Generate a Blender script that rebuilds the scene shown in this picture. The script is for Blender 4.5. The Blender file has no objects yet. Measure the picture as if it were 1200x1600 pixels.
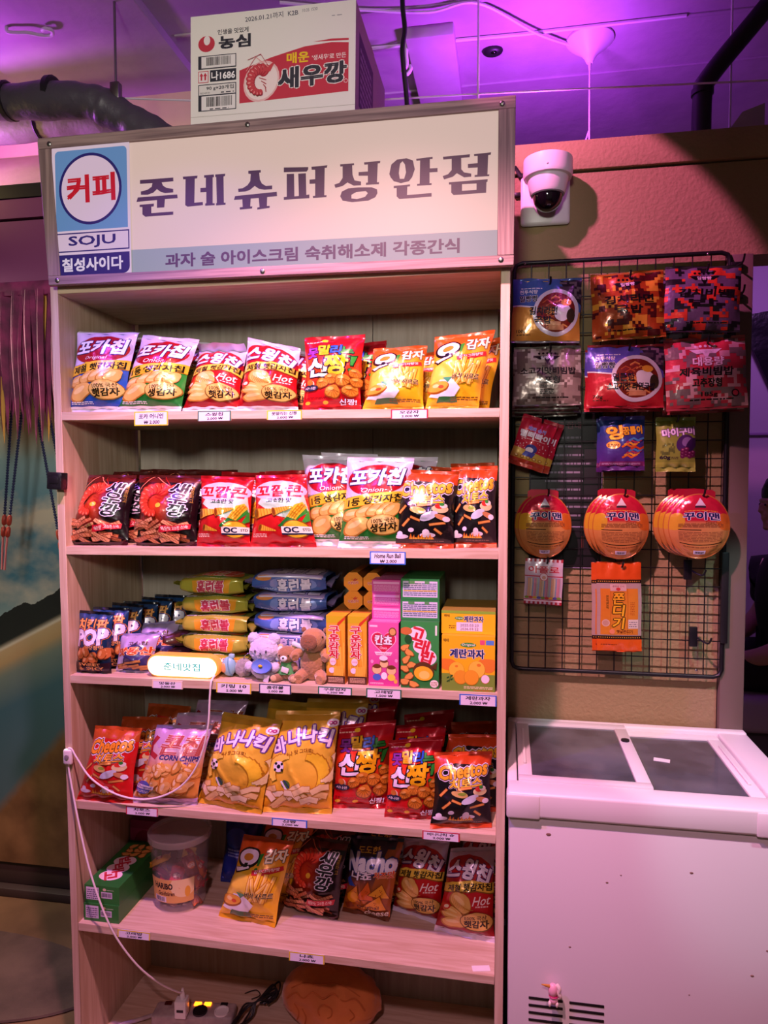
import bpy, bmesh, math, random
import numpy as np
from mathutils import Vector, Matrix, noise
from mathutils.geometry import tessellate_polygon

scene = bpy.context.scene
COL = scene.collection
rad = math.radians

# ---------------------------------------------------------------- camera
cam = bpy.data.objects.new('camera', bpy.data.cameras.new('camera'))
COL.objects.link(cam)
cam.data.sensor_fit = 'HORIZONTAL'
cam.data.sensor_width = 36.0
cam.data.lens = 36.0 * 1100.0 / 1200.0
cam.data.clip_start = 0.02
_y, _p, _r = 0.1744, -0.0466, -0.0015
_f = Vector((-math.sin(_y) * math.cos(_p), math.cos(_y) * math.cos(_p), math.sin(_p)))
_rt = Vector((math.cos(_y), math.sin(_y), 0)); _up = _rt.cross(_f)
_rt, _up = math.cos(_r) * _rt + math.sin(_r) * _up, -math.sin(_r) * _rt + math.cos(_r) * _up
cam.matrix_world = Matrix(((_rt.x, _up.x, -_f.x, 1.2022), (_rt.y, _up.y, -_f.y, -1.7273), (_rt.z, _up.z, -_f.z, 1.6744), (0, 0, 0, 1)))
scene.camera = cam

# ---------------------------------------------------------------- view, world, room lights
scene.view_settings.view_transform = 'Standard'
scene.view_settings.look = 'None'
scene.view_settings.gamma = 1.0
scene.view_settings.use_curve_mapping = False
scene.view_settings.exposure = 0.0
world = bpy.data.worlds.new('room_ambience'); scene.world = world
world.use_nodes = True
world.node_tree.nodes['Background'].inputs[0].default_value = (0.30, 0.26, 0.19, 1)
world.node_tree.nodes['Background'].inputs[1].default_value = 0.20


def aim(o, target):
    o.rotation_euler = (Vector(target) - o.location).to_track_quat('-Z', 'Y').to_euler()


def spot(name, loc, target, color, power, angle=60, blend=0.5, radius=0.04):
    l = bpy.data.lights.new(name, 'SPOT'); l.energy = power; l.color = color
    l.spot_size = rad(angle); l.spot_blend = blend; l.shadow_soft_size = radius
    o = bpy.data.objects.new(name, l); COL.objects.link(o); o.location = loc; aim(o, target)
    return o


def area(name, loc, target, color, power, size):
    l = bpy.data.lights.new(name, 'AREA'); l.energy = power; l.color = color; l.shape = 'DISK'; l.size = size
    o = bpy.data.objects.new(name, l); COL.objects.link(o); o.location = loc; aim(o, target)
    return o


spot('pink_stage_light', (0.85, -0.95, 3.05), (0.95, -0.20, 0.5), (1.0, 0.40, 0.54), 290, 84, 0.5, 0.04)
spot('pink_front_light', (1.00, -2.50, 3.05), (1.15, -0.1, 0.25), (1.0, 0.52, 0.66), 120, 46, 0.7, 0.06)
spot('violet_stage_light', (-0.05, -1.00, 3.05), (0.80, 0.0, 0.9), (0.42, 0.14, 1.0), 105, 66, 0.5, 0.03)
spot('violet_ceiling_wash', (1.30, 0.56, 2.70), (1.15, 0.95, 3.15), (0.50, 0.06, 0.95), 44, 172, 0.9, 0.05)
spot('magenta_wall_spot', (0.86, -0.28, 3.06), (1.36, 0.42, 2.40), (1.0, 0.20, 0.62), 105, 37, 0.10, 0.02)
spot('violet_sign_light', (1.75, -0.75, 3.0), (1.0, 0.1, 2.35), (0.75, 0.16, 0.80), 12, 60, 0.8, 0.04)
spot('magenta_ceiling_wash', (-0.95, 0.50, 2.74), (-0.45, 0.30, 3.15), (0.50, 0.07, 0.80), 44, 172, 0.8, 0.05)
spot('white_room_light', (0.95, -3.0, 2.45), (0.42, 0.0, 2.20), (1.0, 0.93, 0.84), 205, 46, 0.85, 0.2)
spot('white_track_spot', (2.35, -0.9, 2.95), (1.80, 0.25, 0.95), (0.60, 0.95, 1.0), 75, 24, 0.25, 0.02)
spot('warm_hut_fill', (-0.80, 0.28, 2.68), (-0.45, 0.62, 2.80), (1.0, 0.72, 0.30), 7, 120, 0.8, 0.03)  # added fill without a fixture, turns the sloped hut wall yellow
spot('hut_lamp', (-1.05, 0.20, 2.28), (-0.62, 0.75, 1.15), (1.0, 0.88, 0.66), 95, 155, 0.8, 0.06)
area('purple_back_room_light', (2.6, 1.6, 3.0), (2.5, 2.2, 1.2), (0.62, 0.22, 0.9), 11, 0.4)


# ---------------------------------------------------------------- materials
def lin(h):
    if not isinstance(h, str): return tuple(h)
    h = h.lstrip('#'); out = []
    for i in (0, 2, 4):
        c = int(h[i:i + 2], 16) / 255.0
        out.append(c / 12.92 if c <= 0.04045 else ((c + 0.055) / 1.055) ** 2.4)
    return tuple(out)


def mat(name, col='#808080', rough=0.5, metal=0.0, emit=None, es=0.0, trans=0.0, ior=1.45, bump=None, coat=0.0, sheen=0.0, alpha=1.0, vary=None, spec=None):
    m = bpy.data.materials.new(name); m.use_nodes = True
    nt = m.node_tree; b = nt.nodes['Principled BSDF']
    b.inputs['Base Color'].default_value = (*lin(col), 1)
    b.inputs['Roughness'].default_value = rough
    b.inputs['Metallic'].default_value = metal
    b.inputs['Transmission Weight'].default_value = trans
    b.inputs['IOR'].default_value = ior
    b.inputs['Coat Weight'].default_value = coat
    b.inputs['Sheen Weight'].default_value = sheen
    b.inputs['Alpha'].default_value = alpha
    if spec is not None: b.inputs['Specular IOR Level'].default_value = spec
    if emit:
        b.inputs['Emission Color'].default_value = (*lin(emit), 1); b.inputs['Emission Strength'].default_value = es
    if bump or vary:
        tc = nt.nodes.new('ShaderNodeTexCoord')
    if bump:
        n = nt.nodes.new('ShaderNodeTexNoise'); n.inputs['Scale'].default_value = bump[0]; n.inputs['Detail'].default_value = 5
        bp = nt.nodes.new('ShaderNodeBump'); bp.inputs['Strength'].default_value = bump[1]; bp.inputs['Distance'].default_value = bump[2] if len(bump) > 2 else 0.004
        nt.links.new(tc.outputs['Object'], n.inputs['Vector']); nt.links.new(n.outputs['Fac'], bp.inputs['Height']); nt.links.new(bp.outputs['Normal'], b.inputs['Normal'])
    if vary:
        n = nt.nodes.new('ShaderNodeTexNoise'); n.inputs['Scale'].default_value = vary[0]; n.inputs['Detail'].default_value = 6
        r = nt.nodes.new('ShaderNodeValToRGB'); r.color_ramp.elements[0].position = 0.35; r.color_ramp.elements[1].position = 0.68
        r.color_ramp.elements[0].color = (*lin(vary[1]), 1); r.color_ramp.elements[1].color = (*lin(col), 1)
        nt.links.new(tc.outputs['Object'], n.inputs['Vector']); nt.links.new(n.outputs['Fac'], r.inputs[0]); nt.links.new(r.outputs[0], b.inputs['Base Color'])
    return m


def wood(name, c1, c2, stretch=(1.2, 30, 30), rough=0.55):
    m = mat(name, c1, rough); nt = m.node_tree; b = nt.nodes['Principled BSDF']
    tc = nt.nodes.new('ShaderNodeTexCoord'); mp = nt.nodes.new('ShaderNodeMapping'); mp.inputs['Scale'].default_value = stretch
    n = nt.nodes.new('ShaderNodeTexNoise'); n.inputs['Scale'].default_value = 3.0; n.inputs['Detail'].default_value = 8; n.inputs['Distortion'].default_value = 0.6
    r = nt.nodes.new('ShaderNodeValToRGB'); r.color_ramp.elements[0].position = 0.32; r.color_ramp.elements[1].position = 0.7
    r.color_ramp.elements[0].color = (*lin(c2), 1); r.color_ramp.elements[1].color = (*lin(c1), 1)
    bp = nt.nodes.new('ShaderNodeBump'); bp.inputs['Strength'].default_value = 0.06; bp.inputs['Distance'].default_value = 0.002
    L = nt.links.new
    L(tc.outputs['Object'], mp.inputs['Vector']); L(mp.outputs['Vector'], n.inputs['Vector']); L(n.outputs['Fac'], r.inputs[0]); L(r.outputs[0], b.inputs['Base Color'])
    L(n.outputs['Fac'], bp.inputs['Height']); L(bp.outputs['Normal'], b.inputs['Normal'])
    return m


def print_mat(name, rough=0.3, metal=0.0, coat=0.0, emis=0.0, crinkle=0.0, alpha=1.0):
    """printed surface: the ink colours are stored on the mesh as the attribute 'ink'"""
    m = mat(name, '#808080', rough, metal, coat=coat, alpha=alpha); nt = m.node_tree; b = nt.nodes['Principled BSDF']
    a = nt.nodes.new('ShaderNodeAttribute'); a.attribute_name = 'ink'
    nt.links.new(a.outputs['Color'], b.inputs['Base Color'])
    if emis and emis < 1.5 and 'backlit' in name:
        mu = nt.nodes.new('ShaderNodeMix'); mu.data_type = 'RGBA'; mu.inputs[0].default_value = 0.12; mu.inputs[6].default_value = (0, 0, 0, 1); nt.links.new(a.outputs['Color'], mu.inputs[7]); nt.links.new(mu.outputs[2], b.inputs['Base Color'])
    if emis:
        nt.links.new(a.outputs['Color'], b.inputs['Emission Color']); b.inputs['Emission Strength'].default_value = emis
    if crinkle:
        tc = nt.nodes.new('ShaderNodeTexCoord'); n = nt.nodes.new('ShaderNodeTexNoise'); n.inputs['Scale'].default_value = 34; n.inputs['Detail'].default_value = 2
        bp = nt.nodes.new('ShaderNodeBump'); bp.inputs['Strength'].default_value = crinkle; bp.inputs['Distance'].default_value = 0.004
        nt.links.new(tc.outputs['Object'], n.inputs['Vector']); nt.links.new(n.outputs['Fac'], bp.inputs['Height']); nt.links.new(bp.outputs['Normal'], b.inputs['Normal'])
    return m


M = dict(
    film=print_mat('printed_film', 0.30, 0.12, coat=0.5, crinkle=0.55),
    foil=print_mat('printed_foil', 0.27, 0.22, coat=0.4, crinkle=0.6),
    card=print_mat('printed_card', 0.42, 0.0, coat=0.15),
    paper=print_mat('printed_paper', 0.7),
    board=print_mat('printed_corrugated_board', 0.75),
    litface=print_mat('backlit_sign_face', 0.5, emis=0.56),
    neon=print_mat('glowing_lamp_face', 0.4, emis=6.0),
    ply=wood('pale_plywood', '#d3bfa6', '#bba084', (2, 26, 26)),
    plyv=wood('pale_plywood_upright', '#d3bfa6', '#bba084', (26, 26, 1.4)),
    plyback=wood('plywood_back', '#a89f92', '#948a7c', (20, 20, 1.2)),
    barn=wood('weathered_plank', '#a58a86', '#6d5658', (1.2, 40, 40)),
    barnv=wood('weathered_plank_upright', '#a58a86', '#6d5658', (40, 40, 1.2)),
    beige=mat('beige_plaster', '#98845e', 0.85, bump=(90, 0.5, 0.006)),
    concrete=mat('painted_concrete', '#b8a8b4', 0.85, bump=(14, 0.35, 0.01), vary=(3, '#a294a2')),
    black=mat('black_enamel', '#141216', 0.4),
    blackplastic=mat('black_plastic', '#1a181b', 0.45),
    white=mat('white_plastic', '#e6e3e2', 0.35),
    enamel=mat('freezer_white_enamel', '#dcd8d8', 0.3, coat=0.2),
    grey=mat('grey_plastic', '#8a8789', 0.45),
    steel=mat('screw_steel', '#8d8a86', 0.35, 1.0),
    chrome=mat('chrome', '#c9c9c9', 0.18, 1.0),
)


# ---------------------------------------------------------------- mesh helpers
def link(name, me, material=None, parent=None):
    o = bpy.data.objects.new(name, me); COL.objects.link(o)
    if material is not None:
        for m in (material if isinstance(material, (list, tuple)) else [material]): me.materials.append(m)
    if parent is not None: o.parent = parent
    return o


def obj(name, bm, material, parent=None, loc=None, angle=38):
    me = bpy.data.meshes.new(name); bmesh.ops.recalc_face_normals(bm, faces=bm.faces)
    bm.to_mesh(me); bm.free()
    me.polygons.foreach_set('use_smooth', [True] * len(me.polygons)); me.set_sharp_from_angle(angle=rad(angle))
    o = link(name, me, material, parent)
    if loc is not None: o.location = loc
    return o


def tag(o, label, cat, group=None):
    o['label'] = label; o['category'] = cat
    if group: o['group'] = group
    return o


def thing(name, label, cat, loc=(0, 0, 0), group=None, rotz=0):
    o = bpy.data.objects.new(name, None); COL.objects.link(o); o.location = loc; o.rotation_euler = (0, 0, rotz)
    o.empty_display_size = 0.05
    return tag(o, label, cat, group)


def struct(name, bm, m, angle=38):
    o = obj(name, bm, m, angle=angle); o['kind'] = 'structure'; return o


def dup(root, loc, rotz=0.0, label=None, group=None):
    r = root.copy(); COL.objects.link(r); r.location = loc; r.rotation_euler = (root.rotation_euler[0], root.rotation_euler[1], root.rotation_euler[2] + rotz)
    if label: r['label'] = label
    if group: r['group'] = group
    for ch in list(root.children):
        c = ch.copy(); COL.objects.link(c); c.parent = r
        for g in list(ch.children):
            d = g.copy(); COL.objects.link(d); d.parent = c
    return r


def B(): return bmesh.new()


def box(bm, x0, x1, y0, y1, z0, z1, bev=0.0, seg=2, rot=None):
    m = Matrix.Translation(((x0 + x1) / 2, (y0 + y1) / 2, (z0 + z1) / 2))
    if rot is not None: m = m @ rot
    m = m @ Matrix.Diagonal((x1 - x0, y1 - y0, z1 - z0, 1))
    r = bmesh.ops.create_cube(bm, size=1.0, matrix=m)
    if bev > 0:
        ed = list({e for v in r['verts'] for e in v.link_edges})
        bmesh.ops.bevel(bm, geom=ed, offset=bev, segments=seg, affect='EDGES', profile=0.5)
    return bm


def prism(bm, pts, y0, y1):
    """outline in x,z pushed through y0..y1"""
    a = [bm.verts.new((x, y0, z)) for x, z in pts]; b = [bm.verts.new((x, y1, z)) for x, z in pts]
    bm.faces.new(a); bm.faces.new(b[::-1])
    for i in range(len(pts)):
        j = (i + 1) % len(pts); bm.faces.new((a[i], b[i], b[j], a[j]))
    return bm


def hexa(bm, c):
    """eight corners: front quad (4), back quad (4), same order"""
    v = [bm.verts.new(p) for p in c]
    for f in ((0, 1, 2, 3), (7, 6, 5, 4), (0, 4, 5, 1), (1, 5, 6, 2), (2, 6, 7, 3), (3, 7, 4, 0)): bm.faces.new([v[i] for i in f])
    return bm


def tube(bm, pts, r, n=8, caps=True):
    pts = [Vector(p) for p in pts]; rings = []
    t0 = (pts[1] - pts[0]).normalized(); ref = Vector((0, 0, 1)) if abs(t0.z) < 0.9 else Vector((1, 0, 0))
    for i, p in enumerate(pts):
        t = (pts[min(i + 1, len(pts) - 1)] - pts[max(i - 1, 0)]).normalized()
        a = (ref - t * ref.dot(t)).normalized(); b = t.cross(a); ref = a
        rr = r[i] if isinstance(r, (list, tuple)) else r
        rings.append([bm.verts.new(p + rr * (math.cos(2 * math.pi * k / n) * a + math.sin(2 * math.pi * k / n) * b)) for k in range(n)])
    for i in range(len(rings) - 1):
        for k in range(n): bm.faces.new((rings[i][k], rings[i][(k + 1) % n], rings[i + 1][(k + 1) % n], rings[i + 1][k]))
    if caps: bm.faces.new(rings[0][::-1]); bm.faces.new(rings[-1])
    return bm


def bez(p, n=12):
    """smooth path through the given points"""
    p = [Vector(q) for q in p]; out = []
    for i in range(len(p) - 1):
        a, b, c, d = p[max(i - 1, 0)], p[i], p[i + 1], p[min(i + 2, len(p) - 1)]
        for k in range(n):
            t = k / n
            out.append(0.5 * ((2 * b) + (c - a) * t + (2 * a - 5 * b + 4 * c - d) * t * t + (3 * b - a - 3 * c + d) * t ** 3))
    out.append(p[-1]); return out


def lathe(bm, prof, c=(0, 0, 0), n=24, rot=None, sx=1, sy=1):
    rings = []; c = Vector(c)
    for r, z in prof:
        ring = []
        for k in range(n):
            q = Vector((r * sx * math.cos(2 * math.pi * k / n), r * sy * math.sin(2 * math.pi * k / n), z))
            if rot is not None: q = rot @ q
            ring.append(bm.verts.new(c + q))
        rings.append(ring)
    for i in range(len(rings) - 1):
        for k in range(n): bm.faces.new((rings[i][k], rings[i][(k + 1) % n], rings[i + 1][(k + 1) % n], rings[i + 1][k]))
    bm.faces.new(rings[0][::-1]); bm.faces.new(rings[-1])
    return bm


def ell(bm, c, r, seg=20, rot=None, fuzz=0.0, seed=0, pw=1.0):
    m = Matrix.Translation(c)
    if rot is not None: m = m @ rot
    r_ = bmesh.ops.create_uvsphere(bm, u_segments=seg, v_segments=max(6, seg * 2 // 3), radius=1.0)
    for v in r_['verts']:
        k = 1.0 + (fuzz * noise.noise(v.co * 4.5 + Vector((seed, seed, seed))) + fuzz * 0.7 * noise.noise(v.co * 11 + Vector((seed, 0, 0))) if fuzz else 0)
        q = v.co
        if pw != 1.0: q = Vector([math.copysign(abs(t) ** pw, t) for t in q])
        v.co = m @ Vector((q.x * r[0] * k, q.y * r[1] * k, q.z * r[2] * k))
    return bm


def rx(a): return Matrix.Rotation(rad(a), 4, 'X')
def ry(a): return Matrix.Rotation(rad(a), 4, 'Y')
def rz(a): return Matrix.Rotation(rad(a), 4, 'Z')


# ---------------------------------------------------------------- printed artwork
_G = {}


def glyphs(s):
    """the outlines of a text as triangles, from the built-in font"""
    k = s
    if k in _G: return _G[k]
    c = bpy.data.curves.new('t', 'FONT'); c.body = s; c.resolution_u = 2; c.space_line = 0.95
    o = bpy.data.objects.new('t', c); COL.objects.link(o)
    dg = bpy.context.evaluated_depsgraph_get(); me = bpy.data.meshes.new_from_object(o.evaluated_get(dg))
    me.calc_loop_triangles(); v = [(p.co.x, p.co.y) for p in me.vertices]
    tr = [[v[i] for i in t.vertices] for t in me.loop_triangles]
    bpy.data.objects.remove(o); bpy.data.curves.remove(c); bpy.data.meshes.remove(me)
    _G[k] = tr; return tr


def cut(p, ax, c):
    lo, hi = [], []; n = len(p)
    for i in range(n):
        a, b = p[i], p[(i + 1) % n]; da, db = a[ax] - c, b[ax] - c
        if da <= 0: lo.append(a)
        if da >= 0: hi.append(a)
        if da * db < 0:
            t = da / (da - db); q = (a[0] + (b[0] - a[0]) * t, a[1] + (b[1] - a[1]) * t); lo.append(q); hi.append(q)
    return lo, hi


def cutd(p, c):
    lo, hi = [], []; n = len(p)
    for i in range(n):
        a, b = p[i], p[(i + 1) % n]; da, db = a[0] + a[1] - c, b[0] + b[1] - c
        if da <= 0: lo.append(a)
        if da >= 0: hi.append(a)
        if da * db < 0:
            t = da / (da - db); q = (a[0] + (b[0] - a[0]) * t, a[1] + (b[1] - a[1]) * t); lo.append(q); hi.append(q)
    return lo, hi


class Art:
    """flat artwork on [0,1] x [0,A]; laid over any surface by Print.add"""
    def __init__(s, base, A=1.35, nu=20, nv=28, grad=None):
        s.base = lin(base); s.A = A; s.nu = nu; s.nv = nv; s.grad = grad; s.ops = []; s.boxes = []; s.done = None

    def _add(s, polys, col, groups=None):
        """groups: sheets that overlap each other, each lifted a hair above the last"""
        if groups: polys = [p for g in groups for p in g]
        if not polys: return
        xs = [q[0] for p in polys for q in p]; ys = [q[1] for p in polys for q in p]
        bb = (min(xs), min(ys), max(xs), max(ys))
        l = 1 + max([k for (o, k) in s.boxes if o[0] < bb[2] and o[2] > bb[0] and o[1] < bb[3] and o[3] > bb[1]], default=0)
        s.boxes.append((bb, l)); gs = groups or [polys]
        for k, g in enumerate(gs): s.ops.append((l + .9 * k / len(gs), g, lin(col)))

    def R(s, x0, y0, x1, y1, c): s._add([[(x0, y0), (x1, y0), (x1, y1), (x0, y1)]], c)

    def P(s, pts, c, holes=()):
        loops = [[Vector((x, y, 0)) for x, y in pts]] + [[Vector((x, y, 0)) for x, y in h] for h in holes]
        flat = [(v.x, v.y) for lp in loops for v in lp]; out = []
        for t in tessellate_polygon(loops):
            p = [flat[i] for i in t]
            if (p[1][0] - p[0][0]) * (p[2][1] - p[0][1]) - (p[1][1] - p[0][1]) * (p[2][0] - p[0][0]) < 0: p.reverse()
            out.append(p)
        s._add(out, c)

    def E(s, cx, cy, rx_, ry_, c, rot=0, n=22, a0=0, a1=360, wob=0, seed=1):
        ca, sa = math.cos(rad(rot)), math.sin(rad(rot)); pts = []; full = a1 - a0 >= 360
        for i in range(n if full else n + 1):
            a = rad(a0 + (a1 - a0) * i / n); k = 1 + wob * math.sin(3 * a + seed) + wob * 0.6 * math.sin(5 * a + 2 * seed)
            x, y = rx_ * k * math.cos(a), ry_ * k * math.sin(a); pts.append((cx + x * ca - y * sa, cy + x * sa + y * ca))
        s._add([pts] if not wob else [[(cx, cy), pts[i], pts[(i + 1) % len(pts)]] for i in range(len(pts))], c)

    def S(s, pts, w, c):
        out = []
        for a, b in zip(pts[:-1], pts[1:]):
            dx, dy = b[0] - a[0], b[1] - a[1]; L = math.hypot(dx, dy) or 1; nx, ny = -dy / L * w / 2, dx / L * w / 2; ex, ey = dx / L * w * .3, dy / L * w * .3
            out.append([(a[0] - nx - ex, a[1] - ny - ey), (b[0] - nx + ex, b[1] - ny + ey), (b[0] + nx + ex, b[1] + ny + ey), (a[0] + nx - ex, a[1] + ny - ey)])
        s._add(None, c, [out[0::2], out[1::2]] if len(out) > 1 else [out])

    def T(s, txt, cx, cy, w, h, c, b=0.02, sl=0.0, rot=0, o=None, o2=None, arc=0.0):
        base = glyphs(txt)
        if not base: return
        xs = [q[0] for t in base for q in t]; ys = [q[1] for t in base for q in t]
        mx, my = (min(xs) + max(xs)) / 2, (min(ys) + max(ys)) / 2; kx, ky = w / (max(xs) - min(xs)), h / max(1e-6, max(ys) - min(ys))
        ca, sa = math.cos(rad(rot)), math.sin(rad(rot))

        def tf(q, dx=0.0, dy=0.0):
            x, y = (q[0] + dx - mx) * kx, (q[1] + dy - my) * ky; x += sl * y; y -= arc * (x * x) / max(w, 1e-6) * 4
            return (cx + x * ca - y * sa, cy + x * sa + y * ca)
        for oo in (o2, o):
            if oo: s._add(None, oo[0], [[[tf(q, (b * .8 + oo[1]) * math.cos(k * math.pi / 4), (b * .8 + oo[1]) * math.sin(k * math.pi / 4)) for q in t] for t in base] for k in range(8)])
        d = b * .75; sh = ((0, 0),) if b < .012 else ((-d, -d), (d, -d), (d, d), (-d, d))
        s._add(None, c, [[[tf(q, *e) for q in t] for t in base] for e in sh])

    def lines(s, x0, y0, x1, y1, n, c, k=.55, seed=3):
        """rows of small print too fine to read"""
        r = random.Random(seed); d = (y1 - y0) / n; out = []
        for i in range(n):
            x = x0; yy = y0 + i * d
            while x < x1:
                w = r.uniform(.03, .12) * (x1 - x0 + .3); e = min(x1, x + w); out.append([(x, yy), (e, yy), (e, yy + d * k), (x, yy + d * k)]); x = e + .012
        s._add(out, c)

    def bars(s, x0, y0, x1, y1, c='#1c1a20', seed=5):
        r = random.Random(seed); x = x0; out = []
        while x < x1:
            w = r.choice((.4, .7, 1.1)) * (x1 - x0) / 30; out.append([(x, y0), (min(x + w, x1), y0), (min(x + w, x1), y1), (x, y1)]); x += w + r.choice((.4, .8)) * (x1 - x0) / 30
        s._add(out, c)

    def camo(s, x0, y0, x1, y1, cols, n=16, seed=1, dens=.5):
        d = (x1 - x0) / n; rows = int((y1 - y0) / d)
        for ci, c in enumerate(cols):
            out = []
            for j in range(rows):
                for i in range(n):
                    f = noise.noise(Vector((i * .23 + seed * 7 + ci * 31, j * .33 + ci * 17, seed))) + .35 * noise.noise(Vector((i * 1.1, j * 1.3, seed + ci * 5)))
                    if f > .30 - .3 * dens: out.append([(x0 + i * d, y0 + j * d), (x0 + (i + 1) * d, y0 + j * d), (x0 + (i + 1) * d, y0 + (j + 1) * d), (x0 + i * d, y0 + (j + 1) * d)])
            s._add(out, c)

    def build(s):
        if s.done: return s.done
        nu, nv, A = s.nu, s.nv, s.A; UV, LY, CO, FA = [], [], [], []
        for (l, polys, col) in s.ops:
            key = {}
            for p in polys:
                q = [(x * nu, y / A * nv) for x, y in p]
                pcs = [q]
                for ax, mxn in ((0, nu), (1, nv)):
                    nxt = []
                    for r in pcs:
                        if len(r) < 3: continue
                        a, b = min(t[ax] for t in r), max(t[ax] for t in r)
                        if b <= 0 or a >= mxn: continue
                        if a < 0: r = cut(r, ax, 0)[1]; a = 0
                        if b > mxn: r = cut(r, ax, mxn)[0]; b = mxn
                        for k in range(int(math.floor(a + 1e-7)) + 1, int(math.ceil(b - 1e-7))):
                            lo, r = cut(r, ax, k)
                            if len(lo) > 2: nxt.append(lo)
                            if len(r) < 3: break
                        if len(r) > 2: nxt.append(r)
                    pcs = nxt
                for r in pcs:
                    mx_ = sum(t[0] for t in r) / len(r); my_ = sum(t[1] for t in r) / len(r); c = math.floor(mx_) + math.floor(my_) + 1
                    v = [t[0] + t[1] - c for t in r]
                    for f in (cutd(r, c) if min(v) < -1e-6 and max(v) > 1e-6 else (r,)):
                        ids = []
                        for t in f:
                            kk = (round(t[0], 4), round(t[1], 4))
                            i = key.get(kk)
                            if i is None: i = key[kk] = len(UV); UV.append(kk); LY.append(l); CO.append(col)
                            if not ids or ids[-1] != i: ids.append(i)
                        if len(ids) > 2 and ids[0] == ids[-1]: ids.pop()
                        if len(set(ids)) > 2: FA.append(ids)
        s.done = (np.array(UV, float).reshape(-1, 2), np.array(LY, float), np.array(CO, float).reshape(-1, 3), FA); return s.done


class Print:
    """collects gridded surfaces with artwork into ONE mesh carrying ink colours"""
    def __init__(s): s.V, s.N, s.C, s.F, s.n = [], [], [], [], 0

    def _push(s, v, n, c, f):
        s.V.append(v); s.N.append(n); s.C.append(c); s.F += [[i + s.n for i in q] for q in f]; s.n += len(v)

    def grid(s, P, col, flip=False):
        nv, nu = P.shape[0] - 1, P.shape[1] - 1
        du = np.gradient(P, axis=1); dv = np.gradient(P, axis=0); N = np.cross(du, dv); N /= np.linalg.norm(N, axis=2, keepdims=True) + 1e-12
        if flip: N = -N
        ix = lambda i, j: j * (nu + 1) + i; f = []
        for j in range(nv):
            for i in range(nu):
                a, b, c, d = ix(i, j), ix(i + 1, j), ix(i, j + 1), ix(i + 1, j + 1)
                f += [[a, b, c], [d, c, b]] if not flip else [[a, c, b], [d, b, c]]
        C = np.broadcast_to(np.array(lin(col) if isinstance(col, str) else col, float), P.shape).reshape(-1, 3) if not isinstance(col, np.ndarray) else col.reshape(-1, 3)
        s._push(P.reshape(-1, 3), N.reshape(-1, 3), C, f); return N

    def art(s, P, art, eps=0.00018):
        """P: grid of art.nv+1 rows by art.nu+1 columns, u to the right, v up"""
        if art.grad is not None:
            vv = np.linspace(0, art.A, art.nv + 1); uu = np.linspace(0, 1, art.nu + 1)
            col = np.array([[lin(art.grad(u, v)) for u in uu] for v in vv])
        else: col = np.broadcast_to(np.array(art.base), P.shape).copy()
        N = s.grid(P, col)
        uv, ly, co, fa = art.build()
        if not len(uv): return
        i = np.clip(np.floor(uv[:, 0]).astype(int), 0, art.nu - 1); j = np.clip(np.floor(uv[:, 1]).astype(int), 0, art.nv - 1)
        fx = (uv[:, 0] - i)[:, None]; fy = (uv[:, 1] - j)[:, None]; low = (fx + fy) <= 1

        def ev(Q):
            a, b, c, d = Q[j, i], Q[j, i + 1], Q[j + 1, i], Q[j + 1, i + 1]
            return np.where(low, a + fx * (b - a) + fy * (c - a), d + (1 - fx) * (c - d) + (1 - fy) * (b - d))
        n = ev(N); n /= np.linalg.norm(n, axis=1, keepdims=True) + 1e-12
        s._push(ev(P) + n * (ly[:, None] * eps + eps), n, co, fa)

    def build(s, name, material, parent=None, loc=None):
        me = bpy.data.meshes.new(name); V = np.concatenate(s.V); N = np.concatenate(s.N); C = np.concatenate(s.C)
        me.from_pydata(V.tolist(), [], s.F)
        at = me.attributes.new('ink', 'FLOAT_COLOR', 'POINT'); at.data.foreach_set('color', np.concatenate([C, np.ones((len(C), 1))], 1).astype(np.float32).ravel())
        me.polygons.foreach_set('use_smooth', [True] * len(me.polygons))
        me.normals_split_custom_set_from_vertices(N.tolist())
        o = link(name, me, material, parent)
        if loc is not None: o.location = loc
        return o


def quad(a, b, c, d, nu=1, nv=1):
    """grid between corners: a lower left, b lower right, c upper right, d upper left"""
    a, b, c, d = [np.array(q, float) for q in (a, b, c, d)]
    u = np.linspace(0, 1, nu + 1)[None, :, None]; v = np.linspace(0, 1, nv + 1)[:, None, None]
    return (1 - u) * (1 - v) * a + u * (1 - v) * b + u * v * c + (1 - u) * v * d


def pbox(p, x0, x1, y0, y1, z0, z1, base, **arts):
    """a carton with artwork on its faces; keys front top right left"""
    fs = dict(front=((x0, y0, z0), (x1, y0, z0), (x1, y0, z1), (x0, y0, z1)), right=((x1, y0, z0), (x1, y1, z0), (x1, y1, z1), (x1, y0, z1)),
              left=((x0, y1, z0), (x0, y0, z0), (x0, y0, z1), (x0, y1, z1)), top=((x0, y0, z1), (x1, y0, z1), (x1, y1, z1), (x0, y1, z1)),
              back=((x1, y1, z0), (x0, y1, z0), (x0, y1, z1), (x1, y1, z1)), bottom=((x0, y1, z0), (x1, y1, z0), (x1, y0, z0), (x0, y0, z0)))
    for k, q in fs.items():
        a = arts.get(k)
        if isinstance(a, Art): p.art(quad(*q, a.nu, a.nv), a, 0.00012)
        else: p.grid(quad(*q), a or base)
    return p


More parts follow.
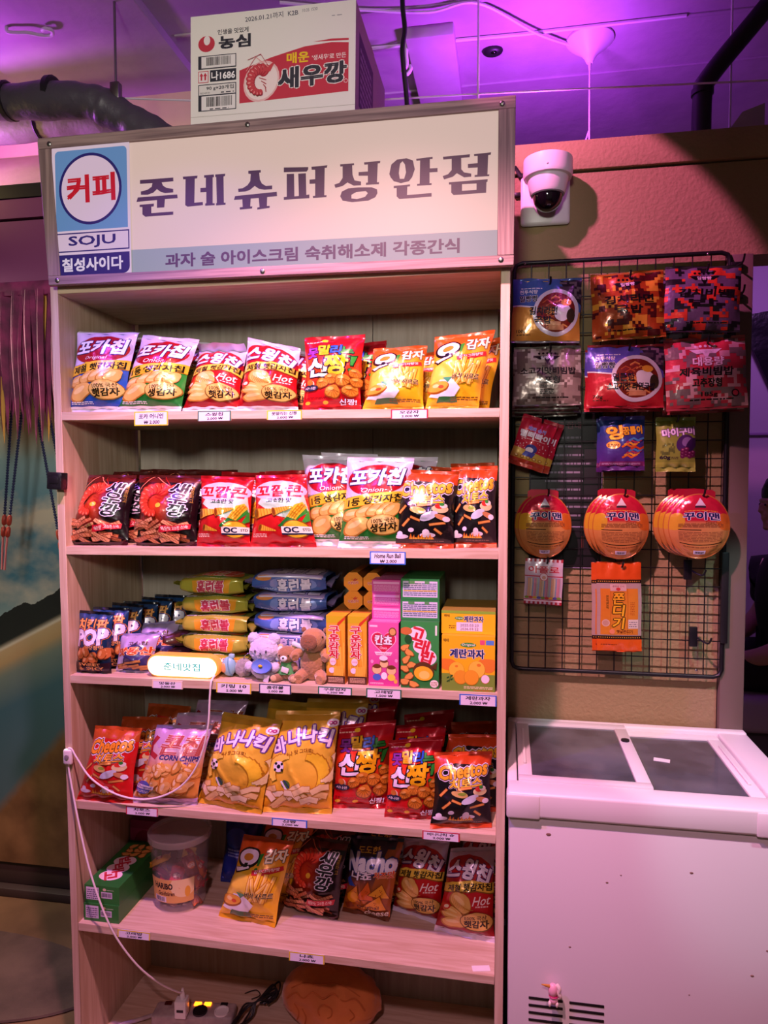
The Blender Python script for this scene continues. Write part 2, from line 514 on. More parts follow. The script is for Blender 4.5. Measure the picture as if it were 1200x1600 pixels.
def bag(name, label, cat, Q, d, art, seals, seed, group=None, material='film', vb=(.05, .955), curl=0.0, pinch=.075, crush=1.0, rest=None):
    """a pillow pack: printed body plus crimped end seals as parts; Q = corners TL TR BR BL"""
    TL, TR, BR, BL = [np.array(q, float) for q in Q]; org = (BL + BR) / 2
    if rest is not None: org = np.array(rest, float)
    TL, TR, BR, BL = TL - org, TR - org, BR - org, BL - org
    n = np.cross(TR + BR - TL - BL, TL + TR - BL - BR); n = -n / np.linalg.norm(n); n = -n if n[1] > 0 else n
    U, V = np.meshgrid(np.linspace(0, 1, art.nu + 1), np.linspace(0, 1, art.nv + 1))
    bil = lambda u, v: ((1 - u) * (1 - v))[..., None] * BL + (u * (1 - v))[..., None] * BR + (u * v)[..., None] * TR + ((1 - u) * v)[..., None] * TL
    r = random.Random(seed); sp = np.clip(np.sin(math.pi * V), 0, 1)
    ph = [r.uniform(0, 6.28) for _ in range(8)]
    side = pinch * sp ** .8
    uw = .5 + (U - .5) * (1 - side) + .008 * np.sin(9 * V + ph[0]) * sp
    base = bil(uw, vb[0] + (vb[1] - vb[0]) * V)
    ac = np.clip(4 * U * (1 - U), 0, 1) ** .62; prof = sp ** .6 * (1.12 - .3 * V)
    nz = np.array([[noise.noise(Vector((u * 2.3 + seed * 3.1, v * 2.7, seed * 1.7))) for u in U[0]] for v in V[:, 0]])
    rg = np.array([[1 - abs(noise.noise(Vector((u * 2.6 + v * 1.1 + seed * 5.3, v * 2.2 - u * .8, seed * .9)))) * 2 for u in U[0]] for v in V[:, 0]])
    fold = (np.sin(2 * math.pi * (3.2 * U + .6 * V) + ph[1]) * np.exp(-V / .13) + np.sin(2 * math.pi * (3.6 * U - .7 * V) + ph[2]) * np.exp(-(1 - V) / .15)) * .0045 * (4 * U * (1 - U)) ** .5
    t = d * 1.12 * ac * prof * (1 + .30 * crush * nz) + crush * (d * .22 * np.clip(rg, 0, 1) ** 5 * sp * ac) + fold * crush + .001
    p = Print(); p.art(base + n * t[..., None], art)
    p.grid(base - n * (d * .8 * ac * prof + .0006)[..., None], art.base, flip=True)
    root = p.build(name, M[material], None, org.tolist()); tag(root, label, cat, group)
    for k, (v0, v1, col) in enumerate(((vb[1], 1.0, seals[0]), (0.0, vb[0], seals[1]))):
        us = np.linspace(0, 1, 25); vs = np.linspace(0, 1, 9); UU, VV = np.meshgrid(us, vs)
        g = bil(UU, v0 + (v1 - v0) * VV); out = VV if k == 0 else 1 - VV
        wob = (.003 * np.sin(2 * math.pi * (1.3 * UU) + ph[3 + k]) + .0016 * np.sin(2 * math.pi * 3.1 * UU + ph[5 + k])) * out + .0005 * np.cos(VV * 8 * math.pi)
        wob = wob + (curl * out ** 2 if k == 0 else 0)
        q = Print(); q.grid(g + n * (wob + .0009)[..., None], col); q.grid(g + n * (wob - .0004)[..., None], col, flip=True)
        q.build('top_seal' if k == 0 else 'bottom_seal', M[material], root)
    return root


# ---------------------------------------------------------------- pack artwork
def chip(a, cx, cy, rx_, ry_, rot=0, c='#e7bd62', e='#b97d2c', h='#f4d98c'):
    a.E(cx, cy, rx_, ry_, e, rot, wob=.05, seed=cx * 9); a.E(cx + .01, cy + .012, rx_ * .92, ry_ * .88, c, rot, wob=.05, seed=cx * 9); a.E(cx - .02, cy + ry_ * .25, rx_ * .55, ry_ * .3, h, rot)


def mix(c1, c2, t):
    t = min(1, max(0, t)); a, b = lin(c1), lin(c2); return tuple(x + (y - x) * t for x, y in zip(a, b))


def art_poca(low, low2, sub, two):
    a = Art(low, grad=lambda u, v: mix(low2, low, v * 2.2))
    a.P([(0, .72), (1, .86), (1, 1.35), (0, 1.35)], '#dccfe8'); a.E(.5, 1.03, .50, .27, '#c3b7cf', 4); a.E(.5, 1.02, .46, .265, '#a50f1d', 4, n=30)  # white top print tinted lilac to carry the violet overhead light
    a.T('포카칩', .5, 1.07, .80, .27, '#f7fbff', .045, .18, 3, ('#20246e', .035), ('#0d1030', .055))
    a.T(sub, .47, .855, .36, .075, '#fff4ee', .01, .25, 4)
    a.P([(-.02, .54), (1.02, .70), (1.02, .86), (.5, .80), (-.02, .70)], '#f2cb35'); a.P([(-.02, .525), (1.02, .685), (1.02, .70), (-.02, .54)], '#c08a18')
    a.T(two, .53, .695, .86, .125, '#1b130c', .035, .12, 8)
    for x, y, r in ((.22, .44, 10), (.42, .50, 20), (.58, .53, 30), (.72, .53, 40), (.82, .53, 48)): chip(a, x, y, .21 - .1 * (x - .2), .10, r)
    chip(a, .28, .26, .23, .145, 25)
    a.E(.72, .30, .27, .165, '#8a6a22'); a.E(.72, .305, .255, .152, '#dfbd62'); a.E(.72, .36, .2, .07, '#e9cd7d')
    a.T('100% 국산', .71, .37, .36, .075, '#4d2f10', .02, 0, 6); a.T('생감자' if two[0] == '1' else '햇감자', .72, .265, .40, .125, '#231507', .04, .08, 6)
    a.R(0, 0, 1, .035, '#eee8f2'); a.lines(.1, .07, .5, .12, 2, '#dfe6df'); return a


def art_swing():
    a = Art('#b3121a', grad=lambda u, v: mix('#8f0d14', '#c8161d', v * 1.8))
    a.P([(0, .92), (1, .80), (1, 1.35), (0, 1.35)], '#d8c8e6'); a.P([(0, .82), (.3, .86), (1, .80), (1, 1.0), (.6, 1.0), (0, .95)], '#a31420')
    a.E(.5, 1.1, .47, .20, '#b8161f', -6); a.T('스윙칩', .5, 1.09, .88, .30, '#f3ecff', .05, .15, -8, ('#55176e', .04), ('#2a0b3c', .055), arc=.12)
    a.P([(0, .66), (.3, .74), (.7, .76), (1, .70), (1, .86), (.6, .92), (.2, .88), (0, .80)], '#efd04a'); a.P([(0, .64), (.3, .72), (.7, .74), (1, .68), (1, .70), (.7, .76), (.3, .74), (0, .66)], '#8c5a12')
    a.T('제철 햇감자칩', .54, .815, .86, .115, '#1d120a', .035, .1, 3, arc=.04)
    chip(a, .40, .55, .24, .17, -25); 
    for k in range(9): a.S([(.22 + k * .045, .62 - .02 * k), (.30 + k * .045, .46 + .0 * k)], .008, '#c58a2e')
    chip(a, .28, .38, .22, .06, -12); chip(a, .30, .30, .24, .06, -4); chip(a, .33, .20, .23, .09, 5)
    a.E(.15, .44, .08, .055, '#c92f1c', 15); a.E(.15, .44, .045, .03, '#f3e3bf', 15)
    a.T('Hot', .80, .60, .30, .14, '#fff2ee', .012, .3, 4); a.lines(.70, .49, .92, .53, 1, '#f5d8cf')
    a.E(.72, .27, .27, .165, '#6b4a12'); a.E(.72, .275, .255, .152, '#dcb75a')
    a.T('100% 국산', .71, .34, .36, .075, '#4d2f10', .02, 0, 3); a.T('햇감자', .72, .235, .40, .125, '#231507', .04, .08, 3)
    a.R(0, 0, 1, .03, '#ece4ee'); return a


def cookie(a, x, y, r, c='#d98a2c', seed=1):
    a.E(x, y, r, r * .88, '#8a4a12', 0, wob=.06, seed=seed); a.E(x + .004, y + .01, r * .9, r * .78, c, 0, wob=.06, seed=seed)
    for k in range(6): a.S([(x, y + r * .35), (x + r * .8 * math.cos(rad(190 + 32 * k)), y + r * .1 + r * .75 * math.sin(rad(190 + 32 * k)))], r * .07, '#a5601a')
    a.E(x - r * .2, y + r * .42, r * .38, r * .2, '#f0b45a')


def art_shin():
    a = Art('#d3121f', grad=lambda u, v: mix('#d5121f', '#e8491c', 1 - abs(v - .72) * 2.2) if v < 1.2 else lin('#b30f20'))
    a.R(0, 1.24, 1, 1.35, '#b00f22'); a.lines(.05, 1.27, .4, 1.31, 1, '#f0c9b0'); a.E(.36, 1.30, .05, .035, '#f2d230')
    for t, x, y, w, c in (('못', .17, 1.05, .19, '#8e3aa8'), ('말', .38, 1.09, .21, '#f4c51f'), ('리', .58, 1.07, .17, '#2f63d8'), ('는', .77, 1.03, .20, '#2f9a3a')): a.T(t, x, y, w, .21, c, .05, 0, 0, ('#190a12', .05))
    a.T('신', .27, .74, .36, .36, '#f6f1ff', .045, .10, 0, ('#120810', .05)); a.T('짱', .60, .77, .38, .38, '#f7c216', .045, 0, 0, ('#120810', .05)); a.P([(.83, .95), (.95, .98), (.89, .74), (.83, .73)], '#16301a'); a.P([(.845, .93), (.935, .955), (.88, .755), (.84, .75)], '#35a63b'); a.E(.84, .66, .045, .04, '#16301a'); a.E(.84, .66, .033, .03, '#35a63b')
    for i, (x, y, r) in enumerate(((.52, .50, .12), (.72, .46, .13), (.36, .42, .11), (.90, .60, .10), (.56, .26, .14), (.84, .28, .13), (.92, .44, .10))): cookie(a, x, y, r, seed=i)
    a.E(.16, .40, .06, .08, '#f1e4c8'); a.E(.16, .34, .14, .06, '#2a2a44'); a.E(.15, .44, .055, .05, '#c57b30'); a.T('시나몬', .16, .335, .2, .05, '#f2e9e9', .02)
    a.lines(.06, .14, .45, .18, 2, '#7d1018'); a.R(0, .04, 1, .10, '#b30e1c')
    for x in (.10, .42): a.E(x, .07, .05, .03, '#f2cf2b')
    a.T('신짱!', .80, .09, .26, .09, '#f5e9ff', .03, .1, 0, ('#200a18', .05)); return a


def art_ogam():
    a = Art('#efb21a', grad=lambda u, v: mix('#f3c425', '#e07a12', (v - .85) * 3) if v > .8 else mix('#f2bd1c', '#f3c425', v))
    a.P([(0, 1.05), (1, 1.20), (1, 1.35), (0, 1.35)], '#d9591a')
    a.E(.27, 1.07, .24, .17, '#140c08', 8); a.E(.27, 1.08, .20, .13, '#f3e4ff', 8); a.E(.27, 1.08, .10, .06, '#d68a2b', 8); a.P([(.02, .86), (.10, .78), (.38, .90), (.34, .97)], '#140c08'); a.P([(.05, .865), (.11, .81), (.35, .91), (.33, .945)], '#f6ecff'); a.P([(.22, .9), (.30, .92), (.30, .99), (.23, .98)], '#140c08')
    a.P([(.49, 1.16), (.56, 1.18), (.53, .98), (.49, .97)], '#2f8a2a'); a.E(.505, .92, .03, .025, '#2f8a2a')
    a.T('감자', .78, 1.15, .38, .21, '#f7e7c8', .045, .06, 6, ('#2a1408', .05))
    a.P([(.44, .90), (.95, 1.00), (.97, .92), (.70, .84), (.46, .82)], '#c8242c'); a.T('감자그라탕맛', .70, .915, .42, .055, '#fff0e4', .02, 0, 10)
    a.E(.27, .55, .30, .26, '#f6d24c'); 
    for i, (x0, y0, x1, y1) in enumerate(((.50, .40, .46, .80), (.60, .38, .60, .86), (.70, .40, .72, .84), (.80, .42, .86, .80), (.54, .38, .78, .72), (.66, .40, .50, .76), (.76, .38, .80, .70))):
        a.S([(x0, y0), (x1, y1)], .085, '#b36a12'); a.S([(x0, y0), (x1, y1)], .065, '#f2c64a'); a.S([(x0 - .012, y0), (x1 - .012, y1)], .018, '#f9e08c')
    a.P([(.05, .16), (.50, .10), (.62, .30), (.45, .46), (.22, .46)], '#e9edf4'); a.P([(.2, .06), (.6, .06), (.56, .16), (.24, .16)], '#2c6a34'); a.P([(.26, .50), (.46, .50), (.38, .40)], '#3f9a6a')
    a.E(.20, .32, .21, .11, '#9a5a14', 10); a.E(.20, .335, .19, .09, '#ecae3c', 10); a.E(.16, .35, .06, .035, '#f9d98a'); a.E(.26, .33, .05, .03, '#d5522a')
    a.T('바삭 사르르', .68, .50, .46, .10, '#3c2206', .035, .08, 0, ('#f6e29a', .04))
    a.lines(.46, .09, .95, .16, 2, '#6b4a10'); return a


def shrimp(a, s=1.0, ox=0.0, oy=0.0, c='#e2452c', d='#a21f16', l='#f08a66'):
    pts = [(math.cos(rad(t)), math.sin(rad(t))) for t in range(60, 290, 18)]
    for i, (x, y) in enumerate(pts):
        r = (.145 - .006 * i) * s; a.E(ox + .22 * s * x, oy + .27 * s * y, r, r * .72, d, 60 + i * 18); a.E(ox + .22 * s * x, oy + .27 * s * y + .008 * s, r * .84, r * .58, c, 60 + i * 18); a.E(ox + .25 * s * x, oy + .30 * s * y, r * .35, r * .14, l, 60 + i * 18)
    a.P([(ox + .02 * s, oy + .22 * s), (ox + .36 * s, oy + .43 * s), (ox + .24 * s, oy + .20 * s)], c); a.S([(ox + .2 * s, oy + .3 * s), (ox - .1 * s, oy + .55 * s), (ox - .32 * s, oy + .25 * s)], .014 * s, l); a.S([(ox + .2 * s, oy + .32 * s), (ox + .02 * s, oy + .60 * s), (ox - .28 * s, oy + .50 * s)], .012 * s, d)
    for k in range(4): a.S([(ox - .02 * s + k * .05 * s, oy + .08 * s - k * .08 * s), (ox + .14 * s, oy + .02 * s - k * .09 * s)], .02 * s, d)


def art_saewoo():
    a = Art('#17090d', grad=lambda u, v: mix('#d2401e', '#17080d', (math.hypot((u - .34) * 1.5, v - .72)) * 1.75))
    a.R(0, 1.24, 1, 1.35, '#5a1712'); shrimp(a, 1.0, .38, .82)
    a.E(.44, .72, .05, .05, '#f7c33a')
    r = random.Random(4)
    for i in range(30):
        x, y = r.uniform(.08, .88), r.uniform(.07, .42) * (1 if i % 3 else .8); t = r.uniform(-35, 35); L = .13; dx, dy = L * math.cos(rad(t)), L * math.sin(rad(t)); c = r.choice(('#d98a5c', '#e2a06f', '#c8714a'))
        if y > .42 - .25 * x + .1: continue
        a.S([(x - dx, y - dy), (x + dx, y + dy)], .072, '#7a3420'); a.S([(x - dx, y - dy), (x + dx, y + dy)], .054, c)
        for k in range(-2, 3): a.S([(x + dx * k * .38 - .018, y + dy * k * .38 + .02), (x + dx * k * .38 + .012, y + dy * k * .38 - .02)], .008, '#9a5030')
    for t, y in (('새', 1.08), ('우', .85), ('깡', .62)): a.T(t, .73, y, .25, .24, '#15121c', .04, .1, -6, ('#f4efff', .055), ('#6a2a70', .075))
    a.T('매\n콤\n하\n고', .92, .98, .05, .36, '#b8923c', .01); a.P([(.50, .20), (.92, .26), (.93, .36), (.52, .32)], '#c81e34'); a.T('매운맛 고소한 스낵!', .72, .285, .36, .07, '#ffe6e0', .02, 0, 6)
    a.R(0, 0, 1, .04, '#3a120e'); return a


def cone(a, x, y, s, rot, c='#eeb437', e='#a86412'):
    ca, sa = math.cos(rad(rot)), math.sin(rad(rot)); f = lambda u, v: (x + s * (u * ca - v * sa), y + s * (u * sa + v * ca))
    a.P([f(-1, .5), f(-1, -.5), f(1.2, -.08), f(1.2, .08)], c)
    for k in range(7): u = -.85 + k * .28; h = .5 - (u + 1) * .19; a.S([f(u, h), f(u + .08, -h)], s * .05, e)
    a.E(*f(-1, 0), s * .24, s * .54, e, rot); a.E(*f(-1, 0), s * .17, s * .42, '#7a3f0c', rot)


def art_kkok():
    a = Art('#c3141c', grad=lambda u, v: mix('#b8121a', '#d82222', v))
    a.R(0, 1.25, 1, 1.35, '#a80f1a'); a.E(.5, 1.05, .50, .22, '#f0c6dc'); a.P([(.10, .80), (.20, .95), (.95, .98), (.99, .62), (.80, .45), (.45, .55)], '#bfe3c6')
    a.E(.5, 1.04, .49, .19, '#f0c6dc'); a.T('꼬깔콘', .5, 1.05, .86, .24, '#c01a2c', .05, .06, 0, ('#fff2f6', .03)); a.T('고소한 맛', .52, .85, .46, .09, '#14402c', .035, .1)
    a.P([(.52, .36), (.66, .30), (.98, .62), (.94, .78), (.80, .70)], '#2f9a34'); a.P([(.60, .44), (.74, .38), (.97, .72), (.92, .82), (.80, .76)], '#f3c932')
    for k in range(7): a.S([(.60 + k * .05, .48 + k * .05), (.72 + k * .035, .40 + k * .055)], .012, '#cf8e16')
    for k in range(3): a.S([(.63 + k * .045, .42), (.86 + k * .04, .77)], .010, '#cf8e16')
    a.P([(.50, .34), (.62, .28), (.80, .46), (.66, .52)], '#1f7a2c'); a.P([(.86, .36), (.99, .45), (.98, .66)], '#36a53a')
    cone(a, .30, .62, .20, 8); cone(a, .58, .66, .16, 14); cone(a, .30, .28, .13, -14)
    a.E(.77, .28, .21, .18, '#8a5a10'); a.E(.77, .28, .19, .16, '#f0bd2a'); a.R(.55, .20, .99, .33, '#f6f1e0'); a.T('OC', .70, .265, .22, .10, '#17244a', .045); a.T('STD', .92, .265, .10, .05, '#17244a', .02); a.R(.55, .17, .99, .20, '#17244a')
    a.lines(.04, .12, .28, .20, 3, '#f0c9b8'); return a


def art_cheetos(bg, strip, word1, word2):
    a = Art(bg); a.P([(0, 1.06), (.35, 1.2), (1, 1.14), (1, 1.35), (0, 1.35)], strip); a.P([(0, .98), (.12, 1.12), (0, 1.2)], strip)
    a.T('Cheetos', .5, 1.06, .84, .25, '#e9dcf0', .05, .12, 7, ('#e9dcf0', .10)); a.T('치토스', .54, .82, .56, .18, '#e9dcf0', .05, .2, 6, ('#e9dcf0', .095)); a.T('Cheetos', .5, 1.06, .84, .25, word1, .045, .12, 7, ('#120a08', .045)); a.T('치토스', .54, .82, .56, .18, word2, .04, .2, 6, ('#120a08', .05))
    for x0, y0, x1, y1 in ((.10, .58, .20, .70), (.40, .71, .62, .735), (.16, .34, .26, .46), (.62, .36, .86, .40), (.30, .50, .44, .44), (.70, .28, .80, .20)):
        a.S([(x0, y0), (x1, y1)], .055, '#7a3a10'); a.S([(x0, y0), (x1, y1)], .038, '#dd9a4a')
    a.E(.78, .66, .13, .08, '#e7d7a0'); a.E(.76, .71, .07, .05, '#d8332a'); a.E(.83, .72, .06, .045, '#f0efe2'); a.E(.80, .745, .04, .03, '#3a9a3a')
    a.E(.30, .26, .05, .04, '#e9e2ee'); a.E(.58, .17, .13, .045, '#e9e2ee'); a.E(.55, .22, .06, .06, '#f3eef6'); a.E(.14, .14, .12, .04, '#e9e2ee'); a.E(.11, .19, .05, .05, '#f3eef6')
    for k in range(9): x = .30 + .045 * k; a.P([(x - .03, .10), (x + .03, .10), (x + .012 * math.sin(k * 2), .17 + .035 * math.sin(k * 1.9 + 1))], '#ee8a1c')
    for k in range(9): x = .31 + .042 * k; a.P([(x - .018, .10), (x + .018, .10), (x, .14)], '#f8cf3a')
    a.E(.60, .52, .16, .07, '#cfd8e8', 25); a.E(.42, .62, .14, .06, '#d9b86a', -12); a.E(.46, .63, .07, .03, '#8fae3c'); a.E(.82, .50, .13, .05, '#c98a58', -20); a.E(.88, .47, .06, .05, '#ece6f2')
    a.lines(.34, .055, .84, .075, 1, '#8d7a70'); a.R(0, 0, 1, .02, strip); return a


def art_pop():
    a = Art('#141c30', grad=lambda u, v: mix('#0f1626', '#1c3f6e', v * .8))
    a.T('치킨팝', .5, 1.10, .84, .26, '#e6a258', .045, 0, 0, ('#3a1c10', .05)); a.T('POP', .5, .80, .88, .36, '#f4ecff', .06, .08, 4, ('#3a2a80', .05), ('#e08a3a', .08))
    a.T('닭강정맛', .62, .56, .5, .10, '#f0b070', .03)
    r = random.Random(2)
    for i in range(16): chip(a, r.uniform(.1, .9), r.uniform(.22, .46), .13, .10, r.uniform(0, 90), '#c9743a', '#6a2c14', '#e8a870')
    a.R(.02, .02, .98, .2, '#2a1420'); a.T('SWEET\n& SPICY', .5, .115, .7, .15, '#e9a45a', .03); return a


def art_matdong():
    a = Art('#b9a6d6'); a.P([(.0, .5), (.55, 1.0), (1, .55), (1, 0), (0, 0)], '#3a3570'); a.P([(0, .0), (0, .8), (.35, .45), (.2, .0)], '#d9cdea')
    a.T('고소한', .60, .98, .5, .14, '#5a3a20', .03, 0, 4); a.T('맛동산', .55, .68, .86, .28, '#c8501e', .05, .08, 5, ('#ffe2b0', .045), ('#4a1a10', .06))
    r = random.Random(7)
    for i in range(12): x, y = r.uniform(.2, .9), r.uniform(.08, .30); a.S([(x - .12, y - .02), (x + .12, y + .03)], .08, '#7a4a1c'); a.S([(x - .12, y - .02), (x + .12, y + .03)], .06, '#c58a48')
    return a


def art_corn():
    a = Art('#d9b9cc', grad=lambda u, v: mix('#e6a24a', '#d8bccb', (v - .55) * 2.4)); a.P([(0, 1.2), (.2, 1.0), (.8, 1.1), (1, .9), (1, 1.35), (0, 1.35)], '#cfa9d6')
    a.S([(.10, 1.18), (.03, 1.04), (.06, .90), (.20, .84)], .09, '#b23040'); a.T('콘칩', .60, 1.05, .68, .34, '#c06058', .06, .06, -3, ('#f0d8dc', .03)); a.T('CORN CHIPS', .62, .82, .66, .085, '#3c3a86', .04, 0, -4); a.T('고소한맛', .72, .71, .34, .07, '#6a4aa8', .03)
    r = random.Random(11)
    for i in range(46): chip(a, r.uniform(.08, .92), r.uniform(.10, .66), r.uniform(.08, .14), r.uniform(.05, .09), r.uniform(0, 180), r.choice(('#f0bd6a', '#f4ca80', '#e8a850')), '#c07a30', '#fae0ae')
    a.E(.15, .26, .14, .12, '#5a64b8'); a.R(.02, .24, .34, .31, '#eef0fa'); a.T('Original', .18, .275, .26, .05, '#3a3f96', .02); a.lines(.06, .17, .26, .22, 2, '#dfe2f4')
    a.P([(0, 0), (1, 0), (1, .07), (.5, .10), (0, .06)], '#bb9cc4'); return a


def art_banana():
    a = Art('#e9b62a', grad=lambda u, v: mix('#e2a01c', '#f2cf45', 1 - abs(v - .75) * 1.3)); a.R(0, 1.27, 1, 1.35, '#b8902a')
    L = (('바', .15, .91, 22), ('나', .38, 1.04, 12), ('나', .60, 1.09, 3), ('킥', .83, 1.04, -10))
    for t, x, y, rt in L: a.T(t, x, y, .20, .23, '#4a1f7a', .05, 0, rt, ('#6a35a0', .075))
    for t, x, y, rt in L: a.T(t, x, y, .20, .23, '#f7f0ff', .05, 0, rt)
    a.E(.92, 1.24, .09, .06, '#efe9f4'); a.T('∞', .92, 1.24, .11, .05, '#b8308a', .03); a.T('바나나 맛 그대로!', .44, .84, .48, .06, '#8a4a12', .02, 0, 14, arc=.1)
    def ban(x, y, s, r_, c='#f3d233'):
        pts = [(x + s * math.cos(rad(t + r_)), y + s * math.sin(rad(t + r_))) for t in range(-70, 71, 14)]
        for i in range(len(pts) - 1): k = math.sin(math.pi * (i + .7) / (len(pts) + .4)); a.S(pts[i:i + 2], s * .62 * k + .03, '#b8861a')
        for i in range(len(pts) - 1): k = math.sin(math.pi * (i + .7) / (len(pts) + .4)); a.S(pts[i:i + 2], s * .52 * k + .02, c)
    ban(.62, .50, .26, 20); ban(.30, .56, .20, 150, '#f5dc58'); ban(.86, .62, .2, -20, '#f5e6a8')
    a.E(.20, .62, .085, .08, '#f2f0f6'); a.E(.20, .62, .03, .03, '#1a1a22'); a.E(.15, .66, .022, .02, '#1a1a22'); a.E(.25, .66, .022, .02, '#1a1a22'); a.E(.15, .57, .02, .02, '#1a1a22'); a.E(.26, .575, .02, .02, '#1a1a22')
    a.E(.33, .36, .075, .06, '#4f7a30', -30); a.S([(.26, .40), (.38, .24)], .03, '#f2f0f6'); a.S([(.30, .42), (.43, .27)], .02, '#2c3a6a'); a.E(.56, .18, .06, .05, '#5a8a34')
    r = random.Random(3)
    for i in range(16): x, y = r.uniform(.04, .96), r.uniform(.06, .30); t = r.uniform(-50, 50); a.S([(x - .1 * math.cos(rad(t)), y - .1 * math.sin(rad(t))), (x + .02, y + .03), (x + .1 * math.cos(rad(t)), y + .1 * math.sin(rad(t)))], .10, '#b98a3a'); a.S([(x - .1 * math.cos(rad(t)), y - .1 * math.sin(rad(t))), (x + .02, y + .03), (x + .1 * math.cos(rad(t)), y + .1 * math.sin(rad(t)))], .08, r.choice(('#f4dca0', '#efcf88', '#f8e6ba')))
    return a


def art_nacho():
    a = Art('#2a2440', grad=lambda u, v: mix('#c86a1c', '#282542', (v - .35) * 2.4)); a.P([(.55, .2), (1, .1), (1, 1.35), (.8, 1.35)], '#a85a22'); a.R(0, 1.22, .9, 1.35, '#20203a')
    a.T('도도한', .42, 1.19, .42, .12, '#e6c24a', .03, 0, 2, ('#3a2410', .04)); a.T('Nacho', .50, .97, .96, .34, '#eef0ff', .06, 0, 3, ('#4a54a8', .05), ('#10122c', .07)); a.T('나쵸', .36, .73, .42, .15, '#f7efff', .05, .1, 3, ('#1a1a3a', .05)); a.T('치즈맛', .80, .77, .36, .12, '#d8402a', .03, .1, 3, ('#f6d8a8', .04))
    a.P([(.02, .60), (.12, .68), (.26, .52), (.12, .50)], '#3a5ac0')
    for p, c in ((((.05, .30), (.30, .56), (.44, .22)), '#e08c1e'), (((.30, .28), (.52, .66), (.72, .30)), '#d9641c'), (((.55, .40), (.80, .62), (.98, .34)), '#e8a42c'), (((.40, .12), (.80, .42), (.95, .14)), '#ea9c26')):
        a.P(p, '#8a4410'); cx = sum(q[0] for q in p) / 3; cy = sum(q[1] for q in p) / 3; a.P([(cx + (q[0] - cx) * .88, cy + (q[1] - cy) * .88) for q in p], c)
        for k in range(7): a.E(cx + .06 * math.sin(k * 2.2), cy + .05 * math.cos(k * 1.7), .01, .008, '#a8480e')
    a.E(.24, .30, .13, .10, '#f0a51e', 20); a.P([(.06, .14), (.20, .20), (.28, .12), (.12, .06)], '#8a3c14')
    a.T('Original', .58, .17, .44, .08, '#5a2c0c', .02, .1, 4); a.T('cheese', .74, .085, .46, .11, '#f3ead6', .02, .2, 3, ('#4a220c', .04)); return a


def art_side(bg, c, word, wc, A=.35):
    """face of a pack lying on its back: one long printed side"""
    a = Art(bg, A, 24, 12); a.P([(.2, 0), (.8, 0), (.74, A), (.26, A)], c); a.T(word, .52, A * .42, .30, A * .46, wc, .05, .05, 4, ('#fff2ea', .06), ('#4a1a20', .075)); return a


def art_homerun(kind):
    if kind == 'y':
        a = Art('#8f9230', .75, 26, 24, grad=lambda u, v: mix('#8a8c2e', '#b9b444', math.sin(3 * u) * .6 + v * .5)); a.P([(.02, .06), (.98, .10), (.92, .40), (.06, .38)], '#a9a63a'); a.P([(.20, .28), (.84, .34), (.80, .08), (.24, .05)], '#e0a02a'); a.P([(.08, .40), (.94, .44), (.88, .75), (.14, .75)], '#5c7a34')
        a.E(.26, .56, .17, .10, '#b98c34', 10); a.E(.62, .60, .20, .09, '#d8c66a', -6); a.E(.78, .52, .12, .07, '#d8642a'); a.E(.44, .52, .10, .06, '#c87a3a')
        a.T('홈런볼', .52, .185, .42, .20, '#c83a5a', .05, .06, 4, ('#fff0f4', .06), ('#7a1a3a', .075)); a.T('홈런볼', .54, .58, .50, .17, '#d8402e', .05, .06, 0, ('#fbe9e0', .05)); a.lines(.16, .405, .74, .43, 1, '#eee6c0'); a.R(.04, .42, .20, .47, '#c8b8d0')
    else:
        a = Art('#3f62b4', .75, 26, 24, grad=lambda u, v: mix('#33529c', '#5f82cc', math.sin(3 * u) * .6 + v * .4)); a.P([(.06, .36), (.97, .32), (.92, .75), (.12, .75)], '#b9a6dc'); a.T('홈런볼', .60, .56, .60, .28, '#f2e4f6', .05, .06, 2, ('#3a2a5a', .06)); a.E(.16, .30, .12, .08, '#d08a4a'); a.E(.56, .17, .32, .14, '#7f96d8'); a.P([(.08, .31), (.95, .28), (.95, .32), (.08, .35)], '#dcd4ee')
        a.T('홈런볼', .58, .17, .44, .20, '#f0eaff', .05, .06, 3, ('#2a3a86', .06)); a.T('크림', .26, .64, .2, .12, '#eadcf2', .03, 0, 0, ('#3a2a5a', .05)); a.lines(.10, .05, .34, .10, 2, '#c8d0ee')
    return a


def art_gpotato():
    a = Art('#e3a12c', 3.1, grad=lambda u, v: mix('#8a4a16', '#e8aa30', v * 1.1)); a.R(0, 2.78, 1, 3.1, '#c9b21e'); a.P([(.5, 2.5), (1, 2.95), (1, 3.08), (.62, 2.8)], '#c83a1e')
    r = random.Random(8)
    for i in range(16): x = r.uniform(.1, .9); a.S([(x, r.uniform(.5, 1.2)), (x + r.uniform(-.2, .2), r.uniform(1.5, 2.5))], .07, r.choice(('#f4cf62', '#d98f22', '#f0bd45')))
    for t, y in (('구', 2.45), ('운', 2.08), ('감', 1.72), ('자', 1.36)): a.T(t, .42, y, .52, .36, '#c8283a', .05, 0, 0, ('#fff0e6', .05), ('#7a1a20', .065))
    a.E(.36, 1.02, .17, .17, '#f3dce6'); a.T('오리지널', .36, 1.02, .26, .08, '#b8406a', .01); a.E(.30, .62, .16, .13, '#efdcea'); a.E(.62, .55, .22, .16, '#e9a93a'); 
    for k in range(6): a.S([(.42 + k * .09, .40), (.46 + k * .09, .80)], .07, '#f0bd45')
    a.R(0, 0, 1, .36, '#4a2a18'); a.lines(.1, .08, .9, .32, 4, '#c8a888'); return a


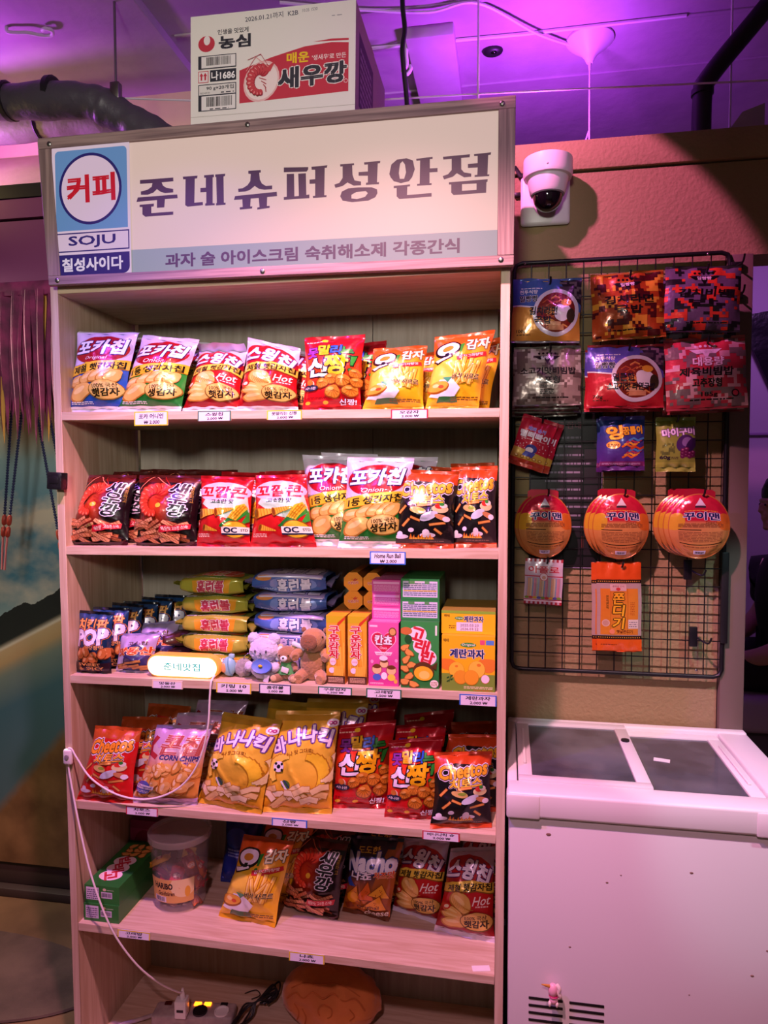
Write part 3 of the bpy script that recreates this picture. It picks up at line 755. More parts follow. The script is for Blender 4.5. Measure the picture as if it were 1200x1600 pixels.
def art_octa():
    a = Art('#e8952a', 1.0, 1, 1); a.E(.68, .66, .05, .16, '#c0392b', -50); a.E(.58, .70, .04, .16, '#c0392b', -40); a.lines(.35, .70, .5, .76, 1, '#9a4a10'); a.T('구운감자', .5, .40, .74, .24, '#c22a3a', .05, .06, 6, ('#ffeedd', .04)); return a


def art_kancho():
    a = Art('#d64a9c', 1.72, grad=lambda u, v: mix('#c83a90', '#de5aa4', v)); a.R(.04, 1.60, .3, 1.65, '#f4d0e6')
    hp = [(.5 + .42 * math.sin(rad(t)) ** 3, 1.20 + .36 * (13 * math.cos(rad(t)) - 5 * math.cos(2 * rad(t)) - 2 * math.cos(3 * rad(t)) - math.cos(4 * rad(t))) / 16) for t in range(0, 360, 9)]
    a.P(hp, '#f6c3de'); a.P([(.5 + (x - .5) * .93, 1.21 + (y - 1.21) * .93) for x, y in hp], '#cf1f4a'); a.T('칸쵸', .5, 1.25, .56, .26, '#fdf3f6', .05, 0, -2, ('#6a1028', .05)); a.T('Choco', .5, 1.04, .24, .07, '#fbe0ea', .02)
    a.E(.80, 1.48, .13, .12, '#7a4a22'); a.E(.80, 1.48, .10, .09, '#d8a860'); a.P([(.2, .93), (.8, .93), (.74, .84), (.26, .84)], '#f6e4ee'); a.lines(.27, .865, .73, .90, 1, '#b8306a')
    for x, y, r in ((.28, .46, .17), (.76, .44, .17), (.52, .62, .15)): a.E(x, y, r, r * .82, '#8a5426'); a.E(x, y - .01, r * .9, r * .72, '#efc98e'); a.E(x, y + r * .42, r * .8, r * .32, '#6a3a1c')
    a.E(.28, .24, .14, .09, '#4a6ac8'); a.E(.76, .24, .13, .09, '#f3d84a'); a.E(.52, .28, .10, .10, '#f4f0f6'); a.E(.5, .76, .14, .07, '#efe6f0')
    a.lines(.06, .05, .5, .10, 2, '#f6cfe4'); a.E(.9, .14, .06, .06, '#f0b84a'); a.E(.12, .66, .05, .05, '#f3a0cc'); a.E(.92, .70, .05, .05, '#f3a0cc'); return a


def art_gorae():
    a = Art('#2f8a3c', 1.75, grad=lambda u, v: mix('#2a7a34', '#3a9a48', v)); a.R(.90, 1.40, .95, 1.66, '#e4f0e0')
    for t, x, y in (('고', .44, 1.42), ('래', .56, 1.12), ('밥', .70, .82)): a.E(x, y, .24, .21, '#f5ecf0'); 
    for t, x, y in (('고', .44, 1.42), ('래', .56, 1.12), ('밥', .70, .82)): a.T(t, x, y, .34, .32, '#cf2338', .05, 0, -16)
    a.E(.14, 1.50, .16, .10, '#c8763a'); a.E(.20, 1.28, .10, .12, '#1f5a28')
    for i, (x, y, t) in enumerate(((.10, 1.05, 20), (.22, .92, -30), (.14, .74, 50), (.28, .60, 10), (.10, .50, -20), (.22, .30, 30), (.10, .16, 0), (.34, .10, -15))): a.E(x, y, .14, .09, '#7a4414', t, wob=.12, seed=i); a.E(x, y + .01, .12, .072, '#e0a24e', t, wob=.12, seed=i)
    a.E(.60, .46, .28, .24, '#5a3a1c', -8); a.E(.60, .40, .25, .19, '#f3c22c', -8); a.E(.62, .36, .14, .11, '#f8de6a'); a.P([(.80, .58), (.96, .72), (.93, .50)], '#5a3a1c'); a.E(.88, .14, .11, .10, '#f3eee0'); a.lines(.80, .08, .96, .20, 3, '#8a6a3a')
    return a


def art_boxback(bg, pale, line):
    a = Art(bg, .55, 1, 1); a.R(.05, .06, .95, .49, pale); a.lines(.07, .10, .93, .46, 7, line); a.R(.07, .22, .93, .245, '#e8c23a'); a.R(.20, .42, .36, .49, '#5a9a5a'); a.R(.62, .42, .74, .49, '#5a9a5a'); return a


def art_kanback():
    a = Art('#cf4a9a', .55, 1, 1); a.R(.04, .38, .96, .48, '#e8a4d0'); a.lines(.06, .08, .94, .35, 6, '#e79ccc'); return a


def art_egg(small):
    a = Art('#eec21c', .40 if small else .95, 1, 1); A = a.A
    if small:
        a.R(0, A - .05, 1, A, '#8ab83a'); a.E(.33, .27, .085, .028, '#3a9a4a'); a.T('Original', .33, .27, .13, .03, '#f0f8e0', .02); a.T('계란과자', .60, .26, .36, .10, '#1d2a6a', .05, 0, 0, ('#f6f2e0', .05)); a.R(.28, .05, .76, .20, '#e6ddec'); a.T('2025.03.23', .52, .15, .34, .045, '#26222c', .0); a.T('2026.03.22', .52, .085, .34, .045, '#26222c', .0); a.T('해태', .10, .31, .10, .05, '#4a2a10', .02); a.lines(.14, .09, .26, .16, 2, '#6a4a10')
    else:
        a.R(0, .0, 1, .30, '#7fa03a'); a.E(.12, .46, .16, .10, '#e8862a', wob=.1); a.E(.88, .46, .2, .12, '#e58a30', wob=.1)
        a.E(.50, .80, .15, .04, '#3a9a4a'); a.T('Original', .50, .80, .24, .05, '#f0f8e0', .02); a.T('계란과자', .48, .65, .64, .15, '#1d2a6a', .055, 0, 0, ('#f6f2e0', .05)); a.T('해태', .08, .87, .10, .06, '#4a2a10', .02)
        a.R(.72, .81, .81, .89, '#e05a7a'); a.R(.83, .81, .98, .89, '#5a90d8');
        for x, y, r, c in ((.28, .36, .15, '#f0c93a'), (.66, .38, .16, '#f2cd45'), (.36, .24, .13, '#e9a42c'), (.56, .24, .14, '#eda92c'), (.82, .22, .08, '#f4e6ea')): a.E(x, y, r, r * .95, '#c88a1a'); a.E(x, y + .006, r * .95, r * .9, c)
        a.E(.28, .43, .03, .02, '#e58a2a'); a.E(.70, .46, .04, .025, '#e58a2a'); a.S([(.14, .15), (.18, .28)], .012, '#2a5a2a')
        for k in range(4): a.E(.12 + (k % 2) * .07, .17 + k * .03, .03, .012, '#2a5a2a', 30)
        a.lines(.42, .05, .96, .10, 2, '#e9e0a8'); a.lines(.6, .02, .96, .04, 1, '#d85a30')
    return a


def logo_star(a, x, y, s, c):
    a.P([(x - s, y + .2 * s), (x + s, y + .2 * s), (x + .6 * s, y - .1 * s), (x + .2 * s, y - .1 * s), (x, y - .5 * s), (x - .2 * s, y - .1 * s), (x - .6 * s, y - .1 * s)], c)
    for k in range(5): a.E(x - .6 * s + .3 * s * k, y + .42 * s, .09 * s, .09 * s, c)
    a.T('일빵빵', x, y + .04 * s, .95 * s, .26 * s, '#f0e8f0', .03)


def art_mre(bg, cols, l1, l2, seed, ink='#140c12', dens=.5, extra=None):
    a = Art(bg, .92, 18, 16); a.camo(0, 0, 1, .92, cols, 24, seed, dens); logo_star(a, .5, .74, .20, ink if extra is None else '#efe4ee')
    dy = -.06 if extra else 0; a.T(l1, .5, .53 + dy, .66 if len(l1) < 7 else .82, .115, ink, .035, 0, -1); a.T(l2, .5, .38 + dy, .36, .115, ink, .035, 0, -1)
    a.lines(.28, .09, .82, .12, 1, ink)
    if extra: a.T('185g', .52, .16, .20, .07, ink, .02); a.E(.84, .17, .05, .05, ink); a.E(.84, .17, .035, .035, bg); a.T('대용량', .52, .61, .38, .12, '#f6eef4', .035, 0, 0, ('#8a2a3a', .03))
    elif dens < .45: a.T('(Menu 2)', .5, .28, .22, .05, ink, .015); a.lines(.40, .16, .60, .24, 3, ink)
    return a


def art_ramen(top, low, l1, l2, wt):
    a = Art(low, .86, 18, 16); a.P([(0, .50), (.3, .46), (.6, .48), (1, .40), (1, .86), (0, .86)], top); a.P([(0, .485), (.3, .445), (.34, .445), (.34, .46), (.3, .465), (0, .505)], '#e9dfe8'); a.P([(.68, .86), (1, .86), (1, .50), (.78, .66)], '#2a2030'); a.camo(.68, .55, 1, .86, ('#4a3a4a', '#6a5a64'), 9, 4, .5)
    a.E(.64, .39, .335, .335, '#d9cfe0', n=36); a.E(.64, .39, .28, .28, '#7a2418', n=36); r = random.Random(6)
    for i in range(26): t = r.uniform(0, 360); q = r.uniform(.05, .25); x, y = .64 + q * math.cos(rad(t)), .39 + q * math.sin(rad(t)); a.S([(x - .06, y - .02), (x, y + .02), (x + .06, y - .01)], .014, r.choice(('#d0763a', '#b8502a', '#e09a52')))
    a.E(.74, .38, .125, .12, '#efe4f2', wob=.06); a.E(.78, .52, .075, .05, '#e9a23a'); a.R(.54, .14, .76, .21, '#c98a62'); a.R(.50, .20, .72, .25, '#d8a078'); a.E(.86, .34, .06, .10, '#3a2a1c')
    a.T(l1, .46, .40, .40 if len(l1) > 3 else .28, .11, '#161020', .035); a.T(l2, .46 if len(l2) < 4 else .56, .27, .24 if len(l2) < 4 else .62, .10, '#161020', .035)
    a.T('일빵빵', .23, .58, .26, .09, '#14102a', .03, 0, 0, ('#d8d4ea', .05)); a.T('전투식량', .23, .68, .26, .06, '#f0eaf6', .02); a.lines(.12, .73, .44, .755, 1, '#dcd6ea'); a.T(wt, .14, .12, .13, .055, '#241810', .02); a.lines(.08, .07, .28, .09, 1, '#3a2a1a'); return a


def art_pulppai():
    a = Art('#c0203a', 1.25, 16, 20); a.P([(0, 0), (1, 0), (1, .30), (0, .40)], '#d8b04a'); a.R(0, 0, 1, .10, '#c2402a'); a.T('제로 슈거', .5, .98, .5, .11, '#5a4ac0', .03, 0, -2, ('#e9e0ff', .05)); a.T('뻘뻐빠이', .5, .80, .84, .19, '#fbeef4', .05, 0, -2, ('#6a0a1e', .03)); a.lines(.14, .67, .84, .70, 1, '#f3c9d0')
    r = random.Random(1)
    for i in range(26): a.E(r.uniform(.05, .95), r.uniform(.40, .68), .014, .014, '#f0c8d0')
    a.E(.5, .42, .17, .13, '#3a3a90'); a.E(.46, .38, .11, .08, '#f0e4ea'); a.P([(.30, .20), (.60, .18), (.66, .32), (.36, .34)], '#4a4aa8')
    for k in range(5): a.E(.16 + .17 * k, .16, .065, .045, '#b87a2a'); a.E(.16 + .17 * k, .165, .03, .02, '#f0d890')
    return a


def art_ringgum():
    a = Art('#2f2c7c', 1.2, 16, 20, grad=lambda u, v: mix('#5a2a8a', '#25408a', v)); a.T('잉', .32, .86, .34, .34, '#f0b430', .05, 0, 6, ('#5a2a10', .05)); a.T('꿈틀이', .72, .92, .42, .20, '#f0b430', .05, 0, 6, ('#5a2a10', .05)); a.E(.30, .54, .16, .10, '#e8a440'); a.lines(.18, .50, .42, .58, 2, '#7a3a1a')
    cs = ('#d8662a', '#e8a43a', '#a83a5a', '#4a8ac8', '#c84a2a')
    for i in range(9): x, y = .50 + .05 * (i % 5), .22 + .06 * i * .9; a.S([(x, y), (x + .10, y + .06), (x + .2, y), (x + .32, y + .07)], .05, cs[i % 5])
    a.R(0, 0, 1, .12, '#7a2a6a'); a.lines(.05, .04, .9, .09, 2, '#d0a0d8'); return a


def art_mygummy():
    a = Art('#8d9a3c', 1.3, 16, 20); a.P([(0, 0), (1, 0), (1, .14), (0, .14)], '#a3ae48'); a.T('마이구미', .56, .98, .82, .22, '#f0dcf6', .05, .05, 6, ('#6a2a86', .06), ('#3a1450', .08)); a.E(.72, .66, .22, .26, '#4a2462', -35); a.E(.76, .70, .12, .14, '#8a6aa0', -35); a.E(.88, .62, .12, .22, '#35184a', -30)
    for i in range(10): a.E(.66 + .09 * (i % 4), .30 + .08 * (i // 4) + .03 * (i % 2), .065, .06, '#6a1a4a'); a.E(.65 + .09 * (i % 4), .32 + .08 * (i // 4) + .03 * (i % 2), .025, .02, '#b86a98')
    a.camo(.10, .34, .46, .72, ('#6a7430', '#59642a'), 9, 3, .6); a.T('60g', .22, .26, .26, .12, '#2c1a30', .04); a.lines(.38, .22, .56, .30, 2, '#4a3a2a'); return a


def art_round():
    a = Art('#cf8a4a', 1.18, 18, 20, grad=lambda u, v: lin('#c21f3c') if v > .70 else mix('#c07a3e', '#d89a58', v * 1.4)); a.E(.05, .70, .20, .20, '#d8a830'); a.E(.97, .70, .20, .20, '#d8742a'); a.P([(.40, .98), (.60, .98), (.5, 1.12)], '#e6dfe6'); a.R(.40, .94, .60, .975, '#3a2a3a'); a.lines(.22, .885, .80, .91, 1, '#f0a03a')
    a.T('꾸이맨', .52, .79, .60, .14, '#2a1f5e', .05, 0, 0, ('#f4eaf4', .05)); a.T('Dried Fish', .72, .67, .26, .05, '#7a3a1a', .01); a.lines(.14, .58, .88, .66, 3, '#8a5030'); a.R(.14, .52, .52, .535, '#2a1a16'); a.lines(.14, .30, .88, .50, 7, '#96603a'); a.R(.14, .24, .90, .255, '#2a1a16'); a.lines(.2, .19, .84, .22, 1, '#8a5030'); a.R(.38, .07, .62, .14, '#dcd0e4'); a.bars(.41, .085, .59, .125); return a


def art_apollo():
    a = Art('#cfc2d0', 1.25, 1, 1); 
    for k in range(0, 17, 2): a.R(k / 17, 1.17, (k + 1) / 17, 1.25, '#a8283a'); a.R(k / 17, 0, (k + 1) / 17, .07, '#a8283a')
    a.T('아폴로', .5, .96, .80, .18, '#c23048', .045, 0, 0, ('#f2e6ee', .04)); a.R(0, .76, 1, .79, '#b8304a'); a.R(.05, .18, .95, .74, '#b0a8b8')
    cs = ('#d8a86a', '#c87a8a', '#e0d8a0', '#9ab0c8', '#d88a9a', '#c8b070', '#a8c0a0', '#8aa8c8')
    for k in range(22): a.R(.09 + k * .038, .20, .09 + k * .038 + .027, .72, cs[(k * 5) % 8])
    a.E(.5, .76, .11, .11, '#b8304a'); a.E(.5, .76, .095, .095, '#efe0e4'); a.E(.5, .74, .05, .05, '#d8a890')
    for k in range(9): a.E(.08 + k * .105, .18, .06, .035, ('#7a9a3a', '#c84a4a', '#d8b03a', '#5a5aa8')[k % 4])
    a.R(0, .07, 1, .11, '#efe4ea'); a.R(0, .11, 1, .13, '#b8304a'); return a


def art_jjon():
    a = Art('#b59c98', 1.95, 14, 24); a.R(0, 1.58, 1, 1.95, '#d8541a'); a.R(0, 1.50, 1, 1.58, '#2a1410'); a.R(0, 0, 1, .26, '#dd5c1a'); a.R(0, .26, 1, .34, '#2a1410')
    for k in range(20): a.R(.03 + k * .048, 1.53, .05 + k * .048, 1.55, '#d8a03a'); a.R(.03 + k * .048, .29, .05 + k * .048, .31, '#d8a03a')
    a.R(.08, .36, .92, 1.38, '#d8842c'); a.R(.30, .36, .312, 1.38, '#b8641c'); a.R(.68, .36, .692, 1.38, '#b8641c'); a.R(.30, 1.33, .66, 1.48, '#d8b8b4'); a.T('추억의 간식', .48, 1.43, .26, .045, '#6a2a2a', .01); a.E(.48, 1.37, .05, .035, '#c83a3a')
    for t, y in (('쫀', 1.16), ('디', .90), ('기', .62)): a.T(t, .48, y, .24, .24, '#f0b02a', .04, .12, 0, ('#1d0e08', .055))
    a.T('쫀\n득\n쫀\n득', .23, 1.08, .06, .30, '#5a4a1a', .02); a.lines(.74, .80, .84, 1.1, 8, '#a84a1a', .4); a.E(.20, .62, .09, .08, '#dcb8a8'); a.E(.20, .62, .07, .06, '#c89a8a'); a.R(.70, .50, .92, .70, '#e0ccc4'); a.lines(.72, .54, .90, .68, 3, '#6a5a6a', .35); a.E(.34, .43, .06, .055, '#e88a6a'); a.T('옛날쫀디기', .62, .43, .36, .07, '#6a2410', .02); a.lines(.08, .13, .44, .17, 1, '#8a3410'); return a


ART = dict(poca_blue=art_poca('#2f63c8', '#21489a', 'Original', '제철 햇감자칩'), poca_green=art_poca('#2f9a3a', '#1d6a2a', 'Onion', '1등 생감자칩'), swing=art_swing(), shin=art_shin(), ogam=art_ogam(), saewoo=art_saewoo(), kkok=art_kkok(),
           cheetos_black=art_cheetos('#141014', '#c8481a', '#eeb62a', '#f2c83a'), cheetos_red=art_cheetos('#cc1a1c', '#b8501c', '#ef9a2a', '#f0a83a'), pop=art_pop(), matdong=art_matdong(), corn=art_corn(), banana=art_banana(), nacho=art_nacho())
SEALS = dict(poca_blue=('#d9cfe2', '#d9d4e4'), poca_green=('#d9cfe2', '#dcd8e4'), swing=('#cfc0de', '#dfd6e6'), shin=('#b51022', '#b30e1c'), ogam=('#d9591a', '#e2a81c'), saewoo=('#4a1512', '#3a120e'), kkok=('#b0121c', '#a80f1a'),
             cheetos_black=('#c8481a', '#c8481a'), cheetos_red=('#b8501c', '#c01a1c'), pop=('#10131c', '#2a1420'), matdong=('#9a8ac0', '#b8a4d0'), corn=('#c0a2c8', '#b8a0c4'), banana=('#b8902a', '#d8a82a'), nacho=('#20203a', '#6a3416'))

# ---------------------------------------------------------------- room shell
W, D_, T_ = 1.2, 0.387, 0.022
YW = 0.42                                                           # front of the plaster partition
bm = B(); box(bm, -2.6, 3.6, -3.2, 3.4, -0.06, 0.0)
floor_mat = mat('worn_brown_floor', '#7c6040', 0.6, bump=(20, .25, .004), vary=(2.4, '#4c3822'))
struct('floor', bm, floor_mat)
bm = B(); box(bm, -2.6, 3.6, -3.2, 3.4, 3.15, 3.25)
struct('ceiling', bm, M['concrete'])
# plaster partition right of the shelf: a wall below a slightly proud top band, open doorway beyond the post
bm = B(); box(bm, 0.2, 1.80, YW, YW + 0.12, 0, 2.558); box(bm, 1.80, 3.6, YW, YW + 0.12, 2.30, 2.558)
struct('wall_back', bm, M['beige'])
bm = B(); box(bm, 0.2, 3.6, YW - 0.012, YW + 0.132, 2.564, 2.648, 0.004)
struct('trim_1', bm, M['beige'])
post = mat('dull_brown_post_paint', '#6f5f56', 0.6)
bm = B(); box(bm, 1.803, 1.868, YW - 0.02, YW + 0.14, 0, 2.298, 0.003)
struct('trim_2', bm, post)
# beach hut niche on the left
bm = B(); box(bm, -2.6, 0.0, 0.40, 0.46, 2.316, 2.53); box(bm, -2.6, 0.0, 0.395, 0.46, 2.538, 2.60)
struct('wall_left', bm, mat('dark_plum_fascia_paint', '#7a3468', 0.7))
bm = B(); box(bm, -2.6, 0.0, 0.39, 0.47, 2.602, 2.645)
struct('trim_3', bm, M['blackplastic'])
hutwall = mat('cream_hut_plaster', '#d8c79a', 0.85, bump=(30, .3, .004), vary=(4, '#c9b68a'))
bm = B(); box(bm, -2.6, 0.2, 0.80, 0.90, 0, 3.15)
struct('wall_rear', bm, hutwall)
bm = B(); hexa(bm, [(-2.6, .46, 2.64), (0.0, .46, 2.64), (0.0, .79, 2.93), (-2.6, .79, 2.93), (-2.6, .49, 2.61), (0.0, .49, 2.61), (0.0, .795, 2.89), (-2.6, .795, 2.89)])
struct('trim_4', bm, hutwall)
bm = B(); box(bm, -2.6, 0.2, 0.72, 0.80, 0, 0.035, .004); box(bm, -2.6, 0.2, 0.755, 0.80, 0.035, 0.13, .006)
struct('baseboard_left', bm, mat('dark_skirting_paint', '#3a2f2b', 0.5))
bm = B(); box(bm, 1.2, 3.6, 2.6, 2.7, 0, 3.15)
purple_wall = mat('pale_back_room_plaster', '#a99cac', 0.8, bump=(40, .2, .003))
struct('wall_far', bm, purple_wall)
bm = B(); box(bm, 3.5, 3.6, -3.2, 2.7, 0, 3.15)
struct('wall_right', bm, purple_wall)
# concrete beam and joint lines overhead
bm = B(); box(bm, -.58, .08, -3.2, 3.3, 3.12, 3.16, .003); struct('trim_8', bm, M['concrete'])
bm = B()
for y, w in ((0.53, .006), (0.72, .009), (1.0, .006)):
    box(bm, 0.1, 3.5, y - w, y + w, 3.144, 3.151, .002)
struct('trim_5', bm, M['concrete'])
bm = B(); box(bm, 0.86, 1.02, 0.62, 2.4, 3.11, 3.151, .006)
struct('trim_6', bm, M['concrete'])

# ---------------------------------------------------------------- mural, fringe, beaded cords, mat
mm = mat('beach_photo_print', '#7a9ab0', 0.55); nt = mm.node_tree; bs = nt.nodes['Principled BSDF']; N_, L_ = nt.nodes.new, nt.links.new
tc = N_('ShaderNodeTexCoord'); sx = N_('ShaderNodeSeparateXYZ'); L_(tc.outputs['Object'], sx.inputs[0])


def mnode(op, a, b=None, c=None):
    n = N_('ShaderNodeMath'); n.operation = op
    for i, q in enumerate((a, b, c)):
        if q is None: continue
        if isinstance(q, (int, float)): n.inputs[i].default_value = q
        else: L_(q, n.inputs[i])
    return n.outputs[0]


def noise_n(scale, detail, stretch=None):
    n = N_('ShaderNodeTexNoise'); n.inputs['Scale'].default_value = scale; n.inputs['Detail'].default_value = detail
    mp = N_('ShaderNodeMapping'); mp.inputs['Scale'].default_value = stretch or (1, 1, 1); L_(tc.outputs['Object'], mp.inputs[0]); L_(mp.outputs[0], n.inputs['Vector']); return n.outputs['Fac']


def ramp(f, stops, interp='LINEAR'):
    r = N_('ShaderNodeValToRGB'); r.color_ramp.interpolation = interp; el = r.color_ramp.elements
    while len(el) < len(stops): el.new(.5)
    for e, (p, c) in zip(el, stops): e.position = p; e.color = (*lin(c), 1)
    L_(f, r.inputs[0]); return r.outputs[0]


def mixc(f, a, b):
    n = N_('ShaderNodeMix'); n.data_type = 'RGBA'; L_(f, n.inputs[0]); L_(a, n.inputs[6]); L_(b, n.inputs[7]); return n.outputs[2]


X, Z = sx.outputs['X'], sx.outputs['Z']
sky = ramp(mnode('DIVIDE', Z, 2.4), [(.46, '#9db4b6'), (.53, '#4f86a0'), (.64, '#5f98b0'), (.73, '#93b2b4'), (.79, '#ead9ac')])  # cream upper stop paints warm lamp light into the sky print
cl = ramp(noise_n(3.4, 8, (1, 1, 1.4)), [(.47, '#000000'), (.62, '#ffffff')])
clouds = mixc(cl, sky, ramp(mnode('DIVIDE', Z, 2.4), [(.45, '#b9bdb8'), (.75, '#f0e4c8')]))
tilt = mnode('SUBTRACT', Z, mnode('MULTIPLY', mnode('ADD', X, .79), .50))        # far shore, sloping up to the right
tide = mnode('SUBTRACT', Z, mnode('MULTIPLY', mnode('ADD', X, .80), 1.10))       # near water line
sand = ramp(noise_n(7, 6), [(.3, '#5e4429'), (.7, '#8a6a44')])
water = ramp(tilt, [(.35, '#4d6a70'), (.75, '#3f6474'), (.93, '#7d8a80')])
low = mixc(ramp(mnode('ADD', tide, mnode('MULTIPLY', noise_n(6, 3), .06)), [(.36, '#000000'), (.42, '#ffffff')]), sand, water)
low = mixc(ramp(tilt, [(.88, '#000000'), (.93, '#ffffff')]), low, ramp(mnode('MULTIPLY', tilt, .9), [(.80, '#8f8a74'), (.845, '#b79c74'), (.887, '#c2aa84'), (.896, '#dcd6c8'), (.905, '#8f8a7c'), (.915, '#262b2c')]))
hill = mnode('GREATER_THAN', mnode('ADD', tilt, mnode('MULTIPLY', noise_n(4.5, 7), -.24)), 1.00)
L_(mixc(hill, low, clouds), bs.inputs['Base Color'])
bm = B(); box(bm, -2.2, 0.1, 0.745, 0.753, 0.13, 2.42)
o = obj('beach_mural', bm, mm); tag(o, 'printed beach mural of clouds, dark hill and shore on the left wall', 'mural')

straw = mat('pink_straw', '#942a68', 0.55, vary=(18, '#5c1a44'))
gold = mat('gold_straw', '#d9a24a', 0.45)
r = random.Random(21)
t = thing('straw_fringe', 'hanging fringe of dark pink straw strips left of the shelf', 'fringe', (-0.55, 0.37, 2.32))
bm = B(); box(bm, -1.0, 0.36, -0.012, 0.006, -0.045, 0.0, .003); obj('header_band', bm, straw, t)
bm = B(); bg = B()
for i in range(340):
    x = r.uniform(-.98, .33); L = r.uniform(.34, .50); w = r.uniform(.014, .026); b_ = bg if r.random() < .05 else bm; y = r.uniform(-.016, .02) + (.012 if b_ is bg else 0)
    pts = []; a = r.uniform(-.015, .015)
    for k in range(7): s_ = k / 6; pts.append((x + a * s_ * s_ + .004 * math.sin(5 * s_ + i), y + .006 * math.sin(3 * s_ + i), -.03 - L * s_))
    tube(b_, pts, [w / 2 * (1 - (k / 6) ** 4 * .95) for k in range(7)], 4)
obj('strips', bm, straw, t); obj('gold_strips', bg, gold, t)
bm = B(); lathe(bm, [(.003, 0), (.006, 0), (.006, .002), (.003, .002)], (.035, -.013, -.022), 14, rx(90)); obj('eyelet', bm, M['steel'], t)

blue_bead = mat('navy_beads', '#27305a', 0.35); red_bead = mat('red_beads', '#a23a30', 0.35); pinkcord = mat('pink_cord', '#b86a72', 0.6)
for p0, p1, lab in (((-.47, .5, 1.98), (-.538, .5, 1.55), 'blue beaded cord with red end beads, leaning left under the fringe'), ((-.435, .5, 1.98), (-.352, .5, 1.50), 'blue beaded cord with red end beads, running down to the shelf side'),
                    ((-.53, .52, 1.98), (-.575, .52, 1.55), 'blue beaded cord at the outer left picture edge'), ((-.405, .52, 1.98), (-.33, .52, 1.6), 'blue beaded cord nearest the shelf, half hidden by the shelf side')):
    p0, p1 = Vector(p0), Vector(p1); d = (p1 - p0); n = int(d.length / .0095)
    t = thing('beaded_cord', lab, 'cord', p0, 'beaded cords under the fringe')
    bm = B()
    for k in range(n): ell(bm, d * ((k + .5) / n), (.0055, .0055, .0052), 8)
    obj('beads', bm, blue_bead, t)
    q = d.normalized()
    for k in range(2): bm = B(); rot = q.to_track_quat('Z', 'Y').to_matrix().to_4x4(); lathe(bm, [(.003, -.02), (.008, -.014), (.009, 0), (.008, .014), (.003, .02)], d + q * (.02 + .042 * k), 10, rot); obj('end_bead', bm, red_bead, t)
    bm = B(); tube(bm, [d + q * .07, d + q * .12, d + q * .2 + Vector((.004, 0, 0))], .004, 6); obj('cord_end', bm, pinkcord, t)
    bm = B(); tube(bm, [Vector((0, 0, .33)), Vector((0, 0, 0))], .002, 6); obj('hanging_string', bm, pinkcord, t)

bm = B(); lathe(bm, [(0.01, 0.0), (.50, 0.0), (.515, .004), (.51, .010), (.01, .010)], (-.67, .30, 0.0), 64, None, 1.12, .42)
t = obj('floor_mat', bm, mat('stained_brown_mat', '#5c4a3c', 0.75, bump=(60, .4, .004), vary=(5, '#3a2c24'))); tag(t, 'round brown stained mat on the floor left of the shelf', 'mat')

# ---------------------------------------------------------------- overhead fittings
wrap = mat('dark_wrapped_insulation', '#4b4450', 0.45, bump=(26, .6, .008)); wrap2 = mat('grey_insulation', '#8a7c84', 0.6, bump=(20, .6, .008))
t = thing('wrapped_pipe', 'thick dark wrapped pipe with a bent elbow, upper left', 'pipe', (-.25, .30, 2.86))
bm = B(); pts = bez([(-1.6, 0.02, .02), (-.7, .0, .016), (-.18, .0, .0), (.14, .0, -.02), (.24, .02, -.05), (.36, .04, -.12), (.50, .05, -.20)], 9)
tube(bm, pts, [.052 + .0018 * math.sin(i * 1.7) + .003 * math.sin(i * .6) for i in range(len(pts))], 16); obj('insulation', bm, wrap, t)
bm = B()
for x in (-.62, -.35, -.10, .06):
    bm = B(); lathe(bm, [(.053, -.012), (.058, -.008), (.058, .008), (.053, .012)], (x, .0, .012 if x < -.2 else .0), 18, ry(90)); obj('tape_band', bm, M['blackplastic'], t)
bm = B(); tube(bm, [(.268, 0, -.02), (.268, 0, .262)], .004, 8); box(bm, .253, .283, -.012, .012, -.03, .02, .003); obj('hanger_rod', bm, M['steel'], t)
t = thing('insulated_pipe', 'paler grey insulated pipe below and behind the dark wrapped one', 'pipe', (-.5, .56, 2.93))
bm = B(); pts = bez([(-1.4, .02, -.01), (-.6, .02, -.01), (.0, .0, -.012), (.26, .0, -.02), (.50, .02, -.10)], 8); tube(bm, pts, [.05 + .002 * math.sin(i * 1.3) for i in range(len(pts))], 14); obj('insulation', bm, wrap2, t)
bm = B(); lathe(bm, [(.052, -.006), (.057, 0), (.052, .006)], (.08, 0, -.012), 16, ry(90)); obj('tape_band', bm, wrap, t)

pale = mat('pale_painted_steel', '#d8ccd8', 0.45)
t = thing('ceiling_rose', 'pale bell shaped ceiling rose with a hanging pull cord', 'ceiling rose', (1.463, 0.79, 3.148))
bm = B(); lathe(bm, [(.078, 0.0), (.078, -.006), (.062, -.022), (.030, -.046), (.018, -.062), (.012, -.075), (.010, -.078)], (0, 0, 0), 36); obj('canopy', bm, pale, t)
bm = B(); tube(bm, [(0, 0, -.07), (0, 0, -.10)], [.006, .0035], 8); tube(bm, [(0, 0, -.10), (.002, 0, -.40), (0, .002, -.72)], .0028, 6); tube(bm, bez([(0, 0, -.30), (-.012, -.006, -.34), (-.016, -.008, -.38), (-.006, -.004, -.385), (0, 0, -.34)], 5), .0026, 6); obj('pull_cord', bm, pale, t)
o = obj('ceiling_cable', tube(B(), bez([(1.40, .79, 3.135), (1.28, .69, 3.128), (1.10, .53, 3.14), (.95, .53, 3.13), (.75, .50, 3.14), (.5, .42, 3.14)], 8), .005, 6), pale); tag(o, 'pink lit cable looping along the ceiling to the ceiling rose', 'cable')
o = obj('ceiling_conduit', tube(B(), [(.70, .70, 3.143), (1.25, .715, 3.143), (1.75, .71, 3.143)], .006, 6), pale); tag(o, 'straight thin pale conduit fixed along a ceiling joint', 'conduit')
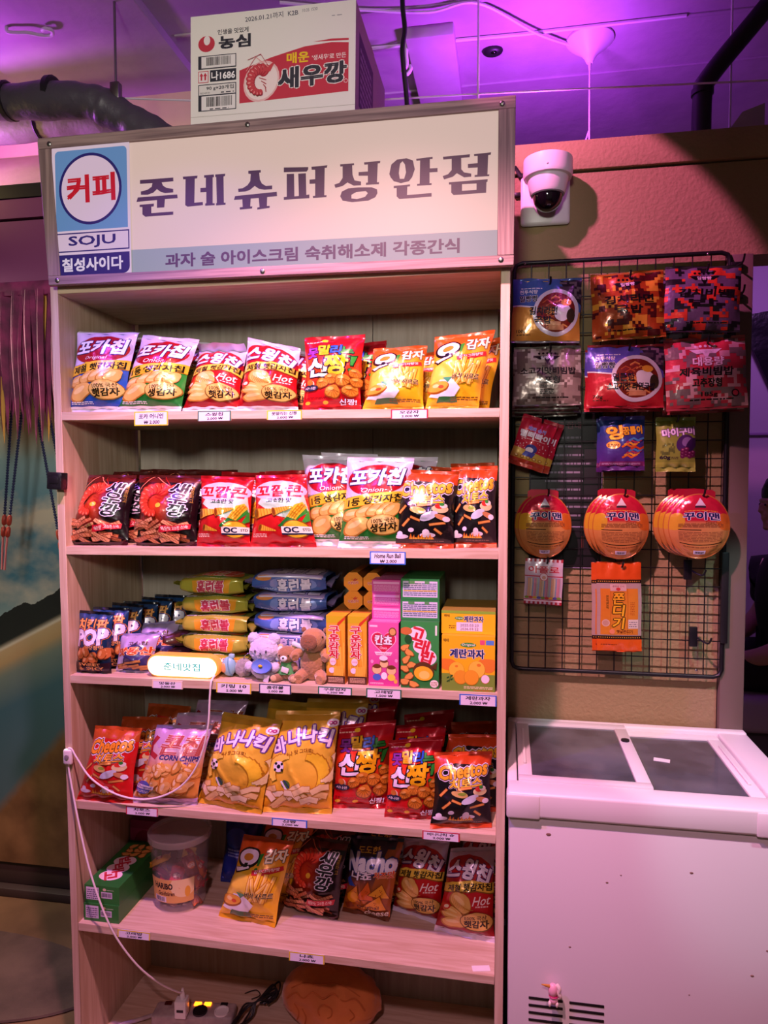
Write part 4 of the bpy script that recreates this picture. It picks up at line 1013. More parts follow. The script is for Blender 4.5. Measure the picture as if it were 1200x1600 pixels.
t = thing('threaded_rod', 'thin steel hanger rod dropping from the ceiling behind the sign', 'rod', (1.104, .50, 3.15)); bm = B(); tube(bm, [(0, 0, 0), (0, 0, -.42)], .0035, 8); obj('rod', bm, pale, t); bm = B(); lathe(bm, [(.004, 0), (.010, 0), (.010, -.008), (.004, -.008)], (0, 0, -.004), 6); obj('nut', bm, M['steel'], t)
t = thing('threaded_rod', 'thin steel hanger rod beside the black bent pipe', 'rod', (1.86, .62, 3.15)); bm = B(); tube(bm, [(0, 0, 0), (0, 0, -.52)], .0035, 8); obj('rod', bm, pale, t); bm = B(); lathe(bm, [(.004, 0), (.010, 0), (.010, -.008), (.004, -.008)], (0, 0, -.004), 6); obj('nut', bm, M['steel'], t)
o = obj('steel_hook', tube(B(), bez([(.857, .68, 3.15), (.857, .68, 3.10), (.858, .68, 3.06), (.846, .66, 3.035), (.862, .65, 3.015), (.876, .65, 3.03), (.872, .655, 3.045)], 6), .006, 8), pale); tag(o, 'small pale steel hook hanging from the ceiling above the carton', 'hook')
o = obj('wall_hook', tube(B(), bez([(-.386, .348, 3.122), (-.384, .349, 3.106), (-.36, .355, 3.103), (-.322, .362, 3.103), (-.290, .380, 3.103), (-.256, .388, 3.104), (-.240, .368, 3.105), (-.256, .358, 3.106), (-.272, .364, 3.106)], 6), .006, 8), pale); tag(o, 'bent pale steel rod with a curled end on the ceiling, far upper left', 'hook')
t = thing('ceiling_sensor', 'small black oval fitting set in the ceiling', 'sensor', (1.14, .795, 3.15)); bm = B(); ell(bm, (0, 0, -.004), (.036, .026, .016), 18); obj('housing', bm, M['blackplastic'], t); bm = B(); ell(bm, (.004, -.012, -.014), (.012, .008, .008), 12); obj('lens', bm, mat('dark_glass', '#08080a', .08), t)
t = thing('black_drain_pipe', 'black bent pipe running from ceiling down behind the partition', 'pipe', (1.77, .58, 2.6)); bm = B(); tube(bm, bez([(.30, .02, .62), (.16, .01, .45), (.02, .0, .28), (0, 0, .22), (0, 0, .0)], 7), .028, 16); obj('pipe', bm, mat('black_rubber_pipe', '#201c24', .5), t)
bm = B(); lathe(bm, [(.028, -.01), (.032, -.008), (.032, .008), (.028, .01)], (0, 0, .235), 18); obj('coupling', bm, M['blackplastic'], t)
o = obj('slack_wire', tube(B(), bez([(.45, .5, 2.873), (.9, .5, 2.858), (1.3, .5, 2.842), (2.0, .5, 2.808)], 8), .003, 6), pale); tag(o, 'thin pale wire strung level across above the partition', 'wire')
o = obj('slack_wire', tube(B(), bez([(-.05, .335, 2.862), (.15, .345, 2.842), (.412, .36, 2.818)], 8), .003, 6), pale); tag(o, 'thin pale wire running from the wrapped pipe towards the carton', 'wire')
o = obj('black_cable', tube(B(), bez([(.905, .30, 3.15), (.90, .30, 3.02), (.905, .31, 2.95), (.90, .30, 2.88), (.91, .32, 2.75), (.92, .30, 2.60)], 7), .007, 8), M['blackplastic']); tag(o, 'black cable hanging just right of the carton', 'cable')
bm = B(); hexa(bm, [(1.80, .50, 2.648), (1.92, .50, 2.648), (1.92, .50, 2.75), (1.86, .50, 2.73), (1.80, .60, 2.648), (1.92, .60, 2.648), (1.92, .60, 2.75), (1.86, .60, 2.73)])
o = obj('plaster_block', bm, M['concrete']); tag(o, 'broken pale plaster block on top of the partition, far right', 'plaster block')
bm = B(); hexa(bm, [(1.63, .50, 2.648), (1.76, .50, 2.648), (1.78, .50, 2.685), (1.66, .50, 2.672), (1.63, .54, 2.648), (1.76, .54, 2.648), (1.76, .54, 2.68), (1.66, .54, 2.665)])
o = obj('plaster_shard', bm, M['grey']); tag(o, 'dark broken shard lying behind the partition edge beside the black pipe', 'rubble')

# ---------------------------------------------------------------- shelf unit
ZS = ((1.856, 1.8452), (1.4928, 1.501), (1.1393, 1.1494), (.7888, .7927), (.4419, .4308))
def zsh(i, x): a, b = ZS[i]; return a + (b - a) * (x - .02) / 1.16
def xl(z): return .0125 - .0108 * (z - .147) + (0 if z < 2 else -.0)
def xr(z): return 1.1985 + .0045 * (z - .4) / 1.4
TH = .022; top_z = 2.19
t = thing('bookcase', 'tall pale plywood shelf unit stocked with snack packs under the lit sign', 'shelf unit', (0, 0, 0))
for nm, f, w in (('side_panel', xl, TH), ('side_panel', xr, -TH)):
    bm = B(); a, b = f(0), f(top_z)
    hexa(bm, [(min(a, a + w), 0, 0), (max(a, a + w), 0, 0), (max(b, b + w), 0, top_z), (min(b, b + w), 0, top_z), (min(a, a + w), D_ + .01, 0), (max(a, a + w), D_ + .01, 0), (max(b, b + w), D_ + .01, top_z), (min(b, b + w), D_ + .01, top_z)])
    bmesh.ops.bevel(bm, geom=bm.edges[:], offset=.0012, segments=1, affect='EDGES'); obj(nm, bm, M['plyv'], t)
for x0, x1 in ((.03, .795), (.797, 1.17)):
    bm = B(); box(bm, x0, x1, D_, D_ + .008, .02, top_z); obj('back_panel', bm, M['plyback'], t)
def board(z0, z1, nm, dep=D_):
    bm = B(); x0, x1 = xl(z0) + TH, xr(z1) - TH
    hexa(bm, [(x0, 0, z0 - TH), (x1, 0, z1 - TH), (x1, 0, z1), (x0, 0, z0), (x0, dep, z0 - TH), (x1, dep, z1 - TH), (x1, dep, z1), (x0, dep, z0)])
    bmesh.ops.bevel(bm, geom=bm.edges[:], offset=.001, segments=1, affect='EDGES'); obj(nm, bm, M['ply'], t)
for a, b in ZS: board(a, b, 'shelf_board')
board(.05, .05, 'bottom_board'); board(2.192, 2.192, 'top_board')
bm = B(); box(bm, .035, 1.175, .03, .045, 0, .027); obj('plinth', bm, M['ply'], t)

# ---------------------------------------------------------------- lit shop sign
SC = dict(TL=(-.012, 2.562), TR=(1.214, 2.558), BR=(1.212, 2.172), BL=(.012, 2.184))
def sgn(u, v, y):
    b = [(1 - u) * SC['BL'][k] + u * SC['BR'][k] for k in (0, 1)]; tt = [(1 - u) * SC['TL'][k] + u * SC['TR'][k] for k in (0, 1)]
    return (b[0] * (1 - v) + tt[0] * v, y, b[1] * (1 - v) + tt[1] * v)
def inv(x, z):
    u, v = .5, .5
    for _ in range(25):
        p = sgn(u, v, 0); u += (x - p[0]) / 1.21; v += (z - p[2]) / .386
    return u, v
# the seven big characters, traced as strokes in metres on the sign face
SIGN_GLYPHS = [
    ([(0.2724,2.4374),(0.3633,2.4371),(0.3636,2.4279),(0.3318,2.4271),(0.3352,2.4189),(0.3446,2.4127),(0.3628,2.409),(0.3627,2.4003),(0.3409,2.3998),(0.3279,2.4043),(0.3185,2.4114),(0.3082,2.4033),(0.2928,2.3992),(0.2743,2.4005),(0.2741,2.4085),(0.2931,2.412),(0.3041,2.4184),(0.3065,2.4274),(0.2722,2.4279)], None),
    ([(0.2654,2.3944),(0.3734,2.3944),(0.3746,2.3852),(0.3398,2.3848),(0.3377,2.3647),(0.3176,2.3648),(0.318,2.3843),(0.2617,2.3834)], None),
    ([(0.2703,2.3756),(0.3099,2.3761),(0.3089,2.369),(0.3024,2.3686),(0.3021,2.3527),(0.3619,2.3527),(0.3618,2.3448),(0.2852,2.3446),(0.2774,2.3511),(0.2777,2.3695),(0.2702,2.37)], None),
    ([(0.3892,2.4371),(0.4287,2.4369),(0.4277,2.4303),(0.4213,2.43),(0.4191,2.3706),(0.4418,2.3711),(0.4422,2.3632),(0.401,2.362),(0.3946,2.3664),(0.3964,2.4303),(0.39,2.4307)], None),
    ([(0.4462,2.4364),(0.4725,2.4364),(0.4724,2.4297),(0.4691,2.4296),(0.4682,2.3661),(0.4737,2.3657),(0.4736,2.361),(0.4481,2.3612),(0.4482,2.3667),(0.4512,2.3673),(0.4516,2.3948),(0.4358,2.3951),(0.4359,2.4057),(0.4504,2.4055),(0.4508,2.4302),(0.4465,2.4301)], None),
    ([(0.4759,2.4361),(0.5025,2.4361),(0.5016,2.4303),(0.4978,2.4298),(0.4978,2.3653),(0.5025,2.3649),(0.502,2.3599),(0.477,2.36),(0.4771,2.3655),(0.4792,2.3657),(0.4784,2.4297),(0.4758,2.4299)], None),
    ([(0.5629,2.4385),(0.5953,2.438),(0.5952,2.4318),(0.5911,2.4318),(0.5925,2.415),(0.5978,2.4049),(0.6081,2.3984),(0.6242,2.3984),(0.6241,2.3895),(0.6039,2.3894),(0.5894,2.3932),(0.5791,2.4005),(0.5665,2.3917),(0.554,2.3887),(0.5364,2.3888),(0.5357,2.397),(0.5478,2.3973),(0.5604,2.4038),(0.5676,2.413),(0.569,2.4303),(0.5628,2.4316)], None),
    ([(0.5275,2.3796),(0.636,2.3825),(0.6367,2.372),(0.6111,2.3711),(0.6101,2.3498),(0.6175,2.3497),(0.6171,2.3447),(0.5852,2.3426),(0.5852,2.3476),(0.591,2.3484),(0.5892,2.3707),(0.5684,2.3706),(0.5669,2.3516),(0.5724,2.3512),(0.5715,2.3462),(0.5397,2.3456),(0.5393,2.3511),(0.5473,2.3517),(0.5463,2.3701),(0.5245,2.3705)], None),
    ([(0.6545,2.4397),(0.7166,2.4357),(0.7166,2.4307),(0.7125,2.4253),(0.6544,2.4281)], None),
    ([(0.6617,2.4234),(0.6805,2.4227),(0.6809,2.3682),(0.6923,2.3685),(0.691,2.4219),(0.7105,2.4216),(0.7113,2.3695),(0.719,2.3701),(0.719,2.3613),(0.6538,2.3616),(0.6539,2.3681),(0.6613,2.3684)], None),
    ([(0.7247,2.4358),(0.7645,2.4365),(0.7636,2.4309),(0.758,2.4306),(0.7565,2.3655),(0.7625,2.3651),(0.7616,2.3606),(0.7283,2.361),(0.7275,2.3657),(0.7335,2.366),(0.7337,2.395),(0.7196,2.3953),(0.7197,2.4056),(0.7338,2.4057),(0.7339,2.4282),(0.7251,2.4289)], None),
    ([(0.7963,2.4364),(0.8308,2.436),(0.8312,2.4314),(0.8264,2.4314),(0.8271,2.409),(0.8322,2.3954),(0.848,2.3916),(0.8479,2.3829),(0.8302,2.3831),(0.8144,2.3918),(0.8025,2.3843),(0.7845,2.3811),(0.7818,2.3889),(0.7946,2.3925),(0.8026,2.4033),(0.8027,2.4309),(0.7967,2.431)], None),
    ([(0.8556,2.4363),(0.8955,2.4366),(0.8947,2.4314),(0.8892,2.431),(0.8872,2.3869),(0.8922,2.3869),(0.8918,2.382),(0.8601,2.3828),(0.8602,2.3877),(0.8649,2.3881),(0.8649,2.404),(0.8421,2.4057),(0.8421,2.4143),(0.8649,2.4141),(0.865,2.4307),(0.8563,2.4306)], None),
    ([(0.7964,2.3601),(0.8004,2.3712),(0.8163,2.3777),(0.842,2.3781),(0.8735,2.3762),(0.8871,2.3707),(0.8883,2.3612),(0.8832,2.3521),(0.8655,2.3451),(0.8261,2.3444),(0.8023,2.3494)], [(0.8242,2.3619),(0.8361,2.3675),(0.8597,2.3681),(0.8648,2.3629),(0.8577,2.3547),(0.838,2.3507),(0.8242,2.3532)]),
    ([(0.9172,2.4042),(0.9222,2.4262),(0.9358,2.4364),(0.9589,2.4379),(0.9742,2.4315),(0.9788,2.4107),(0.9723,2.3926),(0.9647,2.3838),(0.9454,2.3807),(0.928,2.3865),(0.9203,2.3964)], [(0.9416,2.4154),(0.9435,2.4265),(0.9493,2.4316),(0.955,2.4237),(0.9577,2.4049),(0.9531,2.3903),(0.9427,2.391),(0.9404,2.4043)]),
    ([(0.9819,2.4346),(1.0211,2.4363),(1.0211,2.4315),(1.0147,2.4313),(1.0147,2.4098),(1.0329,2.4095),(1.0329,2.4003),(1.014,2.4006),(1.014,2.3754),(1.0189,2.3758),(1.0189,2.3713),(0.9842,2.3716),(0.9842,2.3757),(0.9903,2.376),(0.9914,2.4302),(0.9827,2.4301)], None),
    ([(0.928,2.3753),(0.9673,2.3762),(0.9673,2.3717),(0.9608,2.3714),(0.96,2.3517),(1.019,2.3524),(1.019,2.3442),(0.9415,2.3436),(0.9349,2.3504),(0.935,2.3699),(0.928,2.37)], None),
    ([(1.0457,2.4344),(1.1091,2.4352),(1.1084,2.4283),(1.0886,2.4281),(1.089,2.4023),(1.0954,2.3945),(1.1122,2.3906),(1.1123,2.3833),(1.0955,2.3831),(1.0786,2.3939),(1.0692,2.3865),(1.0485,2.3817),(1.0451,2.3898),(1.0579,2.3932),(1.0661,2.4022),(1.0661,2.428),(1.0465,2.4277)], None),
    ([(1.1184,2.4345),(1.158,2.4357),(1.1573,2.4303),(1.1514,2.43),(1.1498,2.3856),(1.1542,2.3856),(1.1538,2.3816),(1.1201,2.382),(1.1201,2.3864),(1.1264,2.3866),(1.1271,2.4034),(1.1044,2.4041),(1.1043,2.4132),(1.127,2.4133),(1.1269,2.4298),(1.1188,2.4301)], None),
    ([(1.0598,2.3742),(1.1505,2.3749),(1.1498,2.3688),(1.1476,2.3682),(1.147,2.344),(1.0712,2.3439),(1.0655,2.3498),(1.0655,2.3687),(1.0598,2.3691)], [(1.0907,2.3676),(1.1246,2.3669),(1.1247,2.3522),(1.0907,2.3525)]),
]
t = thing('shop_sign', 'backlit shop sign with planked frame on top of the shelf unit', 'sign', (0, 0, 0))
bm = B(); hexa(bm, [sgn(0.004, .01, -.026), sgn(.996, .01, -.026), sgn(.996, .99, -.026), sgn(.004, .99, -.026), sgn(0.004, .05, .30), sgn(.996, .05, .30), sgn(.996, .99, .30), sgn(.004, .99, .30)])
obj('case', bm, M['barnv'], t)
def fboard(nm, u0, v0, u1, v1, m, y0=-.036, y1=-.024):
    bm = B(); q = [(u0, v0), (u1, v0), (u1, v1), (u0, v1)]
    hexa(bm, [sgn(*p, y0) for p in q] + [sgn(*p, y1) for p in q]); bmesh.ops.bevel(bm, geom=bm.edges[:], offset=.0012, segments=1, affect='EDGES'); return obj(nm, bm, M[m], t)
fboard('frame_board', 0, .925, 1, 1, 'barn'); fboard('frame_board', 0, 0, 1, .062, 'barn'); fboard('frame_board', 0, .062, .030, .925, 'barnv'); fboard('frame_board', .968, .062, 1, .925, 'barnv')
UL, VB, UR, VT = .030, .062, .968, .925
fx0, fz0, fx1, fz1 = .03, 2.19, 1.20, 2.55
a = Art('#fbd9cc', (fz1 - fz0) / (fx1 - fx0), 1, 1)
def sc(p): return ((p[0] - fx0) / (fx1 - fx0), (p[1] - fz0) / (fx1 - fx0))
ink = '#54334a'
a.P([sc((.245, 2.19)), sc((1.2, 2.19)), sc((1.2, 2.257)), sc((.245, 2.2636))], '#a7aeb4')
for g, h in SIGN_GLYPHS: a.P([sc(p) for p in g], ink, [[sc(p) for p in h]] if h else ())
cx_, cz_ = sc((.712, 2.228)); a.T('과자 술 아이스크림 숙취해소제 각종간식', cx_, cz_ + .0005, .745 / 1.17, .028, '#5a3a58', .04, 0, -.35)
p = Print(); c = [(fx0, -.0295, fz0), (fx1, -.0295, fz0), (fx1, -.0295, fz1), (fx0, -.0295, fz1)]
p.art(quad(*c), a, .0001); p.build('lit_face', M['litface'], t)
# drinks panel at the left of the face
px0, pz0, px1, pz1 = .0285, 2.199, .247, 2.533
a = Art('#f4d8ea', (pz1 - pz0) / (px1 - px0), 1, 1); A = a.A; navy = '#2a1f6e'
def rr(x0, y0, x1, y1, r_, bl=True, br=True, tl=True, tr=True):
    out = []
    for (cx, cy, a0, on) in ((x1 - r_, y1 - r_, 0, tr), (x0 + r_, y1 - r_, 90, tl), (x0 + r_, y0 + r_, 180, bl), (x1 - r_, y0 + r_, 270, br)):
        if on: out += [(cx + r_ * math.cos(rad(a0 + k * 15)), cy + r_ * math.sin(rad(a0 + k * 15))) for k in range(7)]
        else: out.append({0: (x1, y1), 90: (x0, y1), 180: (x0, y0), 270: (x1, y0)}[a0])
    return out
a.P(rr(.04, .555, .965, A - .04, .05, False, False), '#6f9ad0'); a.E(.49, 1.03, .405, .415, navy, n=48); a.E(.49, 1.03, .372, .382, '#f3d3ea', n=48)
a.T('커피', .50, 1.035, .60, .30, '#d8102a', .05, 0, 1)
a.R(.02, .305, .98, .53, navy); a.R(.034, .32, .966, .515, '#f0d2e6'); a.T('SOJU', .50, .418, .60, .14, navy, .025)
a.P(rr(.02, .03, .98, .275, .08, True, True, False, False), navy); a.T('칠성사이다', .50, .155, .78, .15, '#f6e6f4', .04)
p = Print(); p.art(quad((px0, -.034, pz0), (px1, -.034, pz0), (px1, -.034, pz1), (px0, -.034, pz1)), a, .0001)
p.build('drinks_panel', M['litface'], t)
for u, v in ((.028, .955), (.47, .965), (.975, .955), (.022, .03), (.49, .03), (.975, .035)):
    x, y, z = sgn(u, v, -.037); bm = B(); lathe(bm, [(.001, -.002), (.0062, -.002), (.0062, .001), (.0035, .003), (.001, .003)], (x, y, z), 14, rx(90)); box(bm, x - .004, x + .004, y - .0035, y - .0028, z - .0007, z + .0007); obj('screw', bm, M['steel'], t)

# carton of snacks above the sign
a = Art('#e8e2dc', .655, 14, 10); g0, g1 = '#2b2a36', '#c23246'
a.T('2026.01.21까지  K2B', .50, .612, .32, .034, '#5a5866', .012, 0, 2); a.T('10:35 1530', .73, .625, .09, .018, '#6a6876', .0, 0, 2)
a.T('인생을 맛있게', .265, .548, .19, .030, g0, .02); a.T('농심', .275, .485, .19, .072, g0, .05); a.E(.10, .485, .052, .048, g1); a.E(.103, .505, .020, .028, '#eadfe0')
a.R(.048, .335, .285, .415, g0); a.R(.068, .342, .280, .410, '#e6e0de'); a.bars(.10, .355, .25, .405); a.R(.048, .255, .112, .325, '#c23246'); a.R(.052, .259, .108, .321, '#e6dcdc')
for x in (.068, .092): a.R(x - .005, .27, x + .005, .30, '#c23246'); a.P([(x - .012, .295), (x + .012, .295), (x, .315)], '#c23246')
a.R(.122, .258, .285, .327, g0); a.T('나1686', .204, .292, .145, .050, '#f2eeee', .03); a.R(.048, .085, .285, .245, g0); a.R(.053, .182, .280, .240, '#ddd7d3'); a.T('90 g×20개입', .185, .219, .17, .028, g0, .02); a.T('매운새우깡', .09, .193, .06, .012, g0, .005); a.lines(.19, .188, .27, .200, 1, g0); a.R(.068, .09, .280, .175, '#e6e0de'); a.bars(.10, .11, .26, .168); a.lines(.12, .093, .24, .104, 1, g0)
a.P([(.305, .115), (.96, .135), (.96, .415), (.86, .425), (.70, .415), (.50, .37), (.305, .31)], g1); a.P([(.75, .437), (.86, .445), (.96, .44), (.96, .428), (.86, .432)], g1)
a.E(.44, .235, .105, .125, '#e5b8b6', -30); a.E(.44, .235, .095, .112, '#efdcd8', -30); shrimp(a, .26, .432, .235, '#c8414a', '#a82838', '#e89a98')
a.T('매운', .66, .355, .13, .060, '#ecc428', .04); a.T("'생새우'로 만든", .845, .345, .20, .030, '#f0e0de', .015)
a.T('새우깡', .745, .245, .40, .115, '#33323c', .05, .04, 2, ('#e9e0dc', .045)); a.E(.945, .195, .012, .012, '#ecd8d6'); a.E(.945, .195, .009, .009, g1)
for y in (.055, .054): a.S([(0, y), (1, y)], .0015, '#b3aaa0')
a.lines(.86, .575, .92, .582, 1, '#8a8690')
b = Art('#9d968f', .68, 1, 1); b.R(.1, .1, .55, .55, '#4a4652'); b.lines(.14, .14, .5, .5, 8, '#8a8690'); b.R(.62, .08, .95, .3, '#8a3444'); b.T('새우깡', .78, .19, .26, .08, '#ded6d2', .03)
p = Print(); pbox(p, -.212, .212, 0, .40, 0, .268, '#c2b9af', front=a, right=b)
o = p.build('snack_carton', M['board'], None, (.619, -.018, 2.5612)); o.rotation_euler = (0, rad(.8), 0); tag(o, 'pale cardboard carton with a red shrimp panel, standing on top of the lit sign', 'carton')
tpm = mat('clear_brown_tape', '#b9a98f', .25); bm = B(); box(bm, -.213, .213, .17, .23, .268, .2686); obj('packing_tape', bm, tpm, o); bm = B(); box(bm, -.213, -.2115, .17, .23, .18, .268); obj('packing_tape', bm, tpm, o)

# ---------------------------------------------------------------- price labels on the shelf edges
TAPE = dict(yellow='#d8c42a', green='#1f6a4a', red='#b8243a', blue='#2f6ac8', navy='#2a2f5a', pale='#e6d0b0')
LABELS = [
    (0, 0.230, 1.854, 0.325, 1.817, 'yellow', '포카 어니언', '₩ 2.000'), (0, 0.408, 1.852, 0.499, 1.826, 'green', '스윙칩', '2.000 ₩'), (0, 0.596, 1.852, 0.688, 1.828, 'yellow', '못말리는 신짱', '2.000 ₩'), (0, 0.916, 1.849, 1.008, 1.826, 'red', '오감자', '2.000 ₩'),
    (1, 0.862, 1.494, 0.953, 1.462, 'blue', 'Home Run Ball', '₩ 2.000'),
    (2, 0.268, 1.139, 0.355, 1.118, 'pale', '맛동산', '2.000 ₩'), (2, 0.450, 1.145, 0.546, 1.117, 'yellow', '키링 10', '5.000 ₩'), (2, 0.568, 1.145, 0.654, 1.121, 'navy', '홈런볼', '2.000 ₩'), (2, 0.726, 1.145, 0.815, 1.126, 'green', '구운감자', '1.500 ₩'),
    (2, 0.852, 1.149, 0.942, 1.126, 'green', '고래밥', '1.500 ₩'), (2, 1.087, 1.144, 1.178, 1.117, 'blue', '계란과자', '2.000 ₩'),
    (3, 0.185, 0.790, 0.278, 0.767, 'red', '치토스', '2.000 ₩'), (3, 0.599, 0.791, 0.695, 0.771, 'blue', '신짱', '2.000 ₩'), (3, 0.995, 0.791, 1.089, 0.769, 'red', '바나나킥 ☆', '2.000 ₩'),
    (4, 0.153, 0.442, 0.249, 0.421, 'yellow', '고래밥', '2.000 ₩'), (4, 0.643, 0.437, 0.739, 0.413, 'yellow', '나쵸', '2.000 ₩'),
]
LN = ('yellow edged price label under the green chip bag on the top shelf', 'green edged price label on the top shelf edge, left of centre', 'yellow edged price label on the top shelf edge under the second ridged chip bag', 'red edged price label on the top shelf edge', 'blue edged price label on the second shelf edge, the only one on that edge',
      'pale price label below the lit pill lamp', 'yellow edged price label beneath the plush key rings', 'dark edged price label under the teddy bear plush', 'green edged price label beneath the two slim stick boxes', 'green edged price label beneath the pink and green cartons', 'blue edged curled price label beneath the yellow cartons',
      'red edged price label under the red spicy puff bag on the fourth shelf', 'blue edged price label under the banana snack bags on the fourth shelf', 'red edged price label under the front black puff bag on the fourth shelf', 'yellow edged price label below the green cartons on the fifth shelf', 'yellow edged price label at the middle of the fifth shelf edge')
for (s_, x0, z0, x1, z1, tc_, l1, l2), lab in zip(LABELS, LN):
    w, h = x1 - x0, z0 - z1; a = Art('#ded8e6', h / w, 1, 1); A = a.A
    for q in ((0, 0, .035, A), (.965, 0, 1, A), (0, A - .03, 1, A)): a.R(*q, TAPE[tc_])
    if A > .3: a.R(0, 0, 1, .03, TAPE[tc_])
    a.T(l1, .5, A * .66, min(.72, .14 * len(l1) + .1), A * .34, '#120e1a', .035, .1, 1); a.T(l2, .52, A * .24, .46, A * .24, '#120e1a', .03, .1, 1)
    p = Print(); p.art(quad((0, -.0035, -h), (w, -.0035, -h), (w, -.0022, 0), (0, -.0022, 0)), a, .00006); p.grid(quad((0, -.0002, -h), (w, -.0002, -h), (w, -.0002, 0), (0, -.0002, 0)), '#c8c2d0', flip=True)
    for e in (((0, -.0002, -h), (0, -.0035, -h), (0, -.0022, 0), (0, -.0002, 0)), ((w, -.0035, -h), (w, -.0002, -h), (w, -.0002, 0), (w, -.0022, 0)), ((0, -.0002, -h), (w, -.0002, -h), (w, -.0035, -h), (0, -.0035, -h)), ((0, -.0022, 0), (w, -.0022, 0), (w, -.0002, 0), (0, -.0002, 0))): p.grid(quad(*e), '#c8c2d0')
    o = p.build('price_label', M['paper'], None, (x0, -.0006, min(z0, zsh(s_, (x0 + x1) / 2) - .0005))); tag(o, lab, 'price label', 'price labels on the shelf edges')
o = obj('paper_scrap', box(B(), 0, .045, 0, .02, 0, .0015, rot=rz(12)), M['white'], None, (1.12, .012, zsh(4, 1.14))); tag(o, 'torn white paper scrap lying on the fifth shelf, right end', 'paper')

# ---------------------------------------------------------------- snack bags: front row
BAGS = [
    ('poca_blue', 0.034, [[0.019, 0.078, 2.09], [0.203, 0.077, 2.081], [0.175, 0.045, 1.855], [0.005, 0.045, 1.856]]),
    ('poca_green', 0.038, [[0.211, 0.086, 2.071], [0.377, 0.082, 2.052], [0.34, 0.04, 1.853], [0.152, 0.04, 1.855]]),
    ('swing', 0.036, [[0.36, 0.123, 2.034], [0.499, 0.122, 2.029], [0.501, 0.05, 1.852], [0.338, 0.05, 1.853]]),
    ('swing', 0.036, [[0.517, 0.08, 2.052], [0.663, 0.074, 2.017], [0.664, 0.045, 1.85], [0.496, 0.045, 1.852]]),
    ('shin', 0.036, [[0.675, 0.072, 2.044], [0.837, 0.073, 2.047], [0.831, 0.045, 1.848], [0.676, 0.045, 1.85]]),
    ('ogam', 0.036, [[0.86, 0.068, 2.009], [0.998, 0.069, 2.013], [0.992, 0.04, 1.847], [0.835, 0.04, 1.848]]),
    ('ogam', 0.034, [[1.018, 0.066, 2.032], [1.168, 0.068, 2.045], [1.128, 0.04, 1.846], [0.996, 0.04, 1.847]]),
    ('saewoo', 0.038, [[0.035, 0.094, 1.688], [0.181, 0.093, 1.687], [0.177, 0.045, 1.494], [-0.012, 0.045, 1.493]]),
    ('saewoo', 0.038, [[0.192, 0.086, 1.687], [0.38, 0.085, 1.685], [0.379, 0.045, 1.495], [0.202, 0.045, 1.494]]),
    ('kkok', 0.034, [[0.383, 0.07, 1.685], [0.535, 0.069, 1.68], [0.531, 0.04, 1.496], [0.38, 0.04, 1.495]]),
    ('kkok', 0.034, [[0.538, 0.07, 1.686], [0.678, 0.07, 1.688], [0.713, 0.04, 1.498], [0.531, 0.04, 1.496]]),
    ('poca_green', 0.034, [[0.656, 0.109, 1.74], [0.82, 0.108, 1.733], [0.835, 0.075, 1.499], [0.686, 0.075, 1.498]]),
    ('poca_green', 0.036, [[0.79, 0.068, 1.732], [0.966, 0.067, 1.728], [0.934, 0.035, 1.499], [0.771, 0.035, 1.498]]),
    ('cheetos_black', 0.034, [[0.92, 0.063, 1.7], [1.081, 0.062, 1.693], [1.069, 0.035, 1.5], [0.913, 0.035, 1.499]]),
    ('cheetos_black', 0.034, [[1.059, 0.089, 1.705], [1.176, 0.089, 1.708], [1.175, 0.06, 1.501], [1.059, 0.06, 1.5]]),
    ('pop', 0.026, [[0.021, 0.054, 1.309], [0.126, 0.053, 1.306], [0.129, 0.03, 1.14], [0.026, 0.03, 1.139]]),
    ('matdong', 0.03, [[0.127, 0.086, 1.239], [0.248, 0.088, 1.247], [0.236, 0.05, 1.141], [0.131, 0.05, 1.14]]),
    ('cheetos_red', 0.034, [[0.067, 0.05, 0.986], [0.206, 0.051, 0.986], [0.197, 0.009, 0.789], [0.031, 0.008, 0.789]]),
    ('corn', 0.036, [[0.244, 0.066, 0.992], [0.404, 0.076, 0.997], [0.375, 0.031, 0.79], [0.191, 0.019, 0.789]]),
    ('banana', 0.038, [[0.428, 0.093, 1.03], [0.611, 0.055, 1.029], [0.566, 0.008, 0.791], [0.367, 0.049, 0.79]]),
    ('banana', 0.038, [[0.584, 0.085, 1.045], [0.76, 0.101, 1.05], [0.749, 0.041, 0.791], [0.557, 0.023, 0.791]]),
    ('shin', 0.034, [[0.744, 0.121, 1.0], [0.905, 0.148, 1.018], [0.887, 0.097, 0.792], [0.74, 0.076, 0.791]]),
    ('shin', 0.034, [[0.894, 0.093, 0.979], [1.037, 0.106, 0.995], [1.03, 0.055, 0.792], [0.889, 0.046, 0.792]]),
    ('cheetos_black', 0.034, [[1.019, 0.061, 0.968], [1.166, 0.089, 0.97], [1.167, 0.037, 0.793], [1.013, 0.008, 0.792]]),
    ('ogam', 0.036, [[0.464, 0.147, 0.659], [0.618, 0.13, 0.659], [0.576, 0.083, 0.437], [0.401, 0.102, 0.438]]),
    ('saewoo', 0.036, [[0.602, 0.226, 0.631], [0.76, 0.195, 0.638], [0.738, 0.148, 0.435], [0.571, 0.183, 0.437]]),
    ('nacho', 0.036, [[0.759, 0.238, 0.636], [0.918, 0.215, 0.651], [0.881, 0.167, 0.434], [0.741, 0.191, 0.435]]),
    ('swing', 0.036, [[0.912, 0.258, 0.632], [1.047, 0.22, 0.654], [1.022, 0.179, 0.432], [0.881, 0.223, 0.434]]),
    ('swing', 0.036, [[1.052, 0.2, 0.643], [1.174, 0.187, 0.666], [1.175, 0.128, 0.431], [1.009, 0.153, 0.432]]),
]
